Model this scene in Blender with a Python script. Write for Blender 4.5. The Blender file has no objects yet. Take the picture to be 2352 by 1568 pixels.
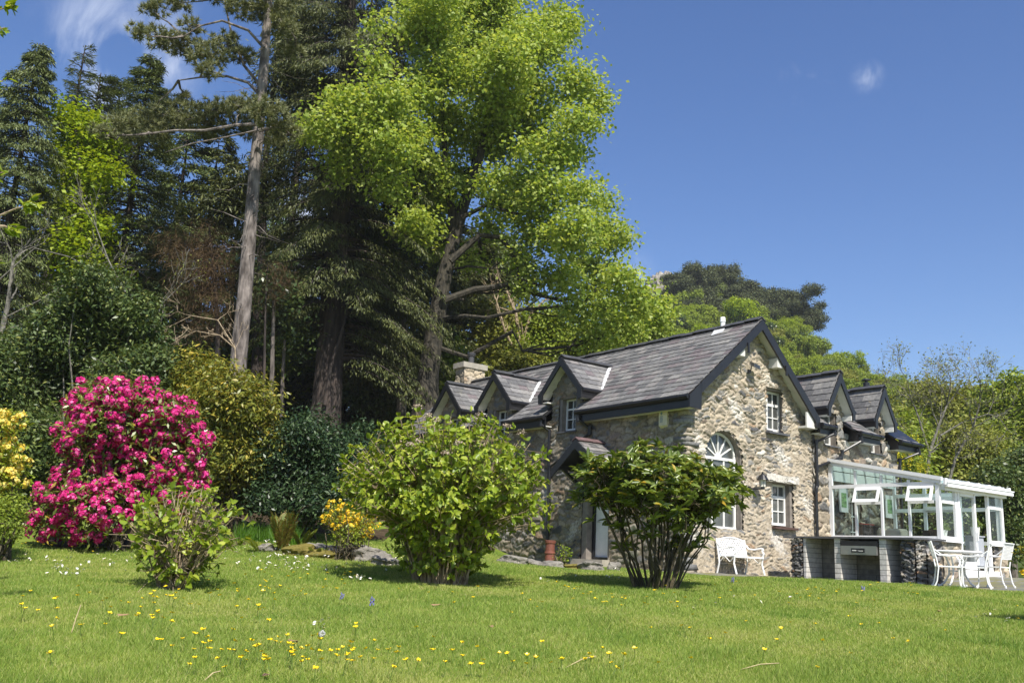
import bpy, math, random
import numpy as np
from mathutils import Vector, Matrix

# ------------------------------------------------------------------ camera, world, sun, exposure
scene = bpy.context.scene
col = scene.collection
CAMZ = 0.22
CAM = np.array([0.0, 0.0, CAMZ])
RX = np.array([0.99887, -0.0106, 0.04628])
UP = np.array([-0.04748, -0.22302, 0.97366])
FW = np.array([0.0, 0.97476, 0.22327])
FPX = 950.71 * 2352 / 1024          # focal length in pixels of a 2352 x 1568 picture
cd = bpy.data.cameras.new('camera')
cam = bpy.data.objects.new('camera', cd)
col.objects.link(cam)
cd.sensor_width = 36
cd.lens = 950.71 / 1024 * 36
cd.clip_end = 3000
m = Matrix.Identity(4)
for i, a in enumerate((RX, UP, -FW)):
    for k in range(3):
        m[k][i] = a[k]
m.translation = Vector(CAM)
cam.matrix_world = m
scene.camera = cam

SUN = Vector((0.313, -1.005, 1.30)).normalized()
sl = bpy.data.lights.new('sun', 'SUN')
sl.energy = 5.0
sl.angle = math.radians(0.5)
sl.color = (1.0, 0.95, 0.86)
so = bpy.data.objects.new('sun', sl)
so.rotation_euler = (-SUN).to_track_quat('-Z', 'Y').to_euler()
so.location = (20, -10, 40)
col.objects.link(so)

def raydir(px, py):
    d = FW * FPX + RX * (px - 1176) - UP * (py - 784)
    return d
def at(px, py, y):
    d = raydir(px, py)
    return CAM + d * (y / d[1])

world = bpy.data.worlds.new('World')
scene.world = world
world.use_nodes = True
wn = world.node_tree
wn.nodes.clear()
def wnode(t, **kw):
    n = wn.nodes.new(t)
    for k, v in kw.items():
        setattr(n, k, v)
    return n
sky = wnode('ShaderNodeTexSky', sky_type='NISHITA', sun_disc=False)
sky.sun_elevation = math.radians(51.0)
sky.sun_rotation = math.radians(162.7)
sky.air_density = 1.0
sky.dust_density = 0.7
sky.ozone_density = 2.5
hsv = wnode('ShaderNodeHueSaturation')
hsv.inputs['Hue'].default_value = 0.511
hsv.inputs['Saturation'].default_value = 1.22
hsv.inputs['Value'].default_value = 0.98
wn.links.new(sky.outputs[0], hsv.inputs['Color'])
tc = wnode('ShaderNodeTexCoord')
# thin clouds high in the sky: three patches of wispy noise, each round a direction in the sky
mask_sum = None
for (px, py, rad, thr, amt, seed) in ((285, 140, 0.10, 0.40, 0.85, 1.3), (1993, 178, 0.020, 0.46, 0.42, 6.0), (1860, 220, 0.05, 0.56, 0.22, 9.0), (680, 560, 0.085, 0.33, 1.0, 3.1), (1420, 640, 0.05, 0.36, 0.5, 4.4)):
    d = Vector(raydir(px, py)).normalized()
    sub = wnode('ShaderNodeVectorMath', operation='SUBTRACT')
    sub.inputs[1].default_value = d
    wn.links.new(tc.outputs['Generated'], sub.inputs[0])
    ln = wnode('ShaderNodeVectorMath', operation='LENGTH')
    wn.links.new(sub.outputs[0], ln.inputs[0])
    mr = wnode('ShaderNodeMapRange', interpolation_type='SMOOTHSTEP')
    mr.inputs[1].default_value = 0.0
    mr.inputs[2].default_value = rad
    mr.inputs[3].default_value = 1.0
    mr.inputs[4].default_value = 0.0
    wn.links.new(ln.outputs['Value'], mr.inputs[0])
    mp = wnode('ShaderNodeMapping')
    mp.inputs['Location'].default_value = (seed, seed * 2.1, seed * .7)
    mp.inputs['Rotation'].default_value = (0, math.radians(-38), 0)
    mp.inputs['Scale'].default_value = (1.0, 1.0, 0.45)
    wn.links.new(tc.outputs['Generated'], mp.inputs[0])
    nz = wnode('ShaderNodeTexNoise')
    nz.inputs['Scale'].default_value = 17.0 if rad > .06 else 34.0
    nz.inputs['Detail'].default_value = 7.0
    nz.inputs['Roughness'].default_value = 0.55
    nz.inputs['Distortion'].default_value = 0.5
    wn.links.new(mp.outputs[0], nz.inputs['Vector'])
    mr2 = wnode('ShaderNodeMapRange', interpolation_type='SMOOTHSTEP')
    mr2.inputs[1].default_value = thr
    mr2.inputs[2].default_value = thr + 0.34
    mr2.inputs[3].default_value = 0.0
    mr2.inputs[4].default_value = amt
    wn.links.new(nz.outputs[0], mr2.inputs[0])
    mu = wnode('ShaderNodeMath', operation='MULTIPLY')
    wn.links.new(mr.outputs[0], mu.inputs[0])
    wn.links.new(mr2.outputs[0], mu.inputs[1])
    if mask_sum is None:
        mask_sum = mu
    else:
        ad = wnode('ShaderNodeMath', operation='ADD')
        wn.links.new(mask_sum.outputs[0], ad.inputs[0])
        wn.links.new(mu.outputs[0], ad.inputs[1])
        mask_sum = ad
mx = wnode('ShaderNodeMix', data_type='RGBA')
mx.clamp_factor = True
mx.inputs['B'].default_value = (7.0, 7.4, 8.2, 1)
wn.links.new(mask_sum.outputs[0], mx.inputs['Factor'])
wn.links.new(hsv.outputs[0], mx.inputs['A'])
bg = wnode('ShaderNodeBackground')
bg.inputs[1].default_value = 0.105
wn.links.new(mx.outputs['Result'], bg.inputs[0])
wo = wnode('ShaderNodeOutputWorld')
wn.links.new(bg.outputs[0], wo.inputs[0])

scene.view_settings.view_transform = 'Standard'
scene.view_settings.look = 'None'
scene.view_settings.exposure = 0.62
scene.view_settings.gamma = 1.0

# ------------------------------------------------------------------ helpers
def smooth(a, b, x):
    t = np.clip((x - a) / (b - a), 0, 1)
    return t * t * (3 - 2 * t)

def gz(x, y):
    """height of the ground"""
    x = np.asarray(x, float); y = np.asarray(y, float)
    h = np.where(y < 18.5, -0.76 + 0.05 * (y - 6.3), -0.15)
    h = np.maximum(h, -1.5)
    h = h + smooth(21, 24, y) * 0.05
    s = np.maximum(y - 13, 0)
    rise = 0.0073 * np.minimum(s, 12) ** 2 + np.maximum(s - 12, 0) * 0.175
    rise = np.minimum(rise, 9)
    L = smooth(1.5, -4.0, x)
    h = h + L * rise
    h = h + smooth(9.0, 12.5, x) * smooth(16.5, 23, y) * 0.22
    h = h + 0.018 * np.sin(x * 0.9 + 1) * np.sin(y * 0.7) + 0.010 * np.sin(x * 2.3 + y * 1.7)
    return h + CAMZ

def on_ground(px, py, far=60):
    d = raydir(px, py); d = d / d[1]
    lo = None
    for y in np.arange(4.0, far, 0.1):
        p = CAM + d * y
        if p[2] < gz(p[0], p[1]):
            return p
    return None

def link(o, parent=None):
    col.objects.link(o)
    if parent is not None:
        o.parent = parent
    return o

def tag(o, label=None, cat=None, group=None, kind=None):
    if label: o['label'] = label
    if cat: o['category'] = cat
    if group: o['group'] = group
    if kind: o['kind'] = kind
    return o

def empty(name, loc, label, cat, rz=0.0, group=None):
    o = bpy.data.objects.new(name, None)
    o.empty_display_size = 0.2
    o.location = Vector(loc)
    o.rotation_euler = (0, 0, rz)
    link(o)
    return tag(o, label, cat, group)

def raw_mesh(name, V, groups, mats, parent=None, smoothf=False, attr=None):
    """V (n,3); groups: list of (faces (m,k) int array, material index)"""
    me = bpy.data.meshes.new(name)
    V = np.ascontiguousarray(V, dtype=np.float32)
    me.vertices.add(len(V))
    me.vertices.foreach_set('co', V.ravel())
    loops, starts, tot, mi = [], [], [], []
    pos = 0
    for F, k in groups:
        F = np.asarray(F)
        if len(F) == 0:
            continue
        n, c = F.shape
        loops.append(F.ravel())
        starts.append(pos + np.arange(n) * c)
        mi.append(np.full(n, k))
        pos += n * c
    loops = np.concatenate(loops).astype(np.int32)
    starts = np.concatenate(starts).astype(np.int32)
    mi = np.concatenate(mi).astype(np.int32)
    me.loops.add(len(loops))
    me.loops.foreach_set('vertex_index', loops)
    me.polygons.add(len(starts))
    me.polygons.foreach_set('loop_start', starts)
    me.polygons.foreach_set('material_index', mi)
    if smoothf:
        me.polygons.foreach_set('use_smooth', np.ones(len(starts), dtype=bool))
    for mt in (mats if isinstance(mats, (list, tuple)) else [mats]):
        me.materials.append(mt)
    me.update(calc_edges=True)
    if attr is not None:
        a = me.color_attributes.new('Col', 'FLOAT_COLOR', 'POINT')
        c4 = np.ones((len(V), 4), dtype=np.float32)
        c4[:, :3] = attr
        a.data.foreach_set('color', c4.ravel())
    me.validate()
    o = bpy.data.objects.new(name, me)
    return link(o, parent)

class MB:
    """collects simple shapes and links them as one mesh"""
    def __init__(self):
        self.v = []; self.f = []; self.m = []
    def add(self, V, F, mi=0):
        b = len(self.v)
        self.v.extend([tuple(map(float, p)) for p in V])
        for f in F:
            self.f.append([b + i for i in f]); self.m.append(mi)
    def hexa(self, P, mi=0):
        self.add(P, [(0, 3, 2, 1), (4, 5, 6, 7), (0, 1, 5, 4), (1, 2, 6, 5), (2, 3, 7, 6), (3, 0, 4, 7)], mi)
    def box(self, a, b, mi=0):
        x0, y0, z0 = a; x1, y1, z1 = b
        self.hexa([(x0, y0, z0), (x1, y0, z0), (x1, y1, z0), (x0, y1, z0), (x0, y0, z1), (x1, y0, z1), (x1, y1, z1), (x0, y1, z1)], mi)
    def beam(self, p, q, w, h, up=(0, 0, 1), mi=0):
        p = np.array(p, float); q = np.array(q, float)
        d = q - p; d /= np.linalg.norm(d)
        s = np.cross(d, np.array(up, float)); s /= np.linalg.norm(s)
        t = np.cross(s, d)
        s = s * w / 2; t = t * h / 2
        self.hexa([p - s - t, p + s - t, q + s - t, q - s - t, p - s + t, p + s + t, q + s + t, q - s + t], mi)
    def tube(self, pts, rad, n=6, mi=0, cap=True):
        pts = [np.array(p, float) for p in pts]
        if not hasattr(rad, '__len__'):
            rad = [rad] * len(pts)
        b = len(self.v)
        prev = None
        for i, p in enumerate(pts):
            if i == 0: d = pts[1] - p
            elif i == len(pts) - 1: d = p - pts[i - 1]
            else: d = pts[i + 1] - pts[i - 1]
            d = d / (np.linalg.norm(d) + 1e-9)
            if prev is None:
                a = np.array([0, 0, 1.0]) if abs(d[2]) < .9 else np.array([1.0, 0, 0])
            else:
                a = prev
            s = np.cross(d, a)
            ls = np.linalg.norm(s)
            if ls < 1e-6:
                s = np.cross(d, np.array([0.3, 1, 0.2])); ls = np.linalg.norm(s)
            s /= ls
            t = np.cross(s, d)
            prev = t
            for k in range(n):
                an = 2 * math.pi * k / n
                q = p + (s * math.cos(an) + t * math.sin(an)) * rad[i]
                self.v.append((float(q[0]), float(q[1]), float(q[2])))
        for i in range(len(pts) - 1):
            for k in range(n):
                k2 = (k + 1) % n
                self.f.append([b + i * n + k, b + i * n + k2, b + (i + 1) * n + k2, b + (i + 1) * n + k]); self.m.append(mi)
        if cap:
            self.f.append([b + k for k in range(n)][::-1]); self.m.append(mi)
            e = b + (len(pts) - 1) * n
            self.f.append([e + k for k in range(n)]); self.m.append(mi)
    def prism(self, poly, a, b, mi=0):
        """poly: list of 3D points, extruded by vector from offset a to offset b"""
        a = np.array(a, float); b = np.array(b, float)
        n = len(poly)
        V = [np.array(p, float) + a for p in poly] + [np.array(p, float) + b for p in poly]
        F = [list(range(n))[::-1], list(range(n, 2 * n))]
        for i in range(n):
            j = (i + 1) % n
            F.append([i, j, n + j, n + i])
        self.add(V, F, mi)
    def lathe(self, prof, c=(0, 0, 0), n=12, mi=0):
        b = len(self.v)
        for r, z in prof:
            for k in range(n):
                an = 2 * math.pi * k / n
                self.v.append((c[0] + r * math.cos(an), c[1] + r * math.sin(an), c[2] + z))
        for i in range(len(prof) - 1):
            for k in range(n):
                k2 = (k + 1) % n
                self.f.append([b + i * n + k, b + i * n + k2, b + (i + 1) * n + k2, b + (i + 1) * n + k]); self.m.append(mi)
    def build(self, name, mats, parent=None, xf=None, smoothf=False):
        me = bpy.data.meshes.new(name)
        v = self.v
        if xf is not None:
            v = [tuple(p) for p in xf(np.array(self.v))]
        me.from_pydata(v, [], self.f)
        for mt in (mats if isinstance(mats, (list, tuple)) else [mats]):
            me.materials.append(mt)
        me.polygons.foreach_set('material_index', np.array(self.m, dtype=np.int32))
        if smoothf:
            me.polygons.foreach_set('use_smooth', np.ones(len(self.f), dtype=bool))
        me.update()
        o = bpy.data.objects.new(name, me)
        return link(o, parent)

# ------------------------------------------------------------------ materials
def newmat(name):
    mt = bpy.data.materials.new(name)
    mt.use_nodes = True
    nt = mt.node_tree
    bs = nt.nodes['Principled BSDF']
    return mt, nt, bs

def N(nt, t, **kw):
    n = nt.nodes.new(t)
    for k, v in kw.items():
        setattr(n, k, v)
    return n

def ramp(nt, stops):
    r = N(nt, 'ShaderNodeValToRGB')
    e = r.color_ramp.elements
    while len(e) < len(stops):
        e.new(0.5)
    for i, (p, c) in enumerate(stops):
        e[i].position = p
        e[i].color = (*c, 1)
    return r

def plain(name, c, rough=0.5, metal=0.0, noise=0.0, nscale=8.0, bump=0.0, spec=0.5):
    mt, nt, bs = newmat(name)
    bs.inputs['Roughness'].default_value = rough
    bs.inputs['Metallic'].default_value = metal
    bs.inputs['Specular IOR Level'].default_value = spec
    tcn = N(nt, 'ShaderNodeTexCoord')
    nz = N(nt, 'ShaderNodeTexNoise')
    nz.inputs['Scale'].default_value = nscale
    nz.inputs['Detail'].default_value = 5
    nt.links.new(tcn.outputs['Object'], nz.inputs['Vector'])
    k = noise
    r = ramp(nt, [(0.3, tuple(x * (1 - k) for x in c)), (0.7, tuple(min(1, x * (1 + k)) for x in c))])
    nt.links.new(nz.outputs[0], r.inputs[0])
    nt.links.new(r.outputs[0], bs.inputs['Base Color'])
    if bump:
        bp = N(nt, 'ShaderNodeBump')
        bp.inputs['Strength'].default_value = bump
        bp.inputs['Distance'].default_value = 0.02
        nt.links.new(nz.outputs[0], bp.inputs['Height'])
        nt.links.new(bp.outputs[0], bs.inputs['Normal'])
    return mt

def leafmat(name, stops, trans=0.35, rough=0.5, spec=0.4, tint=(1.25, 1.15, 0.6)):
    """leaves: each leaf its own shade from the ramp, partly letting light through"""
    mt, nt, bs = newmat(name)
    out = nt.nodes['Material Output']
    g = N(nt, 'ShaderNodeNewGeometry')
    r = ramp(nt, stops)
    nt.links.new(g.outputs['Random Per Island'], r.inputs[0])
    nt.links.new(r.outputs[0], bs.inputs['Base Color'])
    bs.inputs['Roughness'].default_value = rough
    bs.inputs['Specular IOR Level'].default_value = spec
    tr = N(nt, 'ShaderNodeBsdfTranslucent')
    mul = N(nt, 'ShaderNodeMix', data_type='RGBA', blend_type='MULTIPLY')
    mul.inputs['Factor'].default_value = 1
    mul.inputs['B'].default_value = (*tint, 1)
    nt.links.new(r.outputs[0], mul.inputs['A'])
    nt.links.new(mul.outputs['Result'], tr.inputs[0])
    ms = N(nt, 'ShaderNodeMixShader')
    ms.inputs[0].default_value = trans
    nt.links.new(bs.outputs[0], ms.inputs[1])
    nt.links.new(tr.outputs[0], ms.inputs[2])
    nt.links.new(ms.outputs[0], out.inputs[0])
    return mt

def barkmat(name, c0, c1, scale=3.0, zs=0.25):
    mt, nt, bs = newmat(name)
    tcn = N(nt, 'ShaderNodeTexCoord')
    mp = N(nt, 'ShaderNodeMapping')
    mp.inputs['Scale'].default_value = (1, 1, zs)
    nt.links.new(tcn.outputs['Object'], mp.inputs[0])
    nz = N(nt, 'ShaderNodeTexNoise')
    nz.inputs['Scale'].default_value = scale * 3
    nz.inputs['Detail'].default_value = 6
    nt.links.new(mp.outputs[0], nz.inputs['Vector'])
    r = ramp(nt, [(0.35, c0), (0.65, c1)])
    nt.links.new(nz.outputs[0], r.inputs[0])
    nt.links.new(r.outputs[0], bs.inputs['Base Color'])
    bs.inputs['Roughness'].default_value = 0.9
    bp = N(nt, 'ShaderNodeBump')
    bp.inputs['Strength'].default_value = 0.9
    bp.inputs['Distance'].default_value = 0.08
    nt.links.new(nz.outputs[0], bp.inputs['Height'])
    nt.links.new(bp.outputs[0], bs.inputs['Normal'])
    return mt

def stonemat(name):
    mt, nt, bs = newmat(name)
    a = N(nt, 'ShaderNodeAttribute', attribute_name='Col')
    tcn = N(nt, 'ShaderNodeTexCoord')
    nz = N(nt, 'ShaderNodeTexNoise')
    nz.inputs['Scale'].default_value = 14
    nz.inputs['Detail'].default_value = 8
    nz.inputs['Roughness'].default_value = 0.7
    nt.links.new(tcn.outputs['Object'], nz.inputs['Vector'])
    r = ramp(nt, [(0.25, (0.55, 0.55, 0.55)), (0.75, (1.35, 1.33, 1.28))])
    nt.links.new(nz.outputs[0], r.inputs[0])
    mul = N(nt, 'ShaderNodeMix', data_type='RGBA', blend_type='MULTIPLY')
    mul.inputs['Factor'].default_value = 1
    nt.links.new(a.outputs['Color'], mul.inputs['A'])
    nt.links.new(r.outputs[0], mul.inputs['B'])
    nt.links.new(mul.outputs['Result'], bs.inputs['Base Color'])
    bs.inputs['Roughness'].default_value = 0.92
    bs.inputs['Specular IOR Level'].default_value = 0.2
    bp = N(nt, 'ShaderNodeBump')
    bp.inputs['Strength'].default_value = 0.7
    bp.inputs['Distance'].default_value = 0.025
    nt.links.new(nz.outputs[0], bp.inputs['Height'])
    nt.links.new(bp.outputs[0], bs.inputs['Normal'])
    return mt

M = {}
M['stone'] = stonemat('rubble_stone')
M['black'] = plain('black_paint', (0.014, 0.014, 0.016), 0.35, noise=0.2)
M['white'] = plain('white_paint', (0.72, 0.71, 0.68), 0.45, noise=0.05)
M['upvc'] = plain('white_plastic', (0.80, 0.80, 0.80), 0.3, noise=0.03)
M['soffit'] = plain('soffit_board', (0.60, 0.59, 0.56), 0.6, noise=0.12, nscale=5)
M['render'] = plain('grey_render', (0.20, 0.175, 0.15), 0.9, noise=0.25, nscale=6, bump=0.4)
M['lead'] = plain('lead_flashing', (0.55, 0.55, 0.55), 0.5, noise=0.15)
M['slab'] = plain('slate_slab', (0.085, 0.085, 0.09), 0.5, noise=0.25, nscale=5)
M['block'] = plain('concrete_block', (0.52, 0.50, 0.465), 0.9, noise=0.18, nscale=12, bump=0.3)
M['mortar'] = plain('mortar', (0.13, 0.125, 0.11), 0.95, noise=0.2, nscale=20)
M['steel'] = plain('brushed_steel', (0.42, 0.42, 0.41), 0.35, metal=0.8, noise=0.08, nscale=3)
M['concrete'] = plain('concrete', (0.33, 0.30, 0.25), 0.9, noise=0.2, nscale=6, bump=0.3)
M['terracotta'] = plain('terracotta', (0.16, 0.05, 0.032), 0.7, noise=0.25, nscale=8)
M['castwhite'] = plain('white_cast_metal', (0.78, 0.78, 0.77), 0.35, noise=0.04)
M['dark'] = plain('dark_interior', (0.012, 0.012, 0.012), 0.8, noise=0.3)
M['wicker'] = plain('brown_wicker', (0.045, 0.03, 0.022), 0.7, noise=0.5, nscale=40, bump=0.8)
M['cushion'] = plain('beige_cushion', (0.42, 0.37, 0.28), 0.9, noise=0.15, nscale=6)
M['red'] = plain('red_fabric', (0.4, 0.04, 0.03), 0.8, noise=0.1)
M['orangewood'] = plain('orange_wood', (0.42, 0.17, 0.03), 0.4, noise=0.15)
M['greypaint'] = plain('grey_paint', (0.36, 0.38, 0.42), 0.5, noise=0.05)
M['shadeblock'] = plain('shaded_block', (0.19, 0.175, 0.145), 0.95, noise=0.3, nscale=7, bump=0.3)  # darker block colour stands in for the shade inside the counter bays

def glassmat():
    mt, nt, bs = newmat('clear_glass')
    nt.nodes.remove(bs)
    out = nt.nodes['Material Output']
    t = N(nt, 'ShaderNodeBsdfTransparent'); t.inputs[0].default_value = (0.90, 0.95, 0.93, 1)
    g = N(nt, 'ShaderNodeBsdfGlossy'); g.inputs['Roughness'].default_value = 0.01
    lw = N(nt, 'ShaderNodeLayerWeight'); lw.inputs[0].default_value = 0.5
    pw = N(nt, 'ShaderNodeMath', operation='POWER'); pw.inputs[1].default_value = 4.0
    nt.links.new(lw.outputs['Facing'], pw.inputs[0])
    mu = N(nt, 'ShaderNodeMath', operation='MULTIPLY_ADD'); mu.inputs[1].default_value = 0.85; mu.inputs[2].default_value = 0.06; mu.use_clamp = True
    nt.links.new(pw.outputs[0], mu.inputs[0])
    ms = N(nt, 'ShaderNodeMixShader')
    nt.links.new(mu.outputs[0], ms.inputs[0])
    nt.links.new(t.outputs[0], ms.inputs[1]); nt.links.new(g.outputs[0], ms.inputs[2])
    nt.links.new(ms.outputs[0], out.inputs[0])
    return mt
M['glass'] = glassmat()
M['pane'] = plain('window_glass', (0.085, 0.09, 0.085), 0.06, noise=0.35, nscale=2.5, spec=0.8)
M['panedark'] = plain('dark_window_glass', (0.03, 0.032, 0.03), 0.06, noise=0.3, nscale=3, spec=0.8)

def polymat():
    mt, nt, bs = newmat('frosted_roof_sheet')
    nt.nodes.remove(bs)
    out = nt.nodes['Material Output']
    a = N(nt, 'ShaderNodeBsdfDiffuse'); a.inputs[0].default_value = (0.70, 0.78, 0.78, 1)
    b = N(nt, 'ShaderNodeBsdfTranslucent'); b.inputs[0].default_value = (0.66, 0.80, 0.80, 1)
    c = N(nt, 'ShaderNodeBsdfTransparent'); c.inputs[0].default_value = (0.8, 0.9, 0.9, 1)
    m1 = N(nt, 'ShaderNodeMixShader'); m1.inputs[0].default_value = 0.6
    m2 = N(nt, 'ShaderNodeMixShader'); m2.inputs[0].default_value = 0.6
    nt.links.new(a.outputs[0], m1.inputs[1]); nt.links.new(b.outputs[0], m1.inputs[2])
    nt.links.new(m1.outputs[0], m2.inputs[1]); nt.links.new(c.outputs[0], m2.inputs[2])
    nt.links.new(m2.outputs[0], out.inputs[0])
    return mt
M['poly'] = polymat()

def slatemat():
    mt, nt, bs = newmat('roof_slate')
    g = N(nt, 'ShaderNodeNewGeometry')
    r = ramp(nt, [(0.0, (0.095, 0.094, 0.096)), (0.25, (0.145, 0.142, 0.142)), (0.55, (0.185, 0.18, 0.174)), (0.66, (0.135, 0.112, 0.116)), (0.76, (0.17, 0.147, 0.15)), (0.9, (0.235, 0.226, 0.212)), (1.0, (0.20, 0.196, 0.20))])
    nt.links.new(g.outputs['Random Per Island'], r.inputs[0])
    tcn = N(nt, 'ShaderNodeTexCoord')
    nz = N(nt, 'ShaderNodeTexNoise')
    nz.inputs['Scale'].default_value = 9
    nz.inputs['Detail'].default_value = 7
    nz.inputs['Roughness'].default_value = 0.7
    nt.links.new(tcn.outputs['Object'], nz.inputs['Vector'])
    r2 = ramp(nt, [(0.3, (0.65, 0.65, 0.65)), (0.55, (1, 1, 1)), (0.75, (1.5, 1.5, 1.4))])
    nt.links.new(nz.outputs[0], r2.inputs[0])
    mul = N(nt, 'ShaderNodeMix', data_type='RGBA', blend_type='MULTIPLY')
    mul.inputs['Factor'].default_value = 1
    nt.links.new(r.outputs[0], mul.inputs['A'])
    nt.links.new(r2.outputs[0], mul.inputs['B'])
    # lichen spots
    nz2 = N(nt, 'ShaderNodeTexNoise')
    nz2.inputs['Scale'].default_value = 2.2
    nz2.inputs['Detail'].default_value = 9
    nz2.inputs['Roughness'].default_value = 0.75
    nt.links.new(tcn.outputs['Object'], nz2.inputs['Vector'])
    r3 = ramp(nt, [(0.6, (0, 0, 0)), (0.72, (0.7, 0.7, 0.7))])
    nt.links.new(nz2.outputs[0], r3.inputs[0])
    mx2 = N(nt, 'ShaderNodeMix', data_type='RGBA')
    nt.links.new(r3.outputs[0], mx2.inputs['Factor'])
    nt.links.new(mul.outputs['Result'], mx2.inputs['A'])
    mx2.inputs['B'].default_value = (0.17, 0.165, 0.13, 1)
    nt.links.new(mx2.outputs['Result'], bs.inputs['Base Color'])
    bs.inputs['Roughness'].default_value = 0.62
    bs.inputs['Specular IOR Level'].default_value = 0.4
    bp = N(nt, 'ShaderNodeBump'); bp.inputs['Strength'].default_value = 0.4; bp.inputs['Distance'].default_value = 0.01
    nt.links.new(nz.outputs[0], bp.inputs['Height'])
    nt.links.new(bp.outputs[0], bs.inputs['Normal'])
    return mt
M['slate'] = slatemat()
M['ridgetile'] = plain('ridge_tile', (0.05, 0.05, 0.054), 0.6, noise=0.3, nscale=6, bump=0.2)

def groundmat(name, stops, scale, bump=0.3, detail_scale=40):
    mt, nt, bs = newmat(name)
    tcn = N(nt, 'ShaderNodeTexCoord')
    nz = N(nt, 'ShaderNodeTexNoise'); nz.inputs['Scale'].default_value = scale; nz.inputs['Detail'].default_value = 8; nz.inputs['Roughness'].default_value = 0.65
    nt.links.new(tcn.outputs['Object'], nz.inputs['Vector'])
    r = ramp(nt, stops)
    nt.links.new(nz.outputs[0], r.inputs[0])
    nt.links.new(r.outputs[0], bs.inputs['Base Color'])
    bs.inputs['Roughness'].default_value = 0.95
    bs.inputs['Specular IOR Level'].default_value = 0.1
    n2 = N(nt, 'ShaderNodeTexNoise'); n2.inputs['Scale'].default_value = detail_scale; n2.inputs['Detail'].default_value = 4
    nt.links.new(tcn.outputs['Object'], n2.inputs['Vector'])
    bp = N(nt, 'ShaderNodeBump'); bp.inputs['Strength'].default_value = bump; bp.inputs['Distance'].default_value = 0.05
    nt.links.new(n2.outputs[0], bp.inputs['Height'])
    nt.links.new(bp.outputs[0], bs.inputs['Normal'])
    return mt
M['lawn'] = groundmat('lawn_soil', [(0.3, (0.085, 0.135, 0.018)), (0.5, (0.14, 0.19, 0.026)), (0.7, (0.19, 0.23, 0.038))], 1.3)
M['moss'] = groundmat('moss', [(0.3, (0.10, 0.085, 0.02)), (0.7, (0.20, 0.17, 0.05))], 9)
M['rock'] = groundmat('garden_rock', [(0.3, (0.10, 0.095, 0.085)), (0.5, (0.20, 0.185, 0.16)), (0.7, (0.30, 0.28, 0.24))], 6, 0.8, 18)
M['crag'] = groundmat('crag_rock', [(0.3, (0.10, 0.09, 0.08)), (0.5, (0.26, 0.24, 0.21)), (0.7, (0.38, 0.36, 0.32))], 0.35, 1.0, 1.2)
M['hill'] = groundmat('hill_undergrowth', [(0.3, (0.035, 0.055, 0.012)), (0.7, (0.075, 0.105, 0.025))], 0.1, 0.5, 0.8)

def pavemat():
    mt, nt, bs = newmat('mossy_paving')
    tcn = N(nt, 'ShaderNodeTexCoord')
    vo = N(nt, 'ShaderNodeTexVoronoi', feature='DISTANCE_TO_EDGE'); vo.inputs['Scale'].default_value = 1.4
    vc = N(nt, 'ShaderNodeTexVoronoi'); vc.inputs['Scale'].default_value = 1.4
    nz = N(nt, 'ShaderNodeTexNoise'); nz.inputs['Scale'].default_value = 3; nz.inputs['Detail'].default_value = 8
    for n in (vo, vc, nz):
        nt.links.new(tcn.outputs['Object'], n.inputs['Vector'])
    r = ramp(nt, [(0.0, (0.11, 0.11, 0.11)), (1.0, (0.21, 0.205, 0.195))])
    nt.links.new(vc.outputs['Color'], r.inputs[0])
    ad = N(nt, 'ShaderNodeMath', operation='SUBTRACT')
    r2 = ramp(nt, [(0.42, (0, 0, 0)), (0.6, (1, 1, 1))])
    nt.links.new(nz.outputs[0], r2.inputs[0])
    r3 = ramp(nt, [(0.0, (1, 1, 1)), (0.07, (0, 0, 0))])
    nt.links.new(vo.outputs['Distance'], r3.inputs[0])
    mxm = N(nt, 'ShaderNodeMath', operation='MAXIMUM')
    nt.links.new(r2.outputs[0], mxm.inputs[0]); nt.links.new(r3.outputs[0], mxm.inputs[1])
    mx2 = N(nt, 'ShaderNodeMix', data_type='RGBA')
    nt.links.new(mxm.outputs[0], mx2.inputs['Factor'])
    nt.links.new(r.outputs[0], mx2.inputs['A'])
    mx2.inputs['B'].default_value = (0.16, 0.15, 0.055, 1)
    nt.links.new(mx2.outputs['Result'], bs.inputs['Base Color'])
    bs.inputs['Roughness'].default_value = 0.9
    bp = N(nt, 'ShaderNodeBump'); bp.inputs['Strength'].default_value = 0.5; bp.inputs['Distance'].default_value = 0.03
    nt.links.new(nz.outputs[0], bp.inputs['Height']); nt.links.new(bp.outputs[0], bs.inputs['Normal'])
    return mt
M['paving'] = pavemat()

G = lambda *c: c
M['grass'] = leafmat('grass_blade', [(0.0, (0.135, 0.215, 0.033)), (0.5, (0.225, 0.32, 0.052)), (0.85, (0.31, 0.385, 0.078)), (1.0, (0.45, 0.43, 0.18))], 0.3, 0.55, 0.25)
M['grassdark'] = leafmat('clover_green_blade', [(0.0, (0.090, 0.17, 0.024)), (0.6, (0.155, 0.255, 0.036)), (1.0, (0.21, 0.305, 0.052))], 0.3, 0.55, 0.25)
M['grassdry'] = leafmat('dry_grass_blade', [(0.0, (0.22, 0.28, 0.045)), (0.5, (0.33, 0.375, 0.08)), (1.0, (0.48, 0.45, 0.2))], 0.3, 0.6, 0.2)
M['maple'] = leafmat('maple_leaf', [(0.0, (0.19, 0.285, 0.038)), (0.5, (0.325, 0.425, 0.07)), (1.0, (0.46, 0.52, 0.15))], 0.5, 0.5, 0.4)
M['lime'] = leafmat('lime_green_leaf', [(0.0, (0.16, 0.25, 0.008)), (0.6, (0.27, 0.36, 0.012)), (1.0, (0.36, 0.43, 0.03))], 0.42, 0.5, 0.3)
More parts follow.
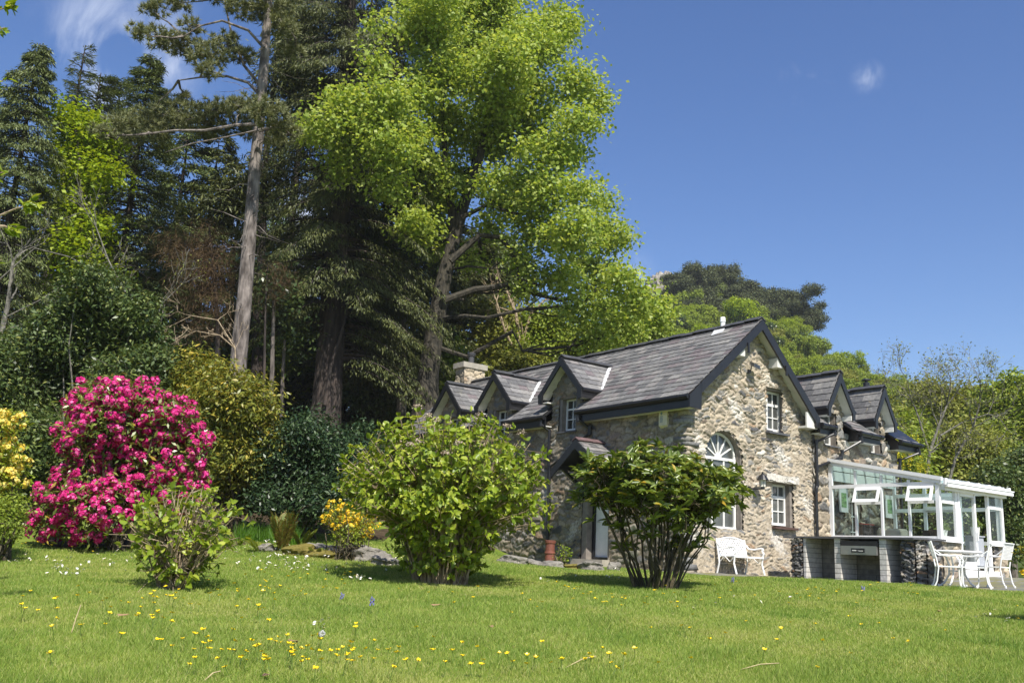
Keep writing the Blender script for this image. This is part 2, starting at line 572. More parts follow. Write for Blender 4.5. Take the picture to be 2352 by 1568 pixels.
M['hydleaf'] = leafmat('hydrangea_leaf', [(0.0, (0.12, 0.19, 0.012)), (0.55, (0.235, 0.315, 0.022)), (1.0, (0.41, 0.45, 0.06))], 0.35, 0.42, 0.45)
M['rholeaf'] = leafmat('rhododendron_leaf', [(0.0, (0.075, 0.12, 0.018)), (0.6, (0.165, 0.225, 0.036)), (0.95, (0.27, 0.32, 0.07)), (1.0, (0.48, 0.32, 0.04))], 0.33, 0.34, 0.6)
M['darkleaf'] = leafmat('dark_evergreen_leaf', [(0.0, (0.015, 0.037, 0.013)), (0.6, (0.035, 0.068, 0.024)), (1.0, (0.083, 0.127, 0.046))], 0.15, 0.42, 0.45)
M['hollyleaf'] = leafmat('laurel_leaf', [(0.0, (0.035, 0.062, 0.016)), (0.6, (0.085, 0.128, 0.032)), (0.92, (0.16, 0.20, 0.06)), (1.0, (0.26, 0.27, 0.07))], 0.2, 0.42, 0.45)
M['yelleaf'] = leafmat('yellowish_leaf', [(0.0, (0.11, 0.135, 0.02)), (0.55, (0.21, 0.23, 0.035)), (0.88, (0.34, 0.31, 0.055)), (1.0, (0.50, 0.35, 0.05))], 0.3, 0.4, 0.4)
M['needle'] = leafmat('pine_needle', [(0.0, (0.10, 0.118, 0.052)), (0.6, (0.195, 0.21, 0.095)), (1.0, (0.30, 0.30, 0.15))], 0.2, 0.5, 0.3)
M['fir'] = leafmat('fir_spray', [(0.0, (0.038, 0.050, 0.016)), (0.6, (0.086, 0.102, 0.031)), (1.0, (0.15, 0.162, 0.048))], 0.15, 0.5, 0.3)
M['spruce'] = leafmat('spruce_spray', [(0.0, (0.048, 0.072, 0.023)), (0.6, (0.112, 0.148, 0.045)), (1.0, (0.18, 0.21, 0.065))], 0.15, 0.5, 0.3)
M['cypress'] = leafmat('cypress_spray', [(0.0, (0.056, 0.078, 0.026)), (0.6, (0.125, 0.158, 0.052)), (1.0, (0.20, 0.23, 0.085))], 0.15, 0.5, 0.3)
M['birch'] = leafmat('birch_leaf', [(0.0, (0.13, 0.2, 0.05)), (1.0, (0.25, 0.32, 0.1))], 0.4, 0.5, 0.3)
M['broad'] = leafmat('broad_leaf', [(0.0, (0.12, 0.175, 0.02)), (0.5, (0.215, 0.29, 0.032)), (1.0, (0.34, 0.40, 0.07))], 0.38, 0.5, 0.3)
M['olive'] = leafmat('olive_leaf', [(0.0, (0.125, 0.15, 0.026)), (0.5, (0.225, 0.25, 0.042)), (1.0, (0.34, 0.34, 0.085))], 0.35, 0.5, 0.3)
M['ivy'] = leafmat('ivy_leaf', [(0.0, (0.022, 0.042, 0.012)), (0.6, (0.05, 0.082, 0.022)), (1.0, (0.10, 0.135, 0.04))], 0.2, 0.35, 0.5)
M['dead'] = leafmat('dead_twig', [(0.0, (0.05, 0.032, 0.018)), (0.6, (0.10, 0.065, 0.035)), (1.0, (0.16, 0.11, 0.06))], 0.1, 0.8, 0.1, (1, 1, 1))
M['pink'] = leafmat('pink_petal', [(0.0, (0.46, 0.007, 0.13)), (0.5, (0.68, 0.026, 0.235)), (0.85, (0.80, 0.085, 0.36)), (1.0, (0.84, 0.28, 0.52))], 0.3, 0.5, 0.25, (1, .8, .9))
M['yellow'] = leafmat('yellow_petal', [(0.0, (0.74, 0.52, 0.05)), (0.6, (0.83, 0.66, 0.13)), (1.0, (0.87, 0.76, 0.30))], 0.3, 0.5, 0.25, (1, 1, .8))
M['orange'] = leafmat('orange_petal', [(0.0, (0.78, 0.46, 0.015)), (0.6, (0.84, 0.60, 0.035)), (1.0, (0.86, 0.70, 0.12))], 0.3, 0.5, 0.25, (1, 1, .8))
M['laburnum'] = leafmat('laburnum_flower', [(0.0, (0.55, 0.48, 0.02)), (1.0, (0.75, 0.66, 0.05))], 0.3, 0.5, 0.25, (1, 1, .8))
M['fern'] = leafmat('fern_frond', [(0.0, (0.12, 0.16, 0.02)), (0.6, (0.2, 0.25, 0.03)), (1.0, (0.27, 0.26, 0.05))], 0.4, 0.5, 0.3)
M['fernbrown'] = leafmat('young_fern_frond', [(0.0, (0.13, 0.11, 0.02)), (0.6, (0.2, 0.2, 0.03)), (1.0, (0.22, 0.13, 0.04))], 0.4, 0.5, 0.3)
M['deadflower'] = leafmat('faded_flower', [(0.0, (0.25, 0.18, 0.12)), (1.0, (0.5, 0.42, 0.34))], 0.2, 0.8, 0.1, (1, 1, 1))
M['longgrass'] = leafmat('long_grass', [(0.0, (0.05, 0.13, 0.01)), (1.0, (0.12, 0.24, 0.02))], 0.4, 0.45, 0.3)
M['bark'] = barkmat('grey_bark', (0.055, 0.045, 0.038), (0.17, 0.145, 0.125))
M['pinebark'] = barkmat('pine_bark', (0.055, 0.044, 0.038), (0.24, 0.205, 0.185), 2.0, 0.35)
M['darkbark'] = barkmat('dark_bark', (0.018, 0.014, 0.012), (0.065, 0.048, 0.04), 2.0, 0.2)
M['mossbark'] = barkmat('mossy_bark', (0.016, 0.014, 0.010), (0.060, 0.051, 0.036), 2.5, 0.4)
M['twig'] = barkmat('pale_twig', (0.17, 0.125, 0.075), (0.42, 0.33, 0.22), 4, 0.5)
M['greytwig'] = barkmat('grey_twig', (0.07, 0.066, 0.055), (0.20, 0.185, 0.155), 4, 0.5)
M['rhostem'] = barkmat('brown_stem', (0.035, 0.028, 0.016), (0.11, 0.088, 0.05), 4, 0.4)
M['stemgreen'] = plain('green_stem', (0.09, 0.15, 0.02), 0.6, noise=0.2)
M['buttercup'] = plain('buttercup_petal', (0.82, 0.58, 0.01), 0.3, noise=0.1)
M['daisy'] = plain('daisy_petal', (0.80, 0.79, 0.78), 0.6, noise=0.05)
M['straw'] = plain('straw', (0.45, 0.36, 0.20), 0.8, noise=0.2)
M['deadleaf'] = plain('dead_leaf', (0.28, 0.17, 0.09), 0.8, noise=0.3)
M['fluff'] = plain('seed_fluff', (0.6, 0.6, 0.58), 0.9, noise=0.1)
M['bluebell'] = plain('bluebell_petal', (0.12, 0.12, 0.27), 0.6, noise=0.1)

# ------------------------------------------------------------------ leaf clouds
RHOMB = (np.array([(0, 0, 0), (0.45, 0.5, 0.06), (1, 0, -0.05), (0.45, -0.5, 0.06)]), [np.array([[0, 1, 2, 3]])])
LEAF6 = (np.array([(0, 0, 0), (0.28, 0.42, 0.10), (0.68, 0.36, 0.07), (1, 0, -0.10), (0.68, -0.36, 0.07), (0.28, -0.42, 0.10)]), [np.array([[0, 1, 2, 3], [0, 3, 4, 5]])])
TRI = (np.array([(0, 0.5, 0), (1, 0, 0), (0, -0.5, 0)]), [np.array([[0, 1, 2]])])
def unit(a):
    return a / (np.linalg.norm(a, axis=-1, keepdims=True) + 1e-9)

def leaves(c, axis, nrm, L, W, shape=RHOMB):
    """one leaf per row; returns verts and one face array"""
    tv, tf = shape
    c = np.asarray(c); n = len(c)
    a = unit(axis)
    b = unit(np.cross(nrm, a))
    nn = np.cross(a, b)
    L = np.broadcast_to(np.asarray(L, float), (n,))[:, None, None]
    W = np.broadcast_to(np.asarray(W, float), (n,))[:, None, None]
    V = c[:, None, :] + a[:, None, :] * tv[None, :, 0:1] * L + b[:, None, :] * tv[None, :, 1:2] * W + nn[:, None, :] * tv[None, :, 2:3] * L
    k = len(tv)
    F = (tf[0][None] + (np.arange(n) * k)[:, None, None]).reshape(-1, tf[0].shape[1])
    return V.reshape(-1, 3), F

class Cloud:
    """gathers leaves (with material index) into one mesh"""
    def __init__(self):
        self.V = []; self.G = []; self.n = 0
    def add(self, V, F, mi=0):
        self.V.append(V); self.G.append((F + self.n, mi)); self.n += len(V)
    def build(self, name, mats, parent):
        return raw_mesh(name, np.concatenate(self.V), self.G, mats, parent)

def rand_unit(rng, n):
    return unit(rng.normal(size=(n, 3)))

def lobe_twigs(rng, lobes, per_m2, shell=(0.55, 1.0)):
    """twig tips spread through ellipsoid lobes, denser near their outside"""
    out, outn = [], []
    for c, r in lobes:
        r = np.asarray(r, float) * np.ones(3)
        n = max(4, int(per_m2 * 4 * math.pi * (r.mean() ** 2)))
        d = rand_unit(rng, n)
        s = rng.uniform(shell[0] ** 2, shell[1] ** 2, n) ** 0.5
        s *= 1 + 0.16 * np.sin(d[:, 0] * 5 + c[0]) * np.sin(d[:, 1] * 4 + c[1]) + 0.12 * np.sin(d[:, 2] * 7 + c[2] * 3)
        out.append(np.asarray(c) + d * r * s[:, None]); outn.append(d)
    return np.concatenate(out), np.concatenate(outn)

def twig_leaves(rng, tw, nd, per, sigma, L, W, up=0.7, outw=0.5, flat=1.0, droop=0.0, shape=RHOMB):
    n = len(tw) * per
    c = np.repeat(tw, per, 0)
    d = np.repeat(nd, per, 0)
    off = rng.normal(size=(n, 3)) * sigma
    off[:, 2] *= flat
    c = c + off
    nrm = unit(rng.normal(size=(n, 3)) * 0.6 + np.array([0, 0, up]) + d * outw)
    ax = rng.normal(size=(n, 3)) + d * 0.6
    ax[:, 2] -= droop
    ax = ax - nrm * np.sum(ax * nrm, 1, keepdims=True)
    sc = rng.uniform(0.65, 1.25, n)
    return leaves(c, ax, nrm, L * sc, W * sc, shape)

def wob(rng, a, b, n, amp):
    a = np.array(a, float); b = np.array(b, float)
    t = np.linspace(0, 1, n)[:, None]
    p = a + (b - a) * t
    w = rng.normal(size=(n, 3)) * amp
    w[0] = 0; w[-1] = 0
    return p + w

def grow(rng, mb, base, d, length, rad, depth, spread=0.6, nseg=4, kids=(2, 4), up=0.12, minr=0.006, sides=4, tips=None, shrink=0.68):
    """recursive branch of tubes"""
    p = np.array(base, float); d = np.array(d, float); d /= np.linalg.norm(d)
    pts = [p.copy()]; dirs = [d.copy()]
    for i in range(nseg):
        d = d + rng.normal(size=3) * 0.16; d[2] += up * 0.3; d /= np.linalg.norm(d)
        p = p + d * length / nseg
        pts.append(p.copy()); dirs.append(d.copy())
    rr = [max(minr, rad * (1 - 0.5 * i / nseg)) for i in range(nseg + 1)]
    mb.tube(pts, rr, sides, cap=False)
    if tips is not None and depth <= 1:
        for q in pts[1:]: tips.append(q)
    if depth > 0:
        for k in range(rng.randint(kids[0], kids[1] + 1)):
            i = rng.randint(max(1, nseg // 2), nseg + 1)
            dd = dirs[i] + rng.normal(size=3) * spread
            dd[2] += up
            grow(rng, mb, pts[i], dd, length * rng.uniform(0.55, 0.85), rr[i] * shrink, depth - 1, spread, max(2, nseg - 1), kids, up, minr, max(3, sides - 1), tips, shrink)

# ------------------------------------------------------------------ ground, patio, hill
def grid_mesh(name, xs, ys, zf, mat, keep=None, dz=0.0):
    X, Y = np.meshgrid(xs, ys)
    Z = zf(X, Y) + dz
    V = np.stack([X, Y, Z], -1).reshape(-1, 3)
    nx = len(xs)
    i, j = np.meshgrid(np.arange(len(xs) - 1), np.arange(len(ys) - 1))
    a = (j * nx + i).ravel()
    F = np.stack([a, a + 1, a + nx + 1, a + nx], 1)
    if keep is not None:
        cx = V[F].mean(1)
        F = F[keep(cx[:, 0], cx[:, 1])]
    return raw_mesh(name, V, [(F, 0)], mat, smoothf=True)

xs = np.concatenate([[-900, -500, -250, -120, -70], np.arange(-45, 45, 0.5), [60, 90, 140, 260, 500, 900]])
ys = np.concatenate([[-300, -100, -40, -15], np.arange(-5, 50, 0.4), [55, 65, 80, 110, 180, 300, 600, 1000, 1500]])
tag(grid_mesh('lawn', xs, ys, gz, M['lawn']), kind='structure')

PATIO = [(3.4, 23.4), (3.9, 22.3), (5.5, 22.1), (6.9, 22.6), (8.3, 21.0), (8.9, 19.0), (10, 18.3), (12, 18.0), (17, 18.0), (17, 27), (3.0, 27)]
def in_poly(x, y, poly):
    r = np.zeros(np.shape(x), bool)
    n = len(poly)
    for i in range(n):
        x0, y0 = poly[i]; x1, y1 = poly[(i + 1) % n]
        c = ((y0 > y) != (y1 > y)) & (x < (x1 - x0) * (y - y0) / ((y1 - y0) + 1e-12) + x0)
        r ^= c
    return r
tag(grid_mesh('patio', np.arange(2.6, 17.2, 0.15), np.arange(17.6, 27.2, 0.15), gz, M['paving'], keep=lambda x, y: in_poly(x + 0.12 * np.sin(y * 5), y + 0.12 * np.sin(x * 4), PATIO), dz=0.012), kind='structure')

# far hill: lofted from its foot to the skyline (skyline points as seen, given their distance)
SKY = [(-900, 1000, 260), (600, 985, 260), (1200, 930, 240), (1420, 720, 220), (1480, 668, 205), (1530, 672, 200), (1600, 690, 195), (1680, 715, 190), (1750, 745, 186), (1820, 765, 182), (1880, 830, 175), (1960, 872, 168), (2040, 910, 160), (2150, 946, 150), (2300, 954, 140), (2700, 955, 130), (3600, 975, 130)]
sk = np.array([at(*p) for p in SKY])
def hill_pt(s, t):
    """s along the skyline 0..1, t 0 foot .. 1 skyline"""
    f = s * (len(sk) - 1)
    k = np.arange(len(sk))
    R = np.stack([np.interp(f, k, sk[:, i]) for i in range(3)], -1)
    foot = np.stack([R[..., 0] * 0.42, R[..., 1] * 0.36, np.full(R.shape[:-1], 0.2)], -1)
    P = foot + (R - foot) * np.asarray(t)[..., None]
    P[..., 2] = 0.2 + (R[..., 2] - 0.2) * np.asarray(t) ** 1.15
    return P
def build_hill():
    S = np.linspace(0, 1, 161); T = np.linspace(0, 1, 40)
    ss, tt = np.meshgrid(S, T)
    P = hill_pt(ss, tt)
    rng = np.random.RandomState(3)
    P[..., 2] += 0.8 * np.sin(P[..., 0] * .21 + 2) * np.sin(P[..., 1] * .17) * tt
    back = P[-1].copy(); back[:, 1] += 120; back[:, 2] -= 50
    P = np.concatenate([P, back[None]], 0)
    ny, nx = P.shape[:2]
    i, j = np.meshgrid(np.arange(nx - 1), np.arange(ny - 1))
    a = (j * nx + i).ravel()
    F = np.stack([a, a + 1, a + nx + 1, a + nx], 1)
    tag(raw_mesh('hill', P.reshape(-1, 3), [(F, 0)], M['hill'], smoothf=True), kind='structure')
build_hill()

# ------------------------------------------------------------------ the house
K = 1.12
CE = np.array([3.83839687, 20.0]) * K              # eave corner on the ground plan
HU = np.array([0.81374273, 0.58122523])
HV = np.array([-0.58122523, 0.81374273])
HYAW = math.atan2(HU[1], HU[0])
def zr(z):
    """height above the eave, in house units, to world height"""
    return (np.asarray(z) + 3.6255) * K + CAMZ
def HX(A):
    """house units (u along the gable, v along the long wall, z above the eave) to local metres"""
    A = np.asarray(A, float)
    return np.stack([A[:, 0] * K, A[:, 1] * K, (A[:, 2] + 3.6255) * K + CAMZ], -1)
def hw(u, v, z):
    """house units to world"""
    p = CE + (HU * u + HV * v) * K
    return np.array([p[0], p[1], float(zr(z))])
def hworld(A):
    A = np.asarray(A, float)
    p = CE + A[:, 0:1] * HU * K + A[:, 1:2] * HV * K
    return np.concatenate([p, zr(A[:, 2:3])], 1)

HOUSE_LOC = (CE[0], CE[1], 0)
house = empty('stone_house', HOUSE_LOC, 'rubble stone house with slate roof, gabled dormers and black bargeboards', 'house', HYAW)

GROUND_Z = -4.1
PEAKU, PEAKZ, RIGHTU = 2.40, 2.08, 4.42
SL_L = PEAKZ / PEAKU
SL_R = (PEAKZ - 0.04) / (RIGHTU - PEAKU)
def roof_z(u):
    u = np.asarray(u, float)
    return np.where(u < PEAKU, SL_L * u, PEAKZ - SL_R * (u - PEAKU))

STONE_COLS = np.array([(.41, .35, .27), (.335, .295, .235), (.26, .25, .235), (.19, .19, .19), (.10, .10, .105), (.33, .235, .16), (.45, .41, .34), (.27, .22, .18), (.56, .53, .48), (.245, .235, .20)])
STONE_P = np.array([.24, .20, .16, .09, .045, .04, .12, .04, .03, .04])
STONE_P = STONE_P / STONE_P.sum()

def stonewall(name, parent, O, A, B, Nn, la, lb, inside, cw=0.27, ch=0.15, depth=0.05, res=0.028, seed=1, mortar=(.47, .405, .315), flush=None, cols=None, probs=None, tone=1.0, white=0.0, xf=None, rough=1.0, split=None):
    """a wall of rubble: O origin, A and B unit directions, Nn outward; relief and colour from random stones"""
    rng = np.random.RandomState(seed)
    O, A, B, Nn = [np.asarray(q, float) for q in (O, A, B, Nn)]
    ns, nt_ = int(la / res) + 2, int(lb / res) + 2
    s1 = np.linspace(0, la, ns); t1 = np.linspace(0, lb, nt_)
    s, t = np.meshgrid(s1, t1)
    ws = s + 0.05 * np.sin(t * 7.3 + seed) + 0.03 * np.sin(s * 11 + t * 5)
    wt = t + 0.04 * np.sin(s * 5.1 + seed * 2) + 0.025 * np.sin(s * 13 - t * 4) + 0.03 * np.sin(s * 2.3 + 1)
    q1 = ws / cw + 3; q2 = wt / ch + 3
    if split is not None:
        q2 = np.where(wt < split[0], wt / split[1], split[0] / split[1] + (wt - split[0]) / ch) + 3
    i0 = np.floor(q1).astype(int); j0 = np.floor(q2).astype(int)
    nx, ny = i0.max() + 5, j0.max() + 5
    jx = rng.uniform(-0.1, 1.1, (nx, ny)); jy = rng.uniform(0.0, 1.0, (nx, ny))
    wgt = rng.uniform(0.72, 1.5, (nx, ny)) ** 1.3
    prot = rng.uniform(0.15, 1.0, (nx, ny)); gx = rng.normal(size=(nx, ny)) * 0.5; gy = rng.normal(size=(nx, ny)) * 0.6
    cc = STONE_COLS if cols is None else np.asarray(cols)
    ci = rng.choice(len(cc), size=(nx, ny), p=STONE_P if probs is None else probs)
    shade = rng.uniform(0.72, 1.22, (nx, ny))
    f1 = np.full(s.shape, 9.0); f2 = np.full(s.shape, 9.0); bi = np.zeros(s.shape, int); bj = np.zeros(s.shape, int)
    bx = np.zeros(s.shape); by = np.zeros(s.shape)
    for di in (-2, -1, 0, 1, 2):
        for dj in (-2, -1, 0, 1, 2):
            a = np.clip(i0 + di, 0, nx - 1); b = np.clip(j0 + dj, 0, ny - 1)
            dx = q1 - (i0 + di + jx[a, b] + 0.15 * (j0 + dj) % 1); dy = q2 - (j0 + dj + jy[a, b])
            w = wgt[a, b]
            ex = (np.abs(dx) ** 2.4 + np.abs(dy) ** 2.4) ** (1 / 2.4) / w
            n1 = ex < f1
            f2 = np.where(n1, f1, np.minimum(f2, ex))
            bi = np.where(n1, a, bi); bj = np.where(n1, b, bj); bx = np.where(n1, dx, bx); by = np.where(n1, dy, by)
            f1 = np.where(n1, ex, f1)
    e = f2 - f1
    fl = np.zeros(s.shape) if flush is None else flush(s, t)
    noise = 0.5 * np.sin(s * 31 + t * 17 + seed) * np.sin(t * 37 - s * 9) + rng.normal(size=s.shape) * 0.5
    edge0 = 0.035 + 0.26 * fl + 0.035 * noise
    st = np.clip((e - edge0) / 0.11, 0, 1)
    st = st * st * (3 - 2 * st)
    hgt = st * (0.25 + 0.75 * prot[bi, bj]) * depth * (1 - 0.55 * fl) + st * (gx[bi, bj] * bx + gy[bi, bj] * by) * depth * 0.55 * rough
    hgt = hgt + depth * 0.16 * noise * rough + 0.012 * np.sin(s * 3.1 + seed) * np.sin(t * 2.7)
    hgt = hgt + (1 - st) * fl * depth * 0.35
    C = cc[ci[bi, bj]] * shade[bi, bj][..., None]
    mo = np.array(mortar) * (1 + 0.10 * noise)[..., None]
    colr = mo * (1 - st)[..., None] + C * st[..., None]
    crev = (e < 0.05) & (np.sin(s * 8.3 + seed) * np.sin(t * 9.1 + 2) + 0.5 * noise > 0.05 + 0.9 * fl)
    hgt = np.where(crev, hgt - depth * 0.45, hgt)
    colr = np.where(crev[..., None], colr * 0.5, colr)  # shadow in the joints painted as darker stone colour
    if white:
        wm = np.sin(s * 2.1 + seed) * np.sin(t * 2.9 + 1) + 0.5 * np.sin(s * 6.2 + t * 5) + 0.35 * noise
        wk = np.clip((wm - (1.05 - white)) * 2.2, 0, 0.8)
        colr = colr * (1 - wk)[..., None] + np.array((.66, .63, .58)) * wk[..., None]
    colr = np.clip(colr * tone, 0.01, 0.9)
    P = O + A * s[..., None] + B * t[..., None] + Nn * hgt[..., None]
    V = P.reshape(-1, 3)
    i, j = np.meshgrid(np.arange(ns - 1), np.arange(nt_ - 1))
    a = (j * ns + i).ravel()
    F = np.stack([a, a + 1, a + ns + 1, a + ns], 1)
    if np.dot(np.cross(A, B), Nn) < 0:
        F = F[:, ::-1]
    cs = s.ravel()[F].mean(1); ct = t.ravel()[F].mean(1)
    F = F[inside(cs, ct)]
    used = np.unique(F)
    remap = np.zeros(len(V), int); remap[used] = np.arange(len(used))
    V = V[used]; F = remap[F]
    if xf is not None:
        V = xf(V)
    return raw_mesh(name, V, [(F, 0)], M['stone'], parent, smoothf=True, attr=colr.reshape(-1, 3)[used])

H0 = (GROUND_Z + 3.6255) * K + CAMZ           # local height of the wall bottoms
def L3(u, v, z):
    return HX([(u, v, z)])[0]

# --- openings in the gable, house units: centre u, half width, bottom z, top z
GW_UP = (3.05, 0.30, -0.42, 0.56)
GW_LO = (3.30, 0.36, -2.58, -1.60)
ARCH_U, ARCH_R, ARCH_Z, ARCH_B = 1.42, 0.60, -1.20, -2.75
GU0 = 0.25
def gable_inside(s, t):
    u = GU0 + s / K; z = GROUND_Z + t / K
    ok = z < roof_z(u) - 0.10
    ok &= (u > GU0)
    j = 0.02 * np.sin(z * 40) + 0.015 * np.sin(z * 97 + u * 50)
    ok &= ~((u > 2.86 + j) & (u < 3.33 + 0.10 + j) & (z > -0.44) & (z < 0.60))
    ok &= ~((u > 3.00 + j) & (u < 3.78 + j) & (z > -2.60) & (z < -1.60))
    du = (u - ARCH_U) + j
    ok &= ~((np.abs(du) < ARCH_R) & (z > ARCH_B) & (z < ARCH_Z))
    ok &= ~((du ** 2 + (z - ARCH_Z + j) ** 2 < ARCH_R ** 2) & (z >= ARCH_Z))
    return ok
flush_g = lambda s, t: 0.12 + smooth(4.2, 1.4, t) * 0.48 + 0.35 * smooth(0.1, 0.9, np.sin(s * 1.7 + t * 1.3) * np.sin(t * 1.9 - s * .6 + 1))
wall = stonewall('gable_wall', house, L3(GU0, .3, GROUND_Z), (1, 0, 0), (0, 0, 1), (0, -1, 0), (4.55 - GU0) * K, (1.98 - GROUND_Z) * K, gable_inside, cw=0.25, ch=0.10, depth=0.052, res=0.021, seed=4, flush=flush_g, white=0.16, tone=.91, rough=1.15, split=(2.9, .072))

# --- long front wall with its three dormer faces
DORM = (4.39, 7.36, 9.82)
def long_inside(s, t):
    v = .3 + s / K; z = GROUND_Z + t / K
    ok = z < -0.12
    for c in DORM:
        ok |= (np.abs(v - c) < 0.62) & (z < 1.34 - 1.04 * np.abs(v - c)) 
        ok &= ~((np.abs(v - (c - 0.02)) < 0.34) & (z > -0.44) & (z < 0.42))
    ok &= ~((v > 2.72) & (v < 3.72) & (z > -3.62) & (z < -1.85))
    return ok
stonewall('front_wall', house, L3(.25, .3, GROUND_Z), (0, 1, 0), (0, 0, 1), (-1, 0, 0), 12.3 * K, (1.4 - GROUND_Z) * K, long_inside, cw=0.34, ch=0.13, depth=0.05, res=0.032, seed=9, tone=0.72, white=0.12, mortar=(.30, .25, .18), flush=lambda s, t: 0.3 + 0 * s)  # lower tone and darker mortar put this side's shade into the colour

# --- back wing, wall in line with the gable
WING_END = 8.05
RD = ((5.32, 0.53), (7.18, 0.46))
def wing_inside(s, t):
    u = 4.50 + s / K; z = GROUND_Z + t / K
    ok = z < -0.16
    for c, hwid in RD:
        ok |= (np.abs(u - c) < hwid - 0.08) & (z < 1.2 - 1.75 * np.abs(u - c))
        ok &= ~((np.abs(u - c + .06) < 0.24) & (z > -0.55) & (z < 0.28))
    ok &= ~((u > 5.98) & (u < 6.42) & (z > -3.5) & (z < -1.75))
    return ok
stonewall('wing_wall', house, L3(4.50, .3, GROUND_Z), (1, 0, 0), (0, 0, 1), (0, -1, 0), (WING_END - 4.50) * K, (1.3 - GROUND_Z) * K, wing_inside, cw=0.36, ch=0.22, depth=0.08, res=0.03, seed=21, tone=.88)
stonewall('wing_end_wall', house, L3(WING_END, .3, GROUND_Z), (0, 1, 0), (0, 0, 1), (1, 0, 0), 3.4 * K, (1.0 - GROUND_Z) * K, lambda s, t: (GROUND_Z + t / K) < -0.1 + 0.6 * (1.7 - np.abs(s / K - 1.7)), res=0.06, seed=22)

# rough corner stones where the two walls meet
def corner_stones(name, uc, vc, z0, z1, su, sv, seed):
    rng = np.random.RandomState(seed); V = []; F = []; C = []
    z = z0; k = 0
    base = np.array([(0, 3, 2, 1), (4, 5, 6, 7), (0, 1, 5, 4), (1, 2, 6, 5), (2, 3, 7, 6), (3, 0, 4, 7)])
    while z < z1 - .04:
        hh = min(rng.uniform(.06, .14), z1 - z)
        a, b = (rng.uniform(.24, .40), rng.uniform(.12, .2)) if k % 2 else (rng.uniform(.12, .2), rng.uniform(.24, .40))
        o = rng.uniform(.022, .05)
        P = []
        for zz in (z + .006, z + hh - .006):
            for x, y in ((-o, -o), (a, -o), (a, b), (-o, b)):
                P.append((uc + su * (x + rng.normal() * .014), vc + sv * (y + rng.normal() * .008), zz + rng.normal() * .008))
        F.append(base + len(V)); V += P
        c = STONE_COLS[rng.randint(0, 4)] * rng.uniform(.75, 1.1)
        C += [c * rng.uniform(.85, 1.1) for q in P]
        z += hh; k += 1
    return raw_mesh(name, HX(np.array(V)), [(np.concatenate(F), 0)], M['stone'], house, attr=np.array(C))
corner_stones('corner_stones', .25, .3, GROUND_Z + .2, -.24, 1, 1, 91)
corner_stones('corner_stones', WING_END, .3, GROUND_Z + .2, -.2, -1, 1, 92)

# far walls close the volume
mb = MB()
mb.box((0.26, 12.6, GROUND_Z), (4.4, 12.62, 0.2))
mb.prism([(0.26, 12.6, 0.2), (4.4, 12.6, 0.2), (2.4, 12.6, 1.95)], (0, 0, 0), (0, .02, 0))
mb.box((4.45, 3.72, GROUND_Z), (4.47, 12.6, 0.0))
mb.box((4.5, 3.70, GROUND_Z), (8.05, 3.72, 0.0))
mb.build('rear_wall', M['concrete'], house, HX)
# dark rooms behind the panes
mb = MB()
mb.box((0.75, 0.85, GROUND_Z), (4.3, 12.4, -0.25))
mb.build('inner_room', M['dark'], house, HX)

# --- slates
def slates(mb, O, E, S, n, le, ls, keep=None, course=0.225, wid=0.34, seed=1, th=0.012, lift=0.022, irregular=0.0):
    """courses of slates on a slope: O lower corner, E along the eave, S up the slope, n normal (local metres)"""
    rng = np.random.RandomState(seed)
    O, E, S, n = [np.asarray(q, float) for q in (O, E, S, n)]
    E = E / np.linalg.norm(E); S = S / np.linalg.norm(S)
    k = 0
    t = -0.02
    while t < ls - 0.02:
        c = course * rng.uniform(0.96, 1.04)
        t1 = min(t + c * 1.18, ls)
        x = -rng.uniform(0, wid)
        while x < le:
            w = wid * rng.uniform(0.78, 1.22)
            a, b = max(x, 0), min(x + w - 0.006, le)
            x += w
            if b - a < 0.03: continue
            if keep is not None and not keep((a + b) / 2, t + c / 2): continue
            dl = rng.uniform(-0.007, 0.007); li = lift + rng.uniform(-0.004, 0.006)
            sk_ = rng.uniform(-0.004, 0.004)
            p = [O + E * a + S * (t + dl) + n * li, O + E * b + S * (t + dl + sk_) + n * li, O + E * b + S * t1 + n * 0.006, O + E * a + S * t1 + n * 0.006]
            q = [v + n * th for v in p]
            mb.hexa(p + q)
        t += c
def nrm_of(E, S):
    c = np.cross(np.asarray(E, float), np.asarray(S, float)); return c / np.linalg.norm(c)

roof = MB()
RL = 12.75
lowv = np.array([0, 0, 0.0])
def slope(mb, p_low0, p_low1, p_up0, keep=None, seed=1, course=0.225, wid=0.34, flip=False):
    """slates on the parallelogram from the eave p_low0-p_low1 up to p_up0 (house units)"""
    a, b, c = HX([p_low0, p_low1, p_up0])
    E = b - a; S = c - a
    n = nrm_of(E, S)
    if n[2] < 0: n = -n
    slates(mb, a, E, S, n, np.linalg.norm(E), np.linalg.norm(S), keep, course, wid, seed)
def main_keep(x, t):
    v = x / K; u = t / K * (PEAKU / math.hypot(PEAKU, PEAKZ))
    for c in DORM:
        if abs(v - c) < 0.66 and u < 0.85 - abs(v - c) * 0.3: return False
    return True
slope(roof, (0, 0.0, 0), (0, RL, 0), (PEAKU, 0.0, PEAKZ), main_keep, 3)
slope(roof, (RIGHTU, 0.0, 0.04), (RIGHTU, RL, 0.04), (PEAKU, 0.0, PEAKZ), None, 4)
# wing roof, front and back slope
WZ0, WV1, WZ1 = -0.10, 1.75, 1.06
def wing_keep(x, t):
    u = RIGHTU + x / K; s_ = t / K
    for c, hwid in RD:
        if abs(u - c) < hwid - 0.04 and s_ < 0.75: return False
    return True
slope(roof, (RIGHTU, -0.02, WZ0), (8.70, -0.02, WZ0 - .06), (RIGHTU, WV1, WZ1), wing_keep, 5)
slope(roof, (RIGHTU, 3.6, WZ0), (8.70, 3.6, WZ0 - .06), (RIGHTU, WV1, WZ1), None, 6)
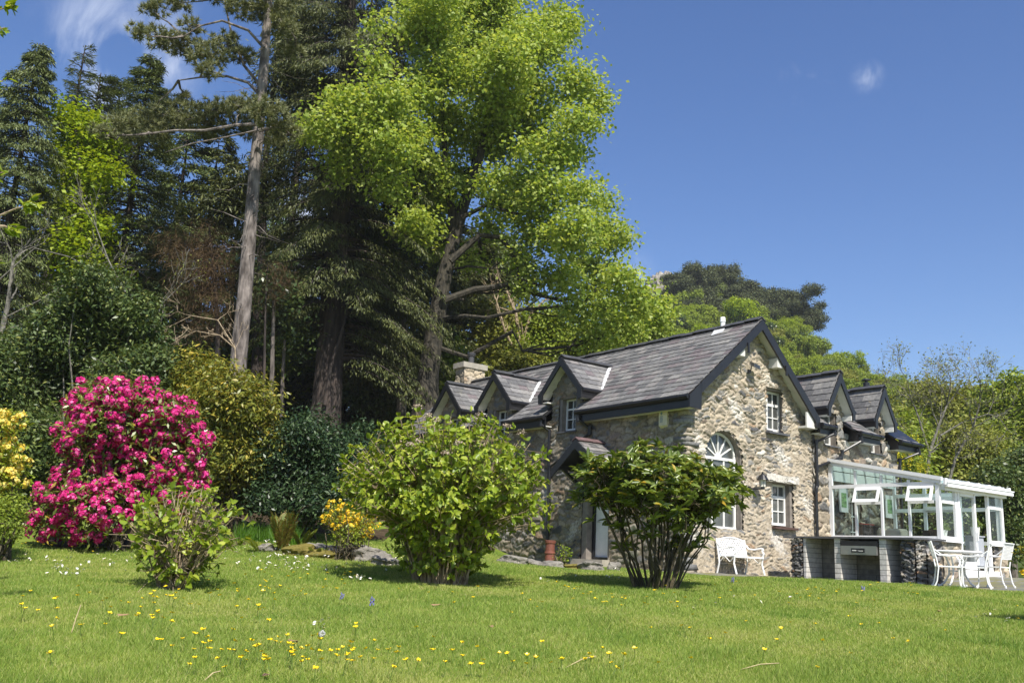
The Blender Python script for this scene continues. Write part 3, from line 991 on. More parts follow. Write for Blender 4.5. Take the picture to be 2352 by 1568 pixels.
# boards under the slates
ub = MB()
th = 0.05
def board(mb, p, mi=0, th=0.035, n=None):
    P = [np.array(q, float) for q in p]
    nn = nrm_of(P[1] - P[0], P[-1] - P[0])
    if nn[2] < 0: nn = -nn
    mb.prism(P, -nn * th, -nn * 0.004, mi)
# main left slope cut round the dormers: strips between dormers and the part above them
edges = [0.0]
for c in DORM: edges += [c - 0.6, c + 0.6]
edges.append(RL)
for i in range(0, len(edges), 2):
    a, b = edges[i], edges[i + 1]
    board(ub, [(0.0, a, 0), (0.0, b, 0), (0.8, b, 0.8 * SL_L), (0.8, a, 0.8 * SL_L)])
board(ub, [(0.8, 0, .8 * SL_L), (0.8, RL, .8 * SL_L), (PEAKU, RL, PEAKZ), (PEAKU, 0, PEAKZ)])
board(ub, [(RIGHTU, 0, .04), (RIGHTU, RL, .04), (PEAKU, RL, PEAKZ), (PEAKU, 0, PEAKZ)])
wedges = [RIGHTU]
for c, h_ in RD: wedges += [c - h_ + .1, c + h_ - .1]
wedges.append(8.70)
wsl = (WZ1 - WZ0) / (WV1 + .02)
for i in range(0, len(wedges), 2):
    a, b = wedges[i], wedges[i + 1]
    board(ub, [(a, -.02, WZ0), (b, -.02, WZ0 - .03), (b, .5, WZ0 + .52 * wsl), (a, .5, WZ0 + .52 * wsl)])
board(ub, [(RIGHTU, .5, WZ0 + .52 * wsl), (8.70, .5, WZ0 + .52 * wsl), (8.70, WV1, WZ1), (RIGHTU, WV1, WZ1)])
board(ub, [(RIGHTU, 3.6, WZ0), (8.70, 3.6, WZ0), (8.70, WV1, WZ1), (RIGHTU, WV1, WZ1)])
roof_o = roof.build('roof', [M['slate']], house)
ub.build('roof_boarding', M['black'], roof_o, HX)

# ridge tiles
def ridge_tiles(mb, p, q, ln=0.45, w=0.15, seed=0):
    rng = np.random.RandomState(seed)
    p, q = HX([p, q]); d = q - p; L = np.linalg.norm(d); d = d / L
    s = np.array([-d[1], d[0], 0]); s /= np.linalg.norm(s)
    k = int(L / ln)
    for i in range(k):
        a = p + d * (i * L / k); b = p + d * ((i + 1) * L / k + 0.02)
        j = rng.normal() * 0.006
        up0 = np.array([0, 0, 0.055 + j]); up1 = np.array([0, 0, 0.066 + j])
        dn = np.array([0, 0, -w * 0.62])
        mb.hexa([a + s * w + dn + up0, a + up0, b + up1, b + s * w + dn + up1, a + s * (w + .01) + dn + up0 + [0, 0, .02], a + up0 + [0, 0, .03], b + up1 + [0, 0, .03], b + s * (w + .01) + dn + up1 + [0, 0, .02]])
        mb.hexa([a + up0, a - s * w + dn + up0, b - s * w + dn + up1, b + up1, a + up0 + [0, 0, .03], a - s * (w + .01) + dn + up0 + [0, 0, .02], b - s * (w + .01) + dn + up1 + [0, 0, .02], b + up1 + [0, 0, .03]])
rt = MB()
ridge_tiles(rt, (PEAKU, 0.0, PEAKZ), (PEAKU, RL, PEAKZ), seed=1)
rt.build('ridge', M['ridgetile'], roof_o)
rt = MB()
ridge_tiles(rt, (RIGHTU + .1, WV1, WZ1), (8.70, WV1, WZ1), seed=2)
rt.build('ridge', M['ridgetile'], roof_o)

# --- gable bargeboards and white soffits
bb = MB()
BD = 0.24
def barge(mb, a, b, v0, v1, dep, mi=0, off=0.0):
    """board in the plane of constant v from a=(u,z) to b=(u,z), hanging down by dep"""
    P = [(a[0], v0, a[1] - off), (b[0], v0, b[1] - off), (b[0], v0, b[1] - off - dep), (a[0], v0, a[1] - off - dep)]
    mb.prism(P, (0, 0, 0), (0, v1 - v0, 0), mi)
barge(bb, (0.33, 0.33 * SL_L), (PEAKU, PEAKZ), -0.03, 0.02, BD, 0, 0.0)
barge(bb, (RIGHTU - .12, PEAKZ - SL_R * (RIGHTU - .12 - PEAKU)), (PEAKU, PEAKZ), -0.03, 0.02, BD + .02, 0, 0.0)
# boxed feet
bb.prism([(-0.02, -.03, -.03), (0.345, -.03, .345 * SL_L), (0.345, -.03, -.30), (-.02, -.03, -.28)], (0, 0, 0), (0, .05, 0))
bb.prism([(RIGHTU - .13, -.033, .16), (RIGHTU + .02, -.033, .02), (RIGHTU + .02, -.033, -.24), (RIGHTU - .13, -.033, -.22)], (0, 0, 0), (0, .055, 0))
bb.build('bargeboard', M['black'], house, HX)
sf = MB()
def soff(mb, a, b, v0, v1, off, t=0.015):
    P = [(a[0], v0, a[1] - off), (b[0], v0, b[1] - off), (b[0], v1, b[1] - off), (a[0], v1, a[1] - off)]
    mb.prism(P, (0, 0, 0), (0, 0, -t))
soff(sf, (RIGHTU - .05, .09), (PEAKU, PEAKZ), .021, .31, 0.12)
soff(sf, (0.1, .1 * SL_L), (PEAKU, PEAKZ), .021, .31, 0.12)
# purlin ends boxed in white, one on each slope
for sgn, uu in ((1, 3.05), (-1, 1.72)):
    z = float(roof_z(uu)) - .14
    sf.box((uu - .10, .021, z - .24), (uu + .10, .30, z - .02))
sf.box((RIGHTU - .42, .021, -.25), (RIGHTU - .02, .31, -.20))
sf.box((RIGHTU - .42, .024, -.20), (RIGHTU - .14, .06, .12))
sf.build('soffit', M['soffit'], house, HX)
for uu in (3.19, 1.86):
    bk = MB()
    z = float(roof_z(uu)) - .12
    bk.box((uu - .02, -.06, z - .30), (uu + .03, -.031, z - .06))
    bk.build('purlin_end', M['black'], house, HX)

# --- eaves: gutter, fascia, soffit boards, pieces between the dormers
def eaves(v0, v1):
    g = MB()
    a, b = HX([(-.03, v0, -.055), (-.03, v1, -.055)])
    g.tube([a, b], 0.065, 8)
    n = int((v1 - v0) / 1.2)
    for i in range(n + 1):
        p = a + (b - a) * (i + .3) / (n + 1)
        g.tube([p + [0, -.04, 0], p + [0, .04, 0]], 0.073, 8)
    g.build('gutter', M['black'], house)
    f = MB()
    f.box((0.02, v0, -.28), (0.05, v1, -.035))
    f.build('fascia', M['black'], house, HX)
    s = MB()
    s.box((0.051, v0 + .02, -.28), (0.26, v1 - .02, -.255))
    s.build('eave_soffit', M['soffit'], house, HX)
for i in range(0, len(edges), 2):
    eaves(edges[i] + (0.0 if i == 0 else .02), min(edges[i + 1], 12.7) - .02)

# --- front dormers
def windows(mb_frame, mb_pane, P, A, B, Nn, w, h, cols_, rows, fw=0.05, bar=0.022, transom=None):
    """a framed window: P lower left corner (local metres), A along, B up, Nn outward"""
    P, A, B, Nn = [np.asarray(q, float) for q in (P, A, B, Nn)]
    def bx(s0, s1, t0, t1, d0, d1, mbx):
        q = lambda s, t, d: P + A * s + B * t + Nn * d
        mbx.hexa([q(s0, t0, d0), q(s1, t0, d0), q(s1, t1, d0), q(s0, t1, d0), q(s0, t0, d1), q(s1, t0, d1), q(s1, t1, d1), q(s0, t1, d1)])
    bx(0, fw, 0, h, 0, .05, mb_frame); bx(w - fw, w, 0, h, 0, .05, mb_frame)
    bx(fw, w - fw, 0, fw * 1.2, 0, .051, mb_frame); bx(fw, w - fw, h - fw, h, 0, .051, mb_frame)
    for k in cols_:
        bx(w * k - bar / 2, w * k + bar / 2, fw * 1.2, h - fw, .005, .040, mb_frame)
    for k, b_ in rows:
        bx(fw, w - fw, h * k - b_ / 2, h * k + b_ / 2, .003, .046, mb_frame)
    bx(fw * .5, w - fw * .5, fw * .5, h - fw * .5, .012, .018, mb_pane)

for i, c in enumerate(DORM):
    d = MB()                                   # roof slates of both slopes
    Hd, zp, zf = 0.84, 1.42, 0.55
    back = 2.3
    slope(d, (-.02, c - Hd, zf), (back, c - Hd, zf), (-.02, c, zp), None, 30 + i)
    slope(d, (-.02, c + Hd, zf), (back, c + Hd, zf), (-.02, c, zp), None, 40 + i)
    do = d.build('dormer', M['slate'], house)
    b = MB()
    board(b, [(-.02, c - Hd, zf), (back, c - Hd, zf), (back, c, zp), (-.02, c, zp)])
    board(b, [(-.02, c + Hd, zf), (back, c + Hd, zf), (back, c, zp), (-.02, c, zp)])
    b.build('boarding', M['black'], do, HX)
    r = MB(); ridge_tiles(r, (-.03, c, zp), (1.72, c, zp), .5, .14, i); r.build('ridge', M['ridgetile'], do)
    # tubes are in local metres, boards in house units: keep them apart
    b1 = MB(); b2 = MB()
    for s in (-1, 1):
        b1.prism([(-.05, c + s * Hd, zf), (-.05, c, zp + .01), (-.05, c, zp - .21), (-.05, c + s * Hd, zf - .19)], (0, 0, 0), (.035, 0, 0))
        b1.prism([(-.053, c + s * (Hd + .02), zf), (-.053, c + s * (Hd - .14), zf + .13), (-.053, c + s * (Hd - .14), zf - .27), (-.053, c + s * (Hd + .02), zf - .25)], (0, 0, 0), (.042, 0, 0))
        b1.box((-.008, c + s * (Hd - .005) - .012, zf - .24), (.62, c + s * (Hd - .005) + .012, zf - .05))
        p, q = HX([(-.03, c + s * (Hd + .03), zf - .04), (.72, c + s * (Hd + .03), zf - .04)])
        b2 = MB(); b2.tube([p, q], .058, 8); b2.build('gutter', M['black'], do)
    b1.build('bargeboard', M['black'], do, HX)
    s_ = MB()
    for s in (-1, 1):
        s_.prism([(-.013, c, zp - .14), (-.013, c + s * (Hd - .03), zf - .11), (.27, c + s * (Hd - .03), zf - .11), (.27, c, zp - .14)], (0, 0, 0), (0, 0, -.015))
        s_.box((.03, c + s * (Hd - .14) - .12 - .0, zf - .235), (.26, c + s * (Hd - .14) + .09, zf - .205))
    s_.build('soffit', M['soffit'], do, HX)
    # lead in the valley on the sunny side
    l = MB()
    uz = lambda u: SL_L * u
    u0, u1 = zf / SL_L, zp / SL_L
    p, q = HX([(u0 - .03, c - Hd + .02, zf + .045), (u1, c - .04, zp + .04)])
    l.beam(p, q, .12, .012, up=(-.5, -.6, .7))
    p, q = HX([(u0 - .26, c - Hd + .16, uz(u0 - .26) + .05), (u0 - .02, c - Hd + .10, uz(u0 - .02) + .06)])
    l.beam(p, q, .15, .05, up=(-.5, 0, .7))
    l.build('flashing', M['lead'], do)
    # side cheeks
    for s in (-1, 1):
        k_ = MB(); k_.prism([(.27, c + s * .615, -.1), (.9, c + s * .615, .5), (.9, c + s * .615, .62), (.27, c + s * .615, .62)], (0, 0, 0), (0, -s * .02, 0))
        k_.build('cheek', M['concrete'], do, HX)
    fr = MB(); pn = MB(); rv = MB()
    windows(fr, pn, L3(.44, c - .02 - .26, -.40), (0, 1, 0), (0, 0, 1), (-1, 0, 0), .52 * K, .80 * K, [.5], [(.36, .022), (.68, .05)], .05, .022)
    wo_ = fr.build('window', M['white'], do)
    pn.build('pane', M['panedark'], wo_)
    rv.box((.26, c - .36, -.46), (.52, c - .30, .44)); rv.box((.26, c + .24, -.46), (.52, c + .34, .44)); rv.box((.26, c - .36, .40), (.52, c + .34, .46))
    rv.build('reveal', M['render'], do, HX)
    sl_ = MB(); sl_.box((.19, c - .40, -.47), (.50, c + .36, -.43)); sl_.build('sill', M['slab'], do, HX)

# --- wing dormers
for i, (c, Hd) in enumerate(RD):
    zp, zf = (1.27, .36) if i == 0 else (1.17, .29)
    d = MB()
    back = 1.9
    slope(d, (c - Hd, 0.0, zf), (c - Hd, back, zf), (c, 0.0, zp), None, 50 + i)
    slope(d, (c + Hd, 0.0, zf), (c + Hd, back, zf), (c, 0.0, zp), None, 60 + i)
    do = d.build('dormer', M['slate'], house)
    b = MB()
    for s in (-1, 1):
        board(b, [(c + s * Hd, 0, zf), (c + s * Hd, back, zf), (c, back, zp), (c, 0, zp)])
    b.build('boarding', M['black'], do, HX)
    r = MB(); ridge_tiles(r, (c, -.02, zp), (c, 1.85, zp), .5, .13, 7 + i); r.build('ridge', M['ridgetile'], do)
    b1 = MB(); b2 = MB(); s_ = MB()
    for s in (-1, 1):
        b1.prism([(c + s * Hd, -.03, zf), (c, -.03, zp + .01), (c, -.03, zp - .26), (c + s * Hd, -.03, zf - .22)], (0, 0, 0), (0, .035, 0))
        b1.prism([(c + s * (Hd + .01), -.033, zf), (c + s * (Hd - .09), -.033, zf + .14), (c + s * (Hd - .09), -.033, zf - .25), (c + s * (Hd + .01), -.033, zf - .23)], (0, 0, 0), (0, .042, 0))
        b1.box((c + s * Hd - .012, .01, zf - .2), (c + s * Hd + .012, .55, zf - .04))
        p, q = HX([(c + s * (Hd + .03), -.02, zf - .03), (c + s * (Hd + .03), .6, zf - .03)])
        b2 = MB(); b2.tube([p, q], .055, 8); b2.build('gutter', M['black'], do)
        s_.prism([(c, .006, zp - .16), (c + s * (Hd - .02), .006, zf - .1), (c + s * (Hd - .02), .31, zf - .1), (c, .31, zp - .16)], (0, 0, 0), (0, 0, -.015))
        s_.box((c + s * (Hd - .06) - .05, .008, zf - .24), (c + s * (Hd - .06) + .05, .30, zf - .12))
    b1.build('bargeboard', M['black'], do, HX); s_.build('soffit', M['white'], do, HX)
    fr = MB(); pn = MB()
    windows(fr, pn, L3(c - .06 - .24, .50, -.52), (1, 0, 0), (0, 0, 1), (0, -1, 0), .48 * K, .78 * K, [.5], [(.36, .022), (.68, .05)])
    wo_ = fr.build('window', M['white'], do); pn.build('pane', M['pane'], wo_)
    rv = MB(); rv.box((c + .17, .31, -.56), (c + .22, .56, .30)); rv.box((c - .36, .31, -.56), (c - .30, .56, .30)); rv.build('reveal', M['render'], do, HX)
    sl_ = MB(); sl_.box((c - .36, .20, -.575), (c + .24, .52, -.545)); sl_.build('sill', M['slab'], do, HX)
    for s in (-1, 1):
        k_ = MB(); k_.box((c + s * (Hd - .10) - .015, .31, -.12), (c + s * (Hd - .10) + .015, 1.0, zf))
        k_.build('cheek', M['concrete'], do, HX)

# wing eaves: three pieces between the dormers
for a, b, cut in ((RIGHTU + .03, 5.00, 0), (5.96, 6.93, 1), (7.70, 8.72, 1)):
    g = MB()
    za = -.10 - .015 * (a - 4.4)
    p, q = HX([(a, -.07, za - .05), (b, -.07, za - .06)])
    g.tube([p, q], .068, 8)
    for k in (.08, .5, .9):
        m_ = p + (q - p) * k
        g.tube([m_ - (q - p) / np.linalg.norm(q - p) * .05, m_ + (q - p) / np.linalg.norm(q - p) * .05], .078, 8)
    g.build('gutter', M['black'], house)
    f = MB()
    f.box((a, -.015, za - .24), (b - .02, .012, za - .03))
    if cut:                                   # boxed end of the eave
        f.prism([(a - .0, .012, za - .24), (a, .012, za - .01), (a, .40, za + .25), (a, .40, za - .24)], (0, 0, 0), (.025, 0, 0))
    f.build('fascia', M['black'], house, HX)
    s_ = MB(); s_.box((a + .03, .013, za - .24), (b - .02, .31, za - .215)); s_.build('eave_soffit', M['white'], house, HX)

# --- downpipes
def pipe(pts, r=.042):
    m_ = MB(); m_.tube(list(HX(pts)), r, 8)
    for p in HX(pts)[1:-1]:
        m_.tube([p + [0, 0, -.06], p + [0, 0, .06]], r * 1.25, 8)
    return m_.build('downpipe', M['black'], house)
pipe([(4.94, -.07, -.16), (4.94, -.07, -.30), (4.58, .20, -.52), (4.58, .20, -1.15), (4.58, .20, -1.55), (4.53, .20, -1.68), (4.53, .20, -3.72)])
pipe([(6.02, -.07, -.20), (6.02, -.07, -.36), (5.60, .20, -.66), (5.55, .20, -.80), (4.60, .20, -1.12)])
pipe([(8.55, -.07, -.24), (8.55, -.07, -.40), (8.10, .22, -.62), (8.10, .22, -3.6)])
pipe([(-.03, 3.65, -.12), (-.03, 3.65, -.22), (.18, 3.45, -.45), (.18, 3.45, -.55), (.18, 4.35, -1.05), (.18, 4.95, -1.30), (.18, 4.95, -3.7)])
pipe([(-.03, 5.12, -.12), (-.03, 5.12, -.22), (.18, 5.02, -.4), (.18, 4.99, -1.6)])

# --- gable windows
def gable_window(u0, u1, z0, z1, rows):
    fr = MB(); pn = MB()
    windows(fr, pn, L3(u0, .50, z0), (1, 0, 0), (0, 0, 1), (0, -1, 0), (u1 - u0) * K, (z1 - z0) * K, [.5], rows, .055, .028)
    w_ = fr.build('window', M['white'], house)
    pn.build('pane', M['pane'], w_)
    return w_
w1 = gable_window(3.06, 3.54, -.40, .54, [(.34, .028), (.66, .07)])
sl_ = MB(); sl_.box((2.83, .18, -.50), (3.58, .54, -.455)); sl_.box((2.86, .30, -.455), (3.10, .56, -.41)); sl_.build('sill', M['slab'], w1, HX)
w2 = gable_window(3.20, 3.70, -2.57, -1.63, [(.34, .028), (.68, .085)])
sl_ = MB(); sl_.box((3.00, .18, -2.66), (3.82, .54, -2.61)); sl_.build('sill', plain('brown_slate_sill', (.09, .05, .04), .6, noise=.3), w2, HX)
rv = MB()
rv.box((3.54, .33, -.45), (3.60, .60, .62)); rv.box((2.86, .47, -.45), (3.06, .6, .6)); rv.box((2.80, .34, -.48), (2.86, .60, .62)); rv.box((2.84, .33, .55), (3.60, .60, .62))
rv.build('reveal', M['render'], w1, HX)
rv = MB()
rv.box((3.70, .33, -2.62), (3.80, .60, -1.60)); rv.box((2.98, .33, -2.62), (3.02, .60, -1.60)); rv.box((3.02, .47, -2.62), (3.20, .60, -1.6)); rv.box((2.98, .33, -1.63), (3.80, .60, -1.58))
rv.build('reveal', M['render'], w2, HX)
li = stonewall('lintel', house, L3(2.72, .19, -1.62), (1, 0, 0), (0, 0, 1), (0, -1, 0), 1.16 * K, .20 * K, lambda s, t: (t > .03 + .02 * np.sin(s * 9)) & (t < .20 + .02 * np.sin(s * 6)), cw=.9, ch=.4, depth=.02, res=.02, seed=31, cols=[(.62, .59, .54)], probs=[1.0], mortar=(.6, .57, .52))
lb = MB(); lb.box((2.74, .20, -1.61), (3.86, .34, -1.44)); lb.build('backing', M['concrete'], li, HX)
# arched window
fr = MB(); pn = MB()
cu, rr, zc = 1.41, .565, -1.20
n = 24
def arc(r, a): return (cu + r * math.cos(a), zc + r * math.sin(a))
for i in range(n):
    a0, a1 = math.pi * i / n, math.pi * (i + 1) / n
    P = [arc(rr, a0), arc(rr, a1), arc(rr - .055, a1), arc(rr - .055, a0)]
    fr.prism([(p[0], .46, p[1]) for p in P], (0, 0, 0), (0, .06, 0))
for k in range(1, 6):
    a = math.pi * k / 6
    p, q = arc(.10, a), arc(rr - .05, a)
    fr.beam((p[0], .485, p[1]), (q[0], .485, q[1]), .03, .035, up=(0, 1, 0))
for i in range(8):
    a0, a1 = math.pi * i / 8, math.pi * (i + 1) / 8
    fr.prism([(cu, .463, zc), (arc(.11, a0)[0], .463, arc(.11, a0)[1]), (arc(.11, a1)[0], .463, arc(.11, a1)[1])], (0, 0, 0), (0, .05, 0))
fr.box((cu - rr, .455, zc - .05), (cu + rr, .52, zc + .012))
for x in (cu - rr, cu + rr - .06): fr.box((x, .457, -2.75), (x + .06, .518, zc - .05))
for k in (-.19, .19): fr.box((cu + k - .02, .468, -2.70), (cu + k + .02, .505, zc - .05))
for z in (-1.75, -2.25): fr.box((cu - rr + .06, .472, z - .012), (cu + rr - .06, .500, z + .012))
fr.box((cu - rr, .45, -2.76), (cu + rr, .52, -2.70))
aw = fr.build('arched_window', M['white'], house, HX)
pn.prism([(cu + (rr - .02) * math.cos(math.pi * i / n), .49, zc + (rr - .02) * math.sin(math.pi * i / n)) for i in range(n + 1)] + [(cu - rr + .02, .49, -2.72), (cu + rr - .02, .49, -2.72)], (0, 0, 0), (0, .006, 0))
pn.build('pane', M['pane'], aw, HX)
rv = MB()
for i in range(n):
    a0, a1 = math.pi * i / n, math.pi * (i + 1) / n
    R0, R1 = .575, .66
    q = lambda r, a: (1.42 + r * math.cos(a), zc + r * math.sin(a))
    P = [q(R0, a0), q(R1, a0), q(R1, a1), q(R0, a1)]
    rv.prism([(p[0], .33, p[1]) for p in P], (0, 0, 0), (0, .25, 0))
rv.box((1.995, .33, -2.8), (2.06, .58, zc)); rv.box((.78, .33, -2.8), (.845, .58, zc))
rv.build('reveal', M['render'], aw, HX)
# backs of the deep openings
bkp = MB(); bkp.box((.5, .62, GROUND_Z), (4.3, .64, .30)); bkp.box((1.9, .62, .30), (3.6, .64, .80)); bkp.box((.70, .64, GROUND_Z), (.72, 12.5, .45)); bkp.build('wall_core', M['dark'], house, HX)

# --- front door and porch hood
dr = MB()
dr.box((.50, 2.86, -3.47), (.55, 3.49, -1.75)); dr.box((.488, 2.98, -3.30), (.50, 3.37, -2.60)); dr.box((.488, 2.98, -2.48), (.50, 3.37, -1.85))
door = dr.build('front_door', M['white'], house, HX)
h_ = MB(); h_.tube(list(HX([(.45, 3.40, -2.65), (.45, 3.30, -2.65)])), .012, 6); h_.build('handle', M['steel'], door)
df = MB(); df.box((.44, 3.49, -3.5), (.58, 3.56, -1.70)); df.box((.44, 2.80, -3.5), (.58, 2.86, -1.70)); df.box((.44, 2.80, -1.75), (.58, 3.56, -1.68)); df.box((.42, 2.86, -3.53), (.6, 3.49, -3.47))
df.build('frame', M['black'], door, HX)
rv = MB(); rv.box((.27, 3.56, -3.65), (.60, 3.74, -1.80)); rv.box((.27, 2.70, -3.65), (.60, 2.80, -1.80)); rv.box((.27, 2.70, -1.86), (.60, 3.74, -1.80)); rv.build('reveal', M['render'], door, HX)
st_ = MB(); st_.box((.02, 2.70, -3.85), (.62, 3.85, -3.53)); st_.box((-.35, 2.6, -4.0), (.05, 3.75, -3.70)); st_.build('doorstep', M['concrete'], house, HX)
po = MB(); pc, pH, pz, pf = 3.02, .84, -.84, -1.46
slope(po, (-.60, pc - pH, pf), (.26, pc - pH, pf), (-.60, pc, pz), None, 71, .17, .24)
slope(po, (-.60, pc + pH, pf), (.26, pc + pH, pf), (-.60, pc, pz), None, 72, .17, .24)
porch = po.build('porch_hood', M['slate'], house)
pb = MB()
for s in (-1, 1):
    board(pb, [(-.58, pc + s * pH, pf), (.26, pc + s * pH, pf), (.26, pc, pz), (-.58, pc, pz)])
    pb.prism([(-.63, pc + s * (pH + .02), pf - .02), (-.63, pc, pz + .01), (-.63, pc, pz - .20), (-.63, pc + s * (pH + .02), pf - .22)], (0, 0, 0), (.035, 0, 0))
    pb.beam((-.55, pc + s * .58, pf + .02), (.24, pc + s * .58, pf - .50), .07, .07)
    pb.box((-.58, pc + s * .58 - .04, pf - .04), (.24, pc + s * .58 + .04, pf + .05))
    pb.box((.18, pc + s * .58 - .035, pf - .6), (.245, pc + s * .58 + .035, pf - .04))
pb.build('timber_frame', M['black'], porch, HX)
r = MB(); ridge_tiles(r, (-.62, pc, pz), (.24, pc, pz), .4, .13, 9); r.build('ridge', plain('red_brown_ridge', (.12, .075, .075), .6, noise=.3), porch)

# --- chimney, flue pipes
chm = stonewall('chimney', house, L3(2.0, 12.05, 1.2), (1, 0, 0), (0, 0, 1), (0, -1, 0), .82 * K, 1.32 * K, lambda s, t: t > -1, cw=.36, ch=.20, depth=.05, res=.03, seed=41, tone=1.0, cols=[(.44, .37, .27), (.38, .33, .26), (.34, .26, .18)], probs=[.5, .3, .2])
stonewall('chimney_side', chm, L3(2.0, 12.05, 1.2), (0, 1, 0), (0, 0, 1), (-1, 0, 0), .5 * K, 1.32 * K, lambda s, t: t > -1, cw=.36, ch=.20, depth=.05, res=.03, seed=42, tone=.9, cols=[(.44, .37, .27), (.38, .33, .26)], probs=[.6, .4])
cb = MB(); cb.box((2.01, 12.06, .8), (2.81, 12.55, 2.52)); cb.build('core', M['concrete'], chm, HX)
cc_ = MB(); cc_.box((1.92, 11.98, 2.52), (2.89, 12.62, 2.70)); cc_.build('cap', M['concrete'], chm, HX)
cp = MB(); p0_ = L3(2.42, 12.3, 2.70)
cp.lathe([(.13, 0), (.115, .05), (.11, .30), (.14, .32), (.17, .42), (.10, .46), (0.0, .47)], p0_, 12)
cp.build('chimney_pot', plain('dark_pot', (.05, .05, .055), .6), chm)
fp = MB(); p0_ = L3(PEAKU - .02, 1.18, 2.02)
fp.lathe([(.065, 0), (.065, .22), (.078, .225), (.072, .34), (.06, .36), (0, .365)], p0_, 12); fp.build('flue_pipe', M['upvc'], house)
fl_ = MB(); a, b = HX([(PEAKU - .30, 1.12, PEAKZ - .26 + .05), (PEAKU - .06, 1.22, PEAKZ - .05 + .05)]); fl_.beam(a, b, .36, .01, up=(-.6, 0, .75)); fl_.build('flashing', M['lead'], house)
fp = MB(); p0_ = L3(7.62, .8, .80)
fp.lathe([(.095, 0), (.095, .72), (.088, .725), (.04, .73), (.04, .78), (.14, .79), (.135, .81), (.07, .84), (0, .85)], p0_, 14); fp.build('black_flue', M['black'], house)

# --- things fixed on the walls
ab = empty('alarm_box', hw(.25, .96, -.6), 'cream alarm box high on the shaded wall under the eave', 'alarm box', HYAW)
m_ = MB()
k0 = np.array([0, 0, 0.0])
m_.prism([(-.09, -.14, .02), (-.09, .14, .02), (-.09, .14, .40), (-.09, -.14, .40)], (0, 0, 0), (.10, 0, 0))
m_.prism([(-.09, -.14, .02), (-.02, -.13, -.04), (-.02, .13, -.04), (-.09, .14, .02)], (0, 0, 0), (.03, 0, .005))
m_.build('case', plain('cream_plastic', (.60, .54, .38), .6, noise=.12), ab)
m_ = MB()
m_.prism([(-.094, .085, .33), (-.094, .045, .38), (-.094, .005, .33), (-.094, .045, .28)], (0, 0, 0), (.003, 0, 0))
for q in range(5):
    m_.box((-.094, -.0, .24 - q * .033), (-.091, .095, .255 - q * .033))
m_.build('printed_mark', plain('blue_grey_print', (.14, .22, .27), .6), ab)

wl = empty('wall_lantern', hw(2.38, .22, -1.86), 'black carriage lantern with white glass on the stone gable', 'wall lamp', HYAW)
m_ = MB(); m_.tube([(-.28, .0, .02), (-.28, -.03, .03), (-.05, -.16, .04), (.02, -.2, .06)], .022, 6); m_.box((-.32, -.04, -.05), (-.24, .0, .09)); m_.tube([(.02, -.2, .03), (.02, -.2, .09)], .05, 8)
m_.build('bracket', M['black'], wl)
m_ = MB(); m_.lathe([(.07, .09), (.085, .27)], (.02, -.2, 0), 6); m_.build('glass', plain('opal_glass', (.62, .60, .53), .25), wl)
m_ = MB(); m_.lathe([(.075, .085), (.06, .088)], (.02, -.2, 0), 6)
for k in range(6):
    a = math.pi * 2 * k / 6
    m_.tube([(.02 + .075 * math.cos(a), -.2 + .075 * math.sin(a), .09), (.02 + .089 * math.cos(a), -.2 + .089 * math.sin(a), .27)], .006, 4)
m_.lathe([(.155, .262), (.15, .272), (.08, .385), (.05, .39), (.05, .41), (.02, .42), (.02, .45), (.035, .46), (0, .47)], (.02, -.2, 0), 16)
m_.build('hood', M['black'], wl, smoothf=False)

fl = empty('floodlight', hw(2.27, .20, .95), 'small grey floodlight on the gable below the roof peak', 'floodlight', HYAW)
m_ = MB(); m_.tube([(-.08, .08, -.10), (-.08, -.02, -.10), (-.08, -.05, .02)], .014, 6); m_.box((-.12, .0, -.16), (-.05, .06, -.07)); m_.build('bracket', M['black'], fl)
m_ = MB(); m_.prism([(-.10, -.16, -.02), (.12, -.16, -.06), (.12, -.02, .0), (-.10, -.02, .05)], (0, 0, 0), (0, 0, .10)); m_.build('housing', plain('grey_metal', (.16, .16, .165), .35, .5), fl)
m_ = MB(); m_.prism([(-.08, -.165, -.01), (.10, -.165, -.045), (.10, -.165, .03), (-.08, -.165, .07)], (0, 0, 0), (0, .006, 0)); m_.build('lens', M['panedark'], fl)
# ------------------------------------------------------------------ conservatory
cons = empty('conservatory', HOUSE_LOC, 'white framed glass lean-to conservatory against the stone house', 'conservatory', HYAW)
UA, VB, UE, VW = 5.11, -2.55, 7.81, .27
fr = MB(); pn_list = []
def cbox(mb, a, b, mi=0):
    lo = [min(x, y) for x, y in zip(a, b)]; hi = [max(x, y) for x, y in zip(a, b)]
    mb.box(lo, hi, mi)
fd = .055
def rz_(v):
    """underside of the sloping roof"""
    return -1.02 + (VW - v) / (VW - VB) * (-.55)
# side A (plane u = UA)
ma = [(-.46, .028), (-1.14, .028), (-1.82, .028)]
cbox(fr, (UA, VW, -2.78), (UA + fd, .17, rz_(.2)))
cbox(fr, (UA - .002, VB, -2.78), (UA + .09, VB + .09, -1.58))
for v, h_ in ma:
    cbox(fr, (UA + .003, v - h_, -2.70), (UA + fd - .003, v + h_, rz_(v) - .03))
cbox(fr, (UA, .17, -2.78), (UA + fd, VB + .11, -2.70))
cbox(fr, (UA - .003, .17, -1.60), (UA + fd + .002, VB + .09, -1.515))
for v0, v1 in ((-.46, -1.14), (-1.82, -2.44)):
    cbox(fr, (UA + .001, v0 - .035, -1.99), (UA + fd - .001, v1 + .035, -1.92))
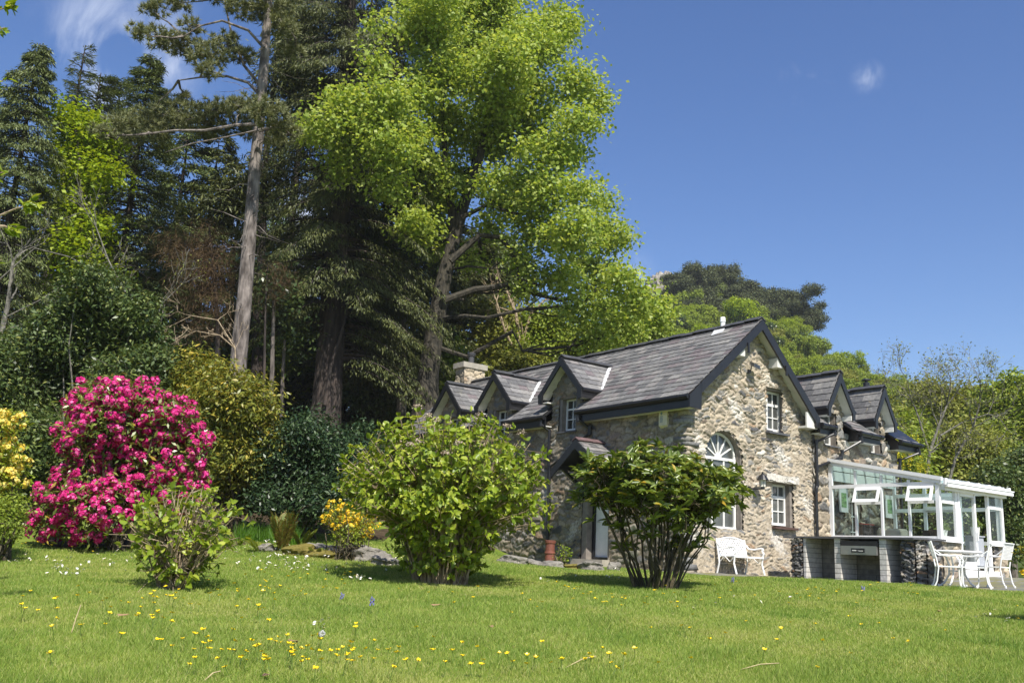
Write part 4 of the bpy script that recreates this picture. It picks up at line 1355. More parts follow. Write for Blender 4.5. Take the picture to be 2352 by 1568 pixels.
# sloping top rail and moulding
P = [(UA - .03, VW, rz_(VW) + .00), (UA - .03, VB - .05, rz_(VB - .05)), (UA - .03, VB - .05, rz_(VB - .05) + .15), (UA - .03, VW, rz_(VW) + .15)]
fr.prism(P, (0, 0, 0), (fd + .05, 0, 0))
P = [(UA - .06, VW, rz_(VW) + .085), (UA - .06, VB - .1, rz_(VB - .1) + .085), (UA - .06, VB - .1, rz_(VB - .1) + .165), (UA - .06, VW, rz_(VW) + .165)]
fr.prism(P, (0, 0, 0), (.06, 0, 0))
cons_frame = fr.build('side_frame', M['upvc'], cons, HX)
# opening lights, tilted outward
for v0, v1 in ((-.47, -1.13), (-1.83, -2.44)):
    o = MB()
    t0, t1, dz = -1.60, -1.93, .16
    def tl(v, k, d=0):                       # k 0 top .. 1 bottom
        return (UA - .01 - .12 * k - d * .9, v, t0 + (t1 - t0) * k - d * .4)
    def bar(va, ka, vb_, kb):
        P = [tl(va, ka), tl(vb_, ka), tl(vb_, kb), tl(va, kb)]
        o.prism(P, (-.03, 0, -.012), (.022, 0, .01))
    w_ = .055
    bar(v0, 0, v1, .16); bar(v0, .84, v1, 1.0); bar(v0, .16, v0 - w_, .84); bar(v1 + w_, .16, v1, .84)
    ol = o.build('opening_light', M['upvc'], cons, HX)
    p_ = MB(); p_.add([tl(v0 - .03, .1), tl(v1 + .03, .1), tl(v1 + .03, .9), tl(v0 - .03, .9)], [range(4)]); p_.build('pane', M['glass'], ol, HX)
def pane(P):
    m_ = MB(); m_.add(P, [range(len(P))]); return m_.build('pane', M['glass'], cons, HX)
vs = [.17, -.46, -1.14, -1.82, -2.44]
for i in range(4):
    a, b = vs[i], vs[i + 1]
    x = UA + .025
    pane([(x, a, -1.55), (x, b, -1.55), (x, b, rz_(b) + .02), (x, a, rz_(a) + .02)])
    if i in (1, 3): pane([(x, a, -2.74), (x, b, -2.74), (x, b, -1.95), (x, a, -1.95)])
    else: pane([(x, a, -2.74), (x, b, -2.74), (x, b, -1.55), (x, a, -1.55)])
# side B (plane v = VB) with the doors
fb = MB()
def fbx(u0, u1, z0, z1, d=0.0): cbox(fb, (u0, VB - d, z0), (u1, VB + fd + d, z1))
cbox(fb, (UA + .11, VB, -1.68), (UE, VB + .07, -1.50))
fbx(5.745, 5.80, -2.78, -1.68, .004); fbx(5.80, 5.85, -3.44, -1.68, .002)
fbx(UA + .11, 5.70, -2.78, -2.69, .003); fbx(UA + .11, 5.70, -1.98, -1.90, .005)
fbx(7.12, 7.19, -3.40, -1.68, .004); fbx(UE - .07, UE, -2.78, -1.68, .002)
fbx(7.20, UE - .10, -2.78, -2.69, .003); fbx(7.20, UE - .10, -1.98, -1.90, .005)
cbox(fb, (UA - .05, VB - .09, -2.815), (5.86, VB + .03, -2.782)); cbox(fb, (7.16, VB - .09, -2.815), (UE + .03, VB + .03, -2.782))
cbox(fb, (UA - .05, VB + .03, -2.815), (UA + .06, VW, -2.782))
fb.build('front_frame', M['upvc'], cons, HX)
pane([(5.2, VB + .03, -2.72), (5.72, VB + .03, -2.72), (5.72, VB + .03, -1.66), (5.2, VB + .03, -1.66)])
pane([(7.18, VB + .03, -2.72), (7.74, VB + .03, -2.72), (7.74, VB + .03, -1.66), (7.18, VB + .03, -1.66)])
d_ = MB()
cbox(d_, (5.85, VB - .02, -3.36), (5.91, VB + .05, -1.69)); cbox(d_, (6.51, VB - .02, -3.36), (6.57, VB + .05, -1.69)); cbox(d_, (5.93, VB - .018, -1.77), (6.49, VB + .048, -1.69)); cbox(d_, (5.93, VB - .018, -3.36), (6.49, VB + .048, -3.20))
do = d_.build('door', M['upvc'], cons, HX)
p_ = MB(); p_.add([(5.9, VB + .02, -3.25), (6.5, VB + .02, -3.25), (6.5, VB + .02, -1.72), (5.9, VB + .02, -1.72)], [range(4)]); p_.build('pane', M['glass'], do, HX)
h_ = MB(); cbox(h_, (6.515, VB - .06, -2.72), (6.545, VB - .021, -2.55)); h_.build('handle', M['upvc'], do, HX)
# the second leaf slid behind the first: an open way into the room
d_ = MB(); cbox(d_, (6.05, VB + .08, -3.36), (6.12, VB + .13, -1.69)); cbox(d_, (6.12, VB + .08, -1.77), (6.7, VB + .13, -1.69)); cbox(d_, (6.12, VB + .08, -3.36), (6.7, VB + .13, -3.26)); cbox(d_, (6.66, VB + .08, -3.26), (6.7, VB + .13, -1.77))
d_.build('door', M['upvc'], cons, HX)
t_ = MB(); cbox(t_, (5.78, VB - .10, -3.47), (7.28, VB + .10, -3.38)); cbox(t_, (5.76, VB - .16, -3.56), (7.30, VB + .06, -3.47)); t_.build('threshold', M['upvc'], cons, HX)
# far end C (plane u = UE)
fc = MB()
for v in (.22, -.62, -1.52, -2.44):
    cbox(fc, (UE - fd, v - .04, -2.78), (UE - .003, v + .04, rz_(v) - .0))
for z in (-2.74, -1.95, -1.58):
    cbox(fc, (UE - fd + .003, .22, z - .045), (UE - .006, -2.44, z + .045))
P = [(UE - .03, VW, rz_(VW)), (UE - .03, VB - .05, rz_(VB - .05)), (UE - .03, VB - .05, rz_(VB - .05) + .14), (UE - .03, VW, rz_(VW) + .14)]
fc.prism(P, (0, 0, 0), (fd, 0, 0))
for v0, v1 in ((-.66, -1.48),):
    cbox(fc, (UE - .09, v0, -1.72), (UE - .05, v1, -1.62)); cbox(fc, (UE - .09, v0, -1.95), (UE - .05, v1, -1.86))
fc.build('end_frame', M['upvc'], cons, HX)
# roof: sheets, bars, gutter
rf = MB()
rf.prism([(UA + .02, VW, rz_(VW) + .06), (UE - .02, VW, rz_(VW) + .06), (UE - .02, VB - .12, rz_(VB - .12) + .06), (UA + .02, VB - .12, rz_(VB - .12) + .06)], (0, 0, 0), (0, 0, .02))
ro = rf.build('roof', M['poly'], cons, HX)
rb = MB()
for k in range(1, 6):
    u = UA + (UE - UA) * k / 6
    P = [(u - .03, VW, rz_(VW) + .081), (u - .03, VB - .14, rz_(VB - .14) + .081), (u - .03, VB - .14, rz_(VB - .14) + .115), (u - .03, VW, rz_(VW) + .115)]
    rb.prism(P, (0, 0, 0), (.06, 0, 0))
    P = [(u - .02, VW, rz_(VW) + .0), (u - .02, VB - .10, rz_(VB - .10) + .0), (u - .02, VB - .10, rz_(VB - .10) + .058), (u - .02, VW, rz_(VW) + .058)]
    rb.prism(P, (0, 0, 0), (.04, 0, 0))
for k in range(7):
    u = UA + (UE - UA) * k / 6
    z = rz_(VB - .14)
    rb.box((u - .045, VB - .19, z + .00), (u + .045, VB - .141, z + .14))
rb.box((UA + .0, VB - .18, rz_(VB - .14) + .045), (UE + .0, VB - .155, rz_(VB - .14) + .11))
rb.build('glazing_bars', M['upvc'], ro, HX)
g = MB(); g.box((UA + .0, VB - .22, -1.64), (UE + .10, VB - .10, -1.545)); g.box((UA - .02, VB - .235, -1.555), (UE + .12, VB - .21, -1.53)); g.box((UA + .09, VB - .09, -1.70), (UE + .02, VB - .002, -1.56)); g.build('gutter', M['upvc'], cons, HX)
# dwarf walls of stone
lw = MB()
stonewall('dwarf_wall', cons, L3(UA, VB, -3.75), (1, 0, 0), (0, 0, 1), (0, -1, 0), .74 * K, .93 * K, lambda s, t: t > -1, cw=.36, ch=.24, depth=.05, res=.028, seed=51)
stonewall('dwarf_wall', cons, L3(7.22, VB, -3.75), (1, 0, 0), (0, 0, 1), (0, -1, 0), .60 * K, .93 * K, lambda s, t: t > -1, cw=.36, ch=.24, depth=.05, res=.028, seed=52)
stonewall('dwarf_wall', cons, L3(UA, VW, -3.85), (0, -1, 0), (0, 0, 1), (-1, 0, 0), 2.82 * K, 1.03 * K, lambda s, t: t > -1, cw=.36, ch=.2, depth=.04, res=.04, seed=53)
cr = MB(); cr.box((UA + .01, VB + .01, -3.8), (UA + .12, .27, -2.82)); cr.box((UA + .12, VB + .01, -3.8), (5.84, VB + .12, -2.82)); cr.box((7.23, VB + .01, -3.8), (UE - .01, VB + .12, -2.82)); cr.box((UE - .12, VB + .12, -3.8), (UE - .01, .27, -2.82)); cr.build('wall_core', M['concrete'], cons, HX)
fl_ = MB(); fl_.box((UA + .12, VB + .12, -3.46), (UE - .12, .27, -3.42)); fl_.build('floor', plain('floor_tile', (.22, .17, .13), .5, noise=.15), cons, HX)

# house window behind the glass
fr = MB(); pn = MB()
windows(fr, pn, L3(6.02, .42, -2.95), (1, 0, 0), (0, 0, 1), (0, -1, 0), .36 * K, 1.15 * K, [.5], [(.33, .03), (.66, .03)])
w_ = fr.build('window', M['white'], house); pn.build('pane', M['panedark'], w_)
rv = MB(); rv.box((5.96, .33, -3.5), (6.015, .6, -1.75)); rv.box((6.39, .33, -3.5), (6.45, .6, -1.75)); rv.box((5.96, .43, -3.5), (6.45, .6, -2.96)); rv.box((5.96, .43, -1.8), (6.45, .6, -1.7)); rv.build('reveal', M['render'], house, HX)

wp = MB()
for a, b in ((5.18, 5.90), (5.92, 6.51), (6.53, 7.12), (7.14, 7.74)):
    for z0, z1 in ((-1.40, -1.17), (-1.15, -1.01), (-.99, -.93)):
        wp.box((a, .20, z0), (b, .225, z1))
wp.box((5.18, .226, -1.40), (7.74, .24, -.93), 1)
wp.build('wall_panel', [M['white'], M['dark']], cons, HX)

# things seen inside
def cpos(u, v, z=-3.27): return hw(u, v, z)
for k, (u, z, lab) in enumerate(((5.56, -1.86, 'white framed green picture nearest the corner post inside the glass'), (7.48, -1.88, 'white framed green picture farther along the stone wall inside the glass'))):
    pc_ = empty('framed_picture', cpos(u, .22, z), lab, 'picture', HYAW, 'framed pictures in the conservatory')
    m_ = MB(); m_.box((-.19, -.06, -.30), (.19, -.03, .34)); m_.build('frame', M['white'], pc_)
    m_ = MB(); m_.box((-.11, -.066, -.17), (.11, -.061, .22)); m_.build('print', plain('green_print', (.22, .36, .16), .6, noise=.7, nscale=14), pc_)
s = empty('wicker_sofa', cpos(5.72, -.35), 'brown wicker sofa with its back to the left glass', 'sofa', HYAW)
m_ = MB(); m_.box((-.38, -.08, .38), (.38, .0, .94)); m_.box((-.40, -.10, .90), (.40, .02, .95)); m_.build('backrest', M['wicker'], s)
m_ = MB(); m_.box((-.38, 0.0, .12), (.38, .40, .40)); m_.box((-.40, .02, .40), (-.30, .40, .62)); m_.build('seat', M['wicker'], s)
m_ = MB(); [m_.box((x - .03, y - .03, 0), (x + .03, y + .03, .12)) for x in (-.33, .33) for y in (.04, .34)]; m_.build('legs', M['wicker'], s)
m_ = MB(); m_.box((-.28, .02, .42), (.34, .14, .98)); m_.build('cushion', M['red'], s)
s = empty('tub_chair', cpos(5.65, -1.05), 'pale tub chair with a rounded back behind the glass', 'armchair', HYAW)
m_ = MB()
prof = [(.33, .10), (.37, .45), (.38, .78), (.34, .84), (.30, .80), (.29, .45), (.0, .42)]
m_.lathe(prof, (0, 0, 0), 20); m_.build('shell', M['cushion'], s, smoothf=True)
m_ = MB(); m_.lathe([(.22, .45), (.25, .50), (.22, .56), (0, .57)], (0, 0, 0), 16); m_.build('seat_cushion', M['cushion'], s, smoothf=True)
m_ = MB(); [m_.tube([(x, y, 0), (x, y, .12)], .025, 6) for x in (-.2, .2) for y in (-.2, .2)]; m_.build('legs', M['dark'], s)
for k, (u, v, mt, lab) in enumerate(((6.0, -1.75, 'wicker', 'low brown sofa behind the third pane of the side glass'), (5.62, -2.18, 'dark', 'black low chair behind the last pane of the side glass'))):
    s = empty('low_chair', cpos(u, v), lab, 'chair', HYAW + math.radians(90))
    m_ = MB(); m_.box((-.30, -.28, .34), (.30, -.18, .84)); m_.build('backrest', M[mt], s)
    m_ = MB(); m_.box((-.30, -.28, .18), (.30, .30, .34)); m_.build('seat', M[mt], s)
    m_ = MB(); [m_.box((x - .025, y - .025, 0), (x + .025, y + .025, .18)) for x in (-.26, .26) for y in (-.24, .26)]; m_.build('legs', M[mt], s)
for k, (u, v, lab) in enumerate(((6.55, -1.6, 'orange wooden chair behind the closed glass door'), (7.15, -1.7, 'orange wooden chair seen through the open doorway'))):
    s = empty('wooden_chair', cpos(u, v), lab, 'chair', HYAW + .5, 'orange wooden chairs in the conservatory')
    m_ = MB(); m_.box((-.20, .16, .72), (.20, .19, .86)); m_.build('back_rail', M['orangewood'], s)
    m_ = MB(); [m_.tube([(x, .175, .44), (x, .18, .74)], .012, 5) for x in (-.12, -.04, .04, .12)]; m_.build('spindles', M['orangewood'], s)
    m_ = MB(); m_.box((-.21, -.2, .41), (.21, .2, .45)); m_.build('seat', M['orangewood'], s)
    for x in (-.18, .18):
        for y in (-.17, .17):
            m_ = MB(); m_.tube([(x, y, .41), (x * 1.1, y * 1.15, 0)], .018, 6); m_.build('leg', M['orangewood'], s)
def potplant(loc, r, h, lab, seed):
    s = empty('pot_plant', loc, lab, 'pot plant', 0, 'white pots in the conservatory')
    m_ = MB(); m_.lathe([(0, 0), (r * .72, 0), (r, h), (r * .88, h), (r * .85, h * .85), (0, h * .84)], (0, 0, 0), 14); m_.build('pot', M['white'], s, smoothf=False)
    rng = np.random.RandomState(seed); c = Cloud(); tw, nd = lobe_twigs(rng, [((0, 0, h + r * .8), r * 1.05)], 900, (.3, 1))
    c.add(*twig_leaves(rng, tw, nd, 4, .02, .06, .03)); c.build('foliage', M['birch'], s)
potplant(cpos(5.50, -2.38, -2.70), .10, .17, 'white pot plant standing inside the glass beside the corner post', 5)
pd = empty('grey_pedestal', cpos(6.92, -2.30), 'grey pedestal cabinet just inside the open glass door', 'pedestal', HYAW)
m_ = MB(); m_.box((-.17, -.15, 0), (.17, .15, .72)); m_.build('body', M['greypaint'], pd)
m_ = MB(); m_.box((-.20, -.18, .72), (.20, .18, .75)); m_.build('top', M['greypaint'], pd)
potplant(cpos(6.98, -2.30) + np.array([0, 0, .752]), .12, .22, 'white pot plant on top of the grey pedestal', 6)

# ------------------------------------------------------------------ barbecue counter
BU0, BU1, BZT, BZB = 2.68, 3.34, -2.86, -3.92
bbq = empty('barbecue_counter', HOUSE_LOC, 'outdoor barbecue counter of pale blocks and slate ends', 'barbecue', HYAW)
def blocks(mb, u0, u1, v0, v1, z0, z1, course=.072, ln=.44, axis='v', seed=0, mort=True):
    """block courses in house units on a box: blocks stand 2 mm proud of the mortar box"""
    rng = np.random.RandomState(seed)
    z = z1; k = 0
    while z > z0 + .01:
        zl = max(z - course, z0)
        lo, hi = (v0, v1) if axis == 'v' else (u0, u1)
        x = lo - (ln / 2 if k % 2 else 0)
        while x < hi:
            a, b = max(x, lo) + .004, min(x + ln, hi) - .004
            x += ln
            if b - a < .03: continue
            j = rng.uniform(-.004, .004)
            if axis == 'v': mb.box((u0 + j, a, zl + .008), (u1 + j, b, z))
            else: mb.box((a, v0 + j, zl + .008), (b, v1 + j, z))
        z = zl; k += 1
# piers: (v centre low, v high)
piers = [(-.86, -.80), (-1.72, -1.58), (-2.78, -2.63)]
for i, (a, b) in enumerate(piers):
    m_ = MB(); mm = MB()
    zt = BZT - .02
    z = zt
    k = 0
    while z > BZB + .02:
        zl = z - .1015
        uu = [BU0, BU0 + .44, BU1 - .10] if k % 2 else [BU0, BU0 + .22, BU1 - .10]
        for q in range(2):
            m_.box((uu[q] + .003, a, zl + .009), (uu[q + 1] - .003, b, z))
        z = zl; k += 1
    p_ = m_.build('block_pier', M['block'], bbq, HX)
    mm.box((BU0 + .012, a + .010, BZB), (BU1 - .09, b - .010, zt)); mm.build('mortar', M['mortar'], p_, HX)
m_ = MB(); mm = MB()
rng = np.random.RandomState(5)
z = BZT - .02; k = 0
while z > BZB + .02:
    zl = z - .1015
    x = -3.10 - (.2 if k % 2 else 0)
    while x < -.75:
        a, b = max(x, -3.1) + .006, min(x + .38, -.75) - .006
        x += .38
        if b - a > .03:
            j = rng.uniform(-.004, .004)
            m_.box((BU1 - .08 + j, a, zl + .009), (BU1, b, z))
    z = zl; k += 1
bw = m_.build('back_wall', M['shadeblock'], bbq, HX)
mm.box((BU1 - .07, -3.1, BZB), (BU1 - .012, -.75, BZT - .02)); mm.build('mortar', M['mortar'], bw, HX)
fl_ = MB(); fl_.box((BU0 + .05, -3.2, -3.95), (BU1, -.7, -3.83)); fl_.build('base_slab', M['concrete'], bbq, HX)
# slate stacked ends
SC = [(.15, .15, .15), (.22, .215, .21), (.09, .09, .095), (.30, .27, .23), (.30, .19, .12), (.38, .36, .33)]
SP = [.28, .25, .15, .14, .08, .10]
def slatestack(name, O, A, la, lb, seed, Nn, tone=1.0):
    return stonewall(name, bbq, O, A, (0, 0, 1), Nn, la, lb, lambda s, t: t > -1, cw=.22, ch=.052, depth=.07, res=.02, seed=seed, cols=SC, probs=SP, mortar=(.06, .055, .05), tone=tone, rough=1.3)
hgt_ = (BZT - .02 - BZB) * K
e1 = slatestack('slate_end', L3(BU0, -.52, BZB), (0, -1, 0), .28 * K, hgt_, 61, (-1, 0, 0))
slatestack('slate_face', L3(BU0, -.52, BZB), (1, 0, 0), .66 * K, hgt_, 62, (0, 1, 0))
cr = MB(); cr.box((BU0 + .03, -.795, BZB), (BU1, -.545, BZT - .02)); cr.build('core', M['dark'], e1, HX)
# right end: rounded corner of stone
xs_ = np.linspace(0, 1, 9)
e2 = slatestack('stone_end', L3(BU0 + .06, -3.08, BZB), (0, -1, 0), .30 * K, hgt_, 63, (-1, 0, 0))
d45 = np.array([.6, -.8, 0]); d45 = d45 / np.linalg.norm(d45); n45 = np.array([-.8, -.6, 0])
slatestack('stone_corner', L3(BU0 + .06, -3.38, BZB), d45, .20, hgt_, 64, n45, 1.1)
e3 = stonewall('stone_face', bbq, L3(BU0 + .166, -3.52, BZB), (1, 0, 0), (0, 0, 1), (0, -1, 0), .52 * K, hgt_, lambda s, t: t > -1, cw=.16, ch=.10, depth=.06, res=.02, seed=65, cols=SC + [(.36, .27, .2)], probs=[.2, .25, .1, .17, .1, .10, .08], mortar=(.12, .11, .10), tone=1.15)
cr = MB(); cr.prism([(BU0 + .09, -3.085, BZB), (BU0 + .09, -3.38, BZB), (BU0 + .19, -3.49, BZB), (BU1, -3.49, BZB), (BU1, -3.085, BZB)], (0, 0, 0), (0, 0, BZT - .02 - BZB)); cr.build('core', M['dark'], e2, HX)
tp = MB()
tp.prism([(BU0 - .04, -.30, BZT - .019), (BU0 - .04, -3.40, BZT - .019), (BU0 + .10, -3.62, BZT - .019), (BU1 + .06, -3.64, BZT - .019), (BU1 + .06, -.30, BZT - .019)], (0, 0, 0), (0, 0, .038))
tp.build('worktop', M['slab'], bbq, HX)
gr = empty('barbecue_grill', hw(BU0, -2.18, BZT - .02), 'steel barbecue drawer with black panel under the slate worktop', 'grill', HYAW)
m_ = MB(); m_.box((-.03, -.48, -.16), (.60, .48, -.05)); m_.build('fire_tray', M['black'], gr)
m_ = MB(); m_.box((-.05, -.46, -.36), (.02, .47, -.161)); m_.build('front_panel', M['steel'], gr)
m_ = MB(); m_.box((-.058, -.22, -.335), (-.051, .23, -.195)); m_.build('trim', M['steel'], gr)
m_ = MB(); m_.box((-.064, -.17, -.31), (-.059, .18, -.215)); m_.build('control_plate', M['black'], gr)
m_ = MB(); m_.box((-.068, .04, -.275), (-.0645, .15, -.252)); m_.box((-.068, -.13, -.270), (-.0645, .01, -.262)); m_.box((-.068, -.13, -.284), (-.0645, -.02, -.276)); m_.build('lettering', M['white'], gr)
m_ = MB(); m_.lathe([(.014, 0), (.014, .02), (0, .022)], (-.07, -.10, -.205), 8); m_.build('knob', M['steel'], gr)

# ------------------------------------------------------------------ white cast furniture
def lattice(mb, P, A, B, w, h, n, bar=.018, th=.012, arch=0.0):
    """basket weave panel: diagonal bars over the whole rectangle"""
    P, A, B = [np.asarray(q, float) for q in (P, A, B)]
    nn = np.cross(A, B)
    top = lambda s: h + arch * (1 - (2 * s / w - 1) ** 2)
    st = w / n
    def clipbar(p, q):
        p = np.array(p); q = np.array(q)
        if np.hypot(*(q - p)) < .02: return
        mb.beam(P + A * p[0] + B * p[1], P + A * q[0] + B * q[1], bar, th, up=nn)
    k = -h
    H = h + arch
    while k < w:
        for sg in (0, 1):
            ts = np.linspace(0, 1, 40); pts = [(k + t * H, t * H) for t in ts]
            if sg: pts = [(w - x, y) for x, y in pts]
            pts = [p for p in pts if 0 <= p[0] <= w and p[1] <= top(p[0])]
            if len(pts) > 1: clipbar(pts[0], pts[-1])
        k += st
def leg_shape(x, y0, h, out, sgn):
    return [(x, y0, h), (x, y0 + sgn * .0, h * .72), (x, y0 + sgn * out * .5, h * .35), (x, y0 + sgn * out, 0)]

bx = empty('garden_bench', tuple(hw(1.53, -.06, 0)[:2]) + (float(gz(*hw(1.53, -.06, 0)[:2])) + .012,), 'white cast metal bench with lattice back against the gable', 'bench', HYAW)
BW, BDp, SH = .50, .25, .42
m_ = MB()
for k in range(9): m_.box((-BW + .02 + k * .106, -BDp, SH - .02), (-BW + .02 + k * .106 + .098, BDp - .03, SH))
m_.box((-BW, -BDp - .03, SH - .035), (BW, -BDp + .005, SH + .003)); m_.box((-BW, BDp - .04, SH - .035), (BW, BDp - .01, SH + .003))
m_.build('seat', M['castwhite'], bx)
m_ = MB()
lattice(m_, (-BW + .02, BDp + .0, SH + .02), (1, 0, 0), (0, .17, .985), 2 * BW - .04, .34, 11, .026, .014, .08)
pts = [(x, BDp + .06 + .013 * 0, SH + .36 + .08 * (1 - (x / BW) ** 2)) for x in np.linspace(-BW, BW, 13)]
m_.tube(pts, .02, 6); m_.tube([(-BW, BDp, SH + .02), (BW, BDp, SH + .02)], .016, 6)
m_.build('backrest', M['castwhite'], bx)
for sx in (-1, 1):
    m_ = MB(); m_.tube([(sx * BW, BDp + .07, SH + .40), (sx * BW, BDp, SH), (sx * BW, BDp - .02, SH * .6), (sx * BW, BDp + .05, 0)], .022, 6); m_.build('leg', M['castwhite'], bx)
    m_ = MB(); m_.tube([(sx * BW, -BDp + .02, SH + .17), (sx * BW, -BDp - .03, SH + .08), (sx * BW, -BDp, SH), (sx * BW, -BDp + .03, SH * .6), (sx * BW, -BDp - .05, 0)], .022, 6); m_.build('leg', M['castwhite'], bx)
    m_ = MB(); m_.tube([(sx * BW, BDp + .05, SH + .30), (sx * BW, BDp - .08, SH + .19), (sx * BW, 0, SH + .18), (sx * BW, -BDp + .06, SH + .21), (sx * BW, -BDp - .01, SH + .20), (sx * BW, -BDp - .02, SH + .16)], .019, 6); m_.build('armrest', M['castwhite'], bx)
    m_ = MB(); m_.tube([(sx * BW, -BDp + .02, SH - .02), (sx * BW, -.10, SH - .14), (sx * BW, .05, SH - .02), (sx * BW, BDp - .02, SH - .15)], .012, 5); m_.build('scroll_brace', M['castwhite'], bx)
chair_protos = {}
def cast_chair(loc, rz, label):
    t = empty('garden_chair', loc, label, 'chair', rz, 'white cast chairs round the table')
    W, D, S = .24, .22, .43
    m_ = MB(); m_.box((-W, -D, S - .025), (W, D, S)); m_.tube([(-W, -D, S - .012), (W, -D, S - .012)], .02, 6); m_.build('seat', M['castwhite'], t)
    m_ = MB(); lattice(m_, (-W + .01, D + .045, S + .16), (1, 0, 0), (0, .2, .98), 2 * W - .02, .30, 8, .016, .012, .0)
    m_.tube([(-W - .02, D + .12, S + .47), (W + .02, D + .12, S + .47)], .015, 6); m_.tube([(-W, D + .04, S + .15), (W, D + .04, S + .15)], .014, 6)
    m_.build('backrest', M['castwhite'], t)
    for sx in (-1, 1):
        m_ = MB(); m_.tube([(sx * W, D + .12, S + .48), (sx * W, D + .03, S + .12), (sx * W, D, S - .05), (sx * W, D + .04, .12), (sx * W, D + .09, 0)], .0145, 6); m_.tube([(sx * W, D + .088, 0), (sx * W, D + .085, .05)], .021, 6); m_.build('leg', M['castwhite'], t)
        m_ = MB(); m_.tube([(sx * W, -D + .05, S + .20), (sx * W, -D - .03, S + .10), (sx * W, -D + .01, S), (sx * W, -D, .1), (sx * W, -D - .02, 0)], .0145, 6); m_.tube([(sx * W, -D - .02, 0), (sx * W, -D - .02, .05)], .021, 6); m_.build('leg', M['castwhite'], t)
        m_ = MB(); m_.tube([(sx * W, D + .07, S + .32), (sx * W, D - .06, S + .22), (sx * W, -.05, S + .205), (sx * W, -D + .03, S + .21), (sx * W, -D, S + .17)], .013, 6); m_.build('armrest', M['castwhite'], t)
    return t
def patio_at(px, py, y):
    p = at(px, py, y); return (p[0], p[1], float(gz(p[0], p[1])) + .012)
c1 = cast_chair(patio_at(2181, 1330, 19.75), math.radians(72), 'white cast chair on the left of the table by the barbecue')
c2 = cast_chair(patio_at(2238, 1330, 20.0), math.radians(-120), 'white cast chair drawn up to the right of the table')
c3 = cast_chair(patio_at(2284, 1330, 20.3), math.radians(-138), 'white cast chair standing farthest right, its lattice back turned')
tb = empty('garden_table', patio_at(2199, 1330, 20.5), 'round white cast metal table between the chairs', 'table', .4)
m_ = MB(); m_.lathe([(0, .70), (.48, .70), (.50, .705), (.515, .725), (.50, .745), (.46, .735), (0, .735)], (0, 0, 0), 36); m_.build('tabletop', M['castwhite'], tb)
for k in range(4):
    a = math.pi / 2 * k + .3; c, s = math.cos(a), math.sin(a)
    m_ = MB(); m_.tube([(c * .36, s * .36, .70), (c * .22, s * .22, .62), (c * .16, s * .16, .45), (c * .17, s * .17, .25), (c * .28, s * .28, .08), (c * .40, s * .40, .0)], .02, 6); m_.tube([(c * .40, s * .40, 0), (c * .39, s * .39, .05)], .028, 6); m_.build('leg', M['castwhite'], tb)
m_ = MB()
for k in range(4):
    a = math.pi / 2 * k + .3; b = a + math.pi / 2
    m_.tube([(math.cos(a) * .17, math.sin(a) * .17, .33), (math.cos(b) * .17, math.sin(b) * .17, .33)], .014, 5)
m_.build('stretcher', M['castwhite'], tb)
# ------------------------------------------------------------------ garden shrubs
def gpoint(px, py, y=None):
    if y is None:
        p = on_ground(px, py)
    else:
        p = at(px, py, y); p = np.array([p[0], p[1], float(gz(p[0], p[1]))])
    return p

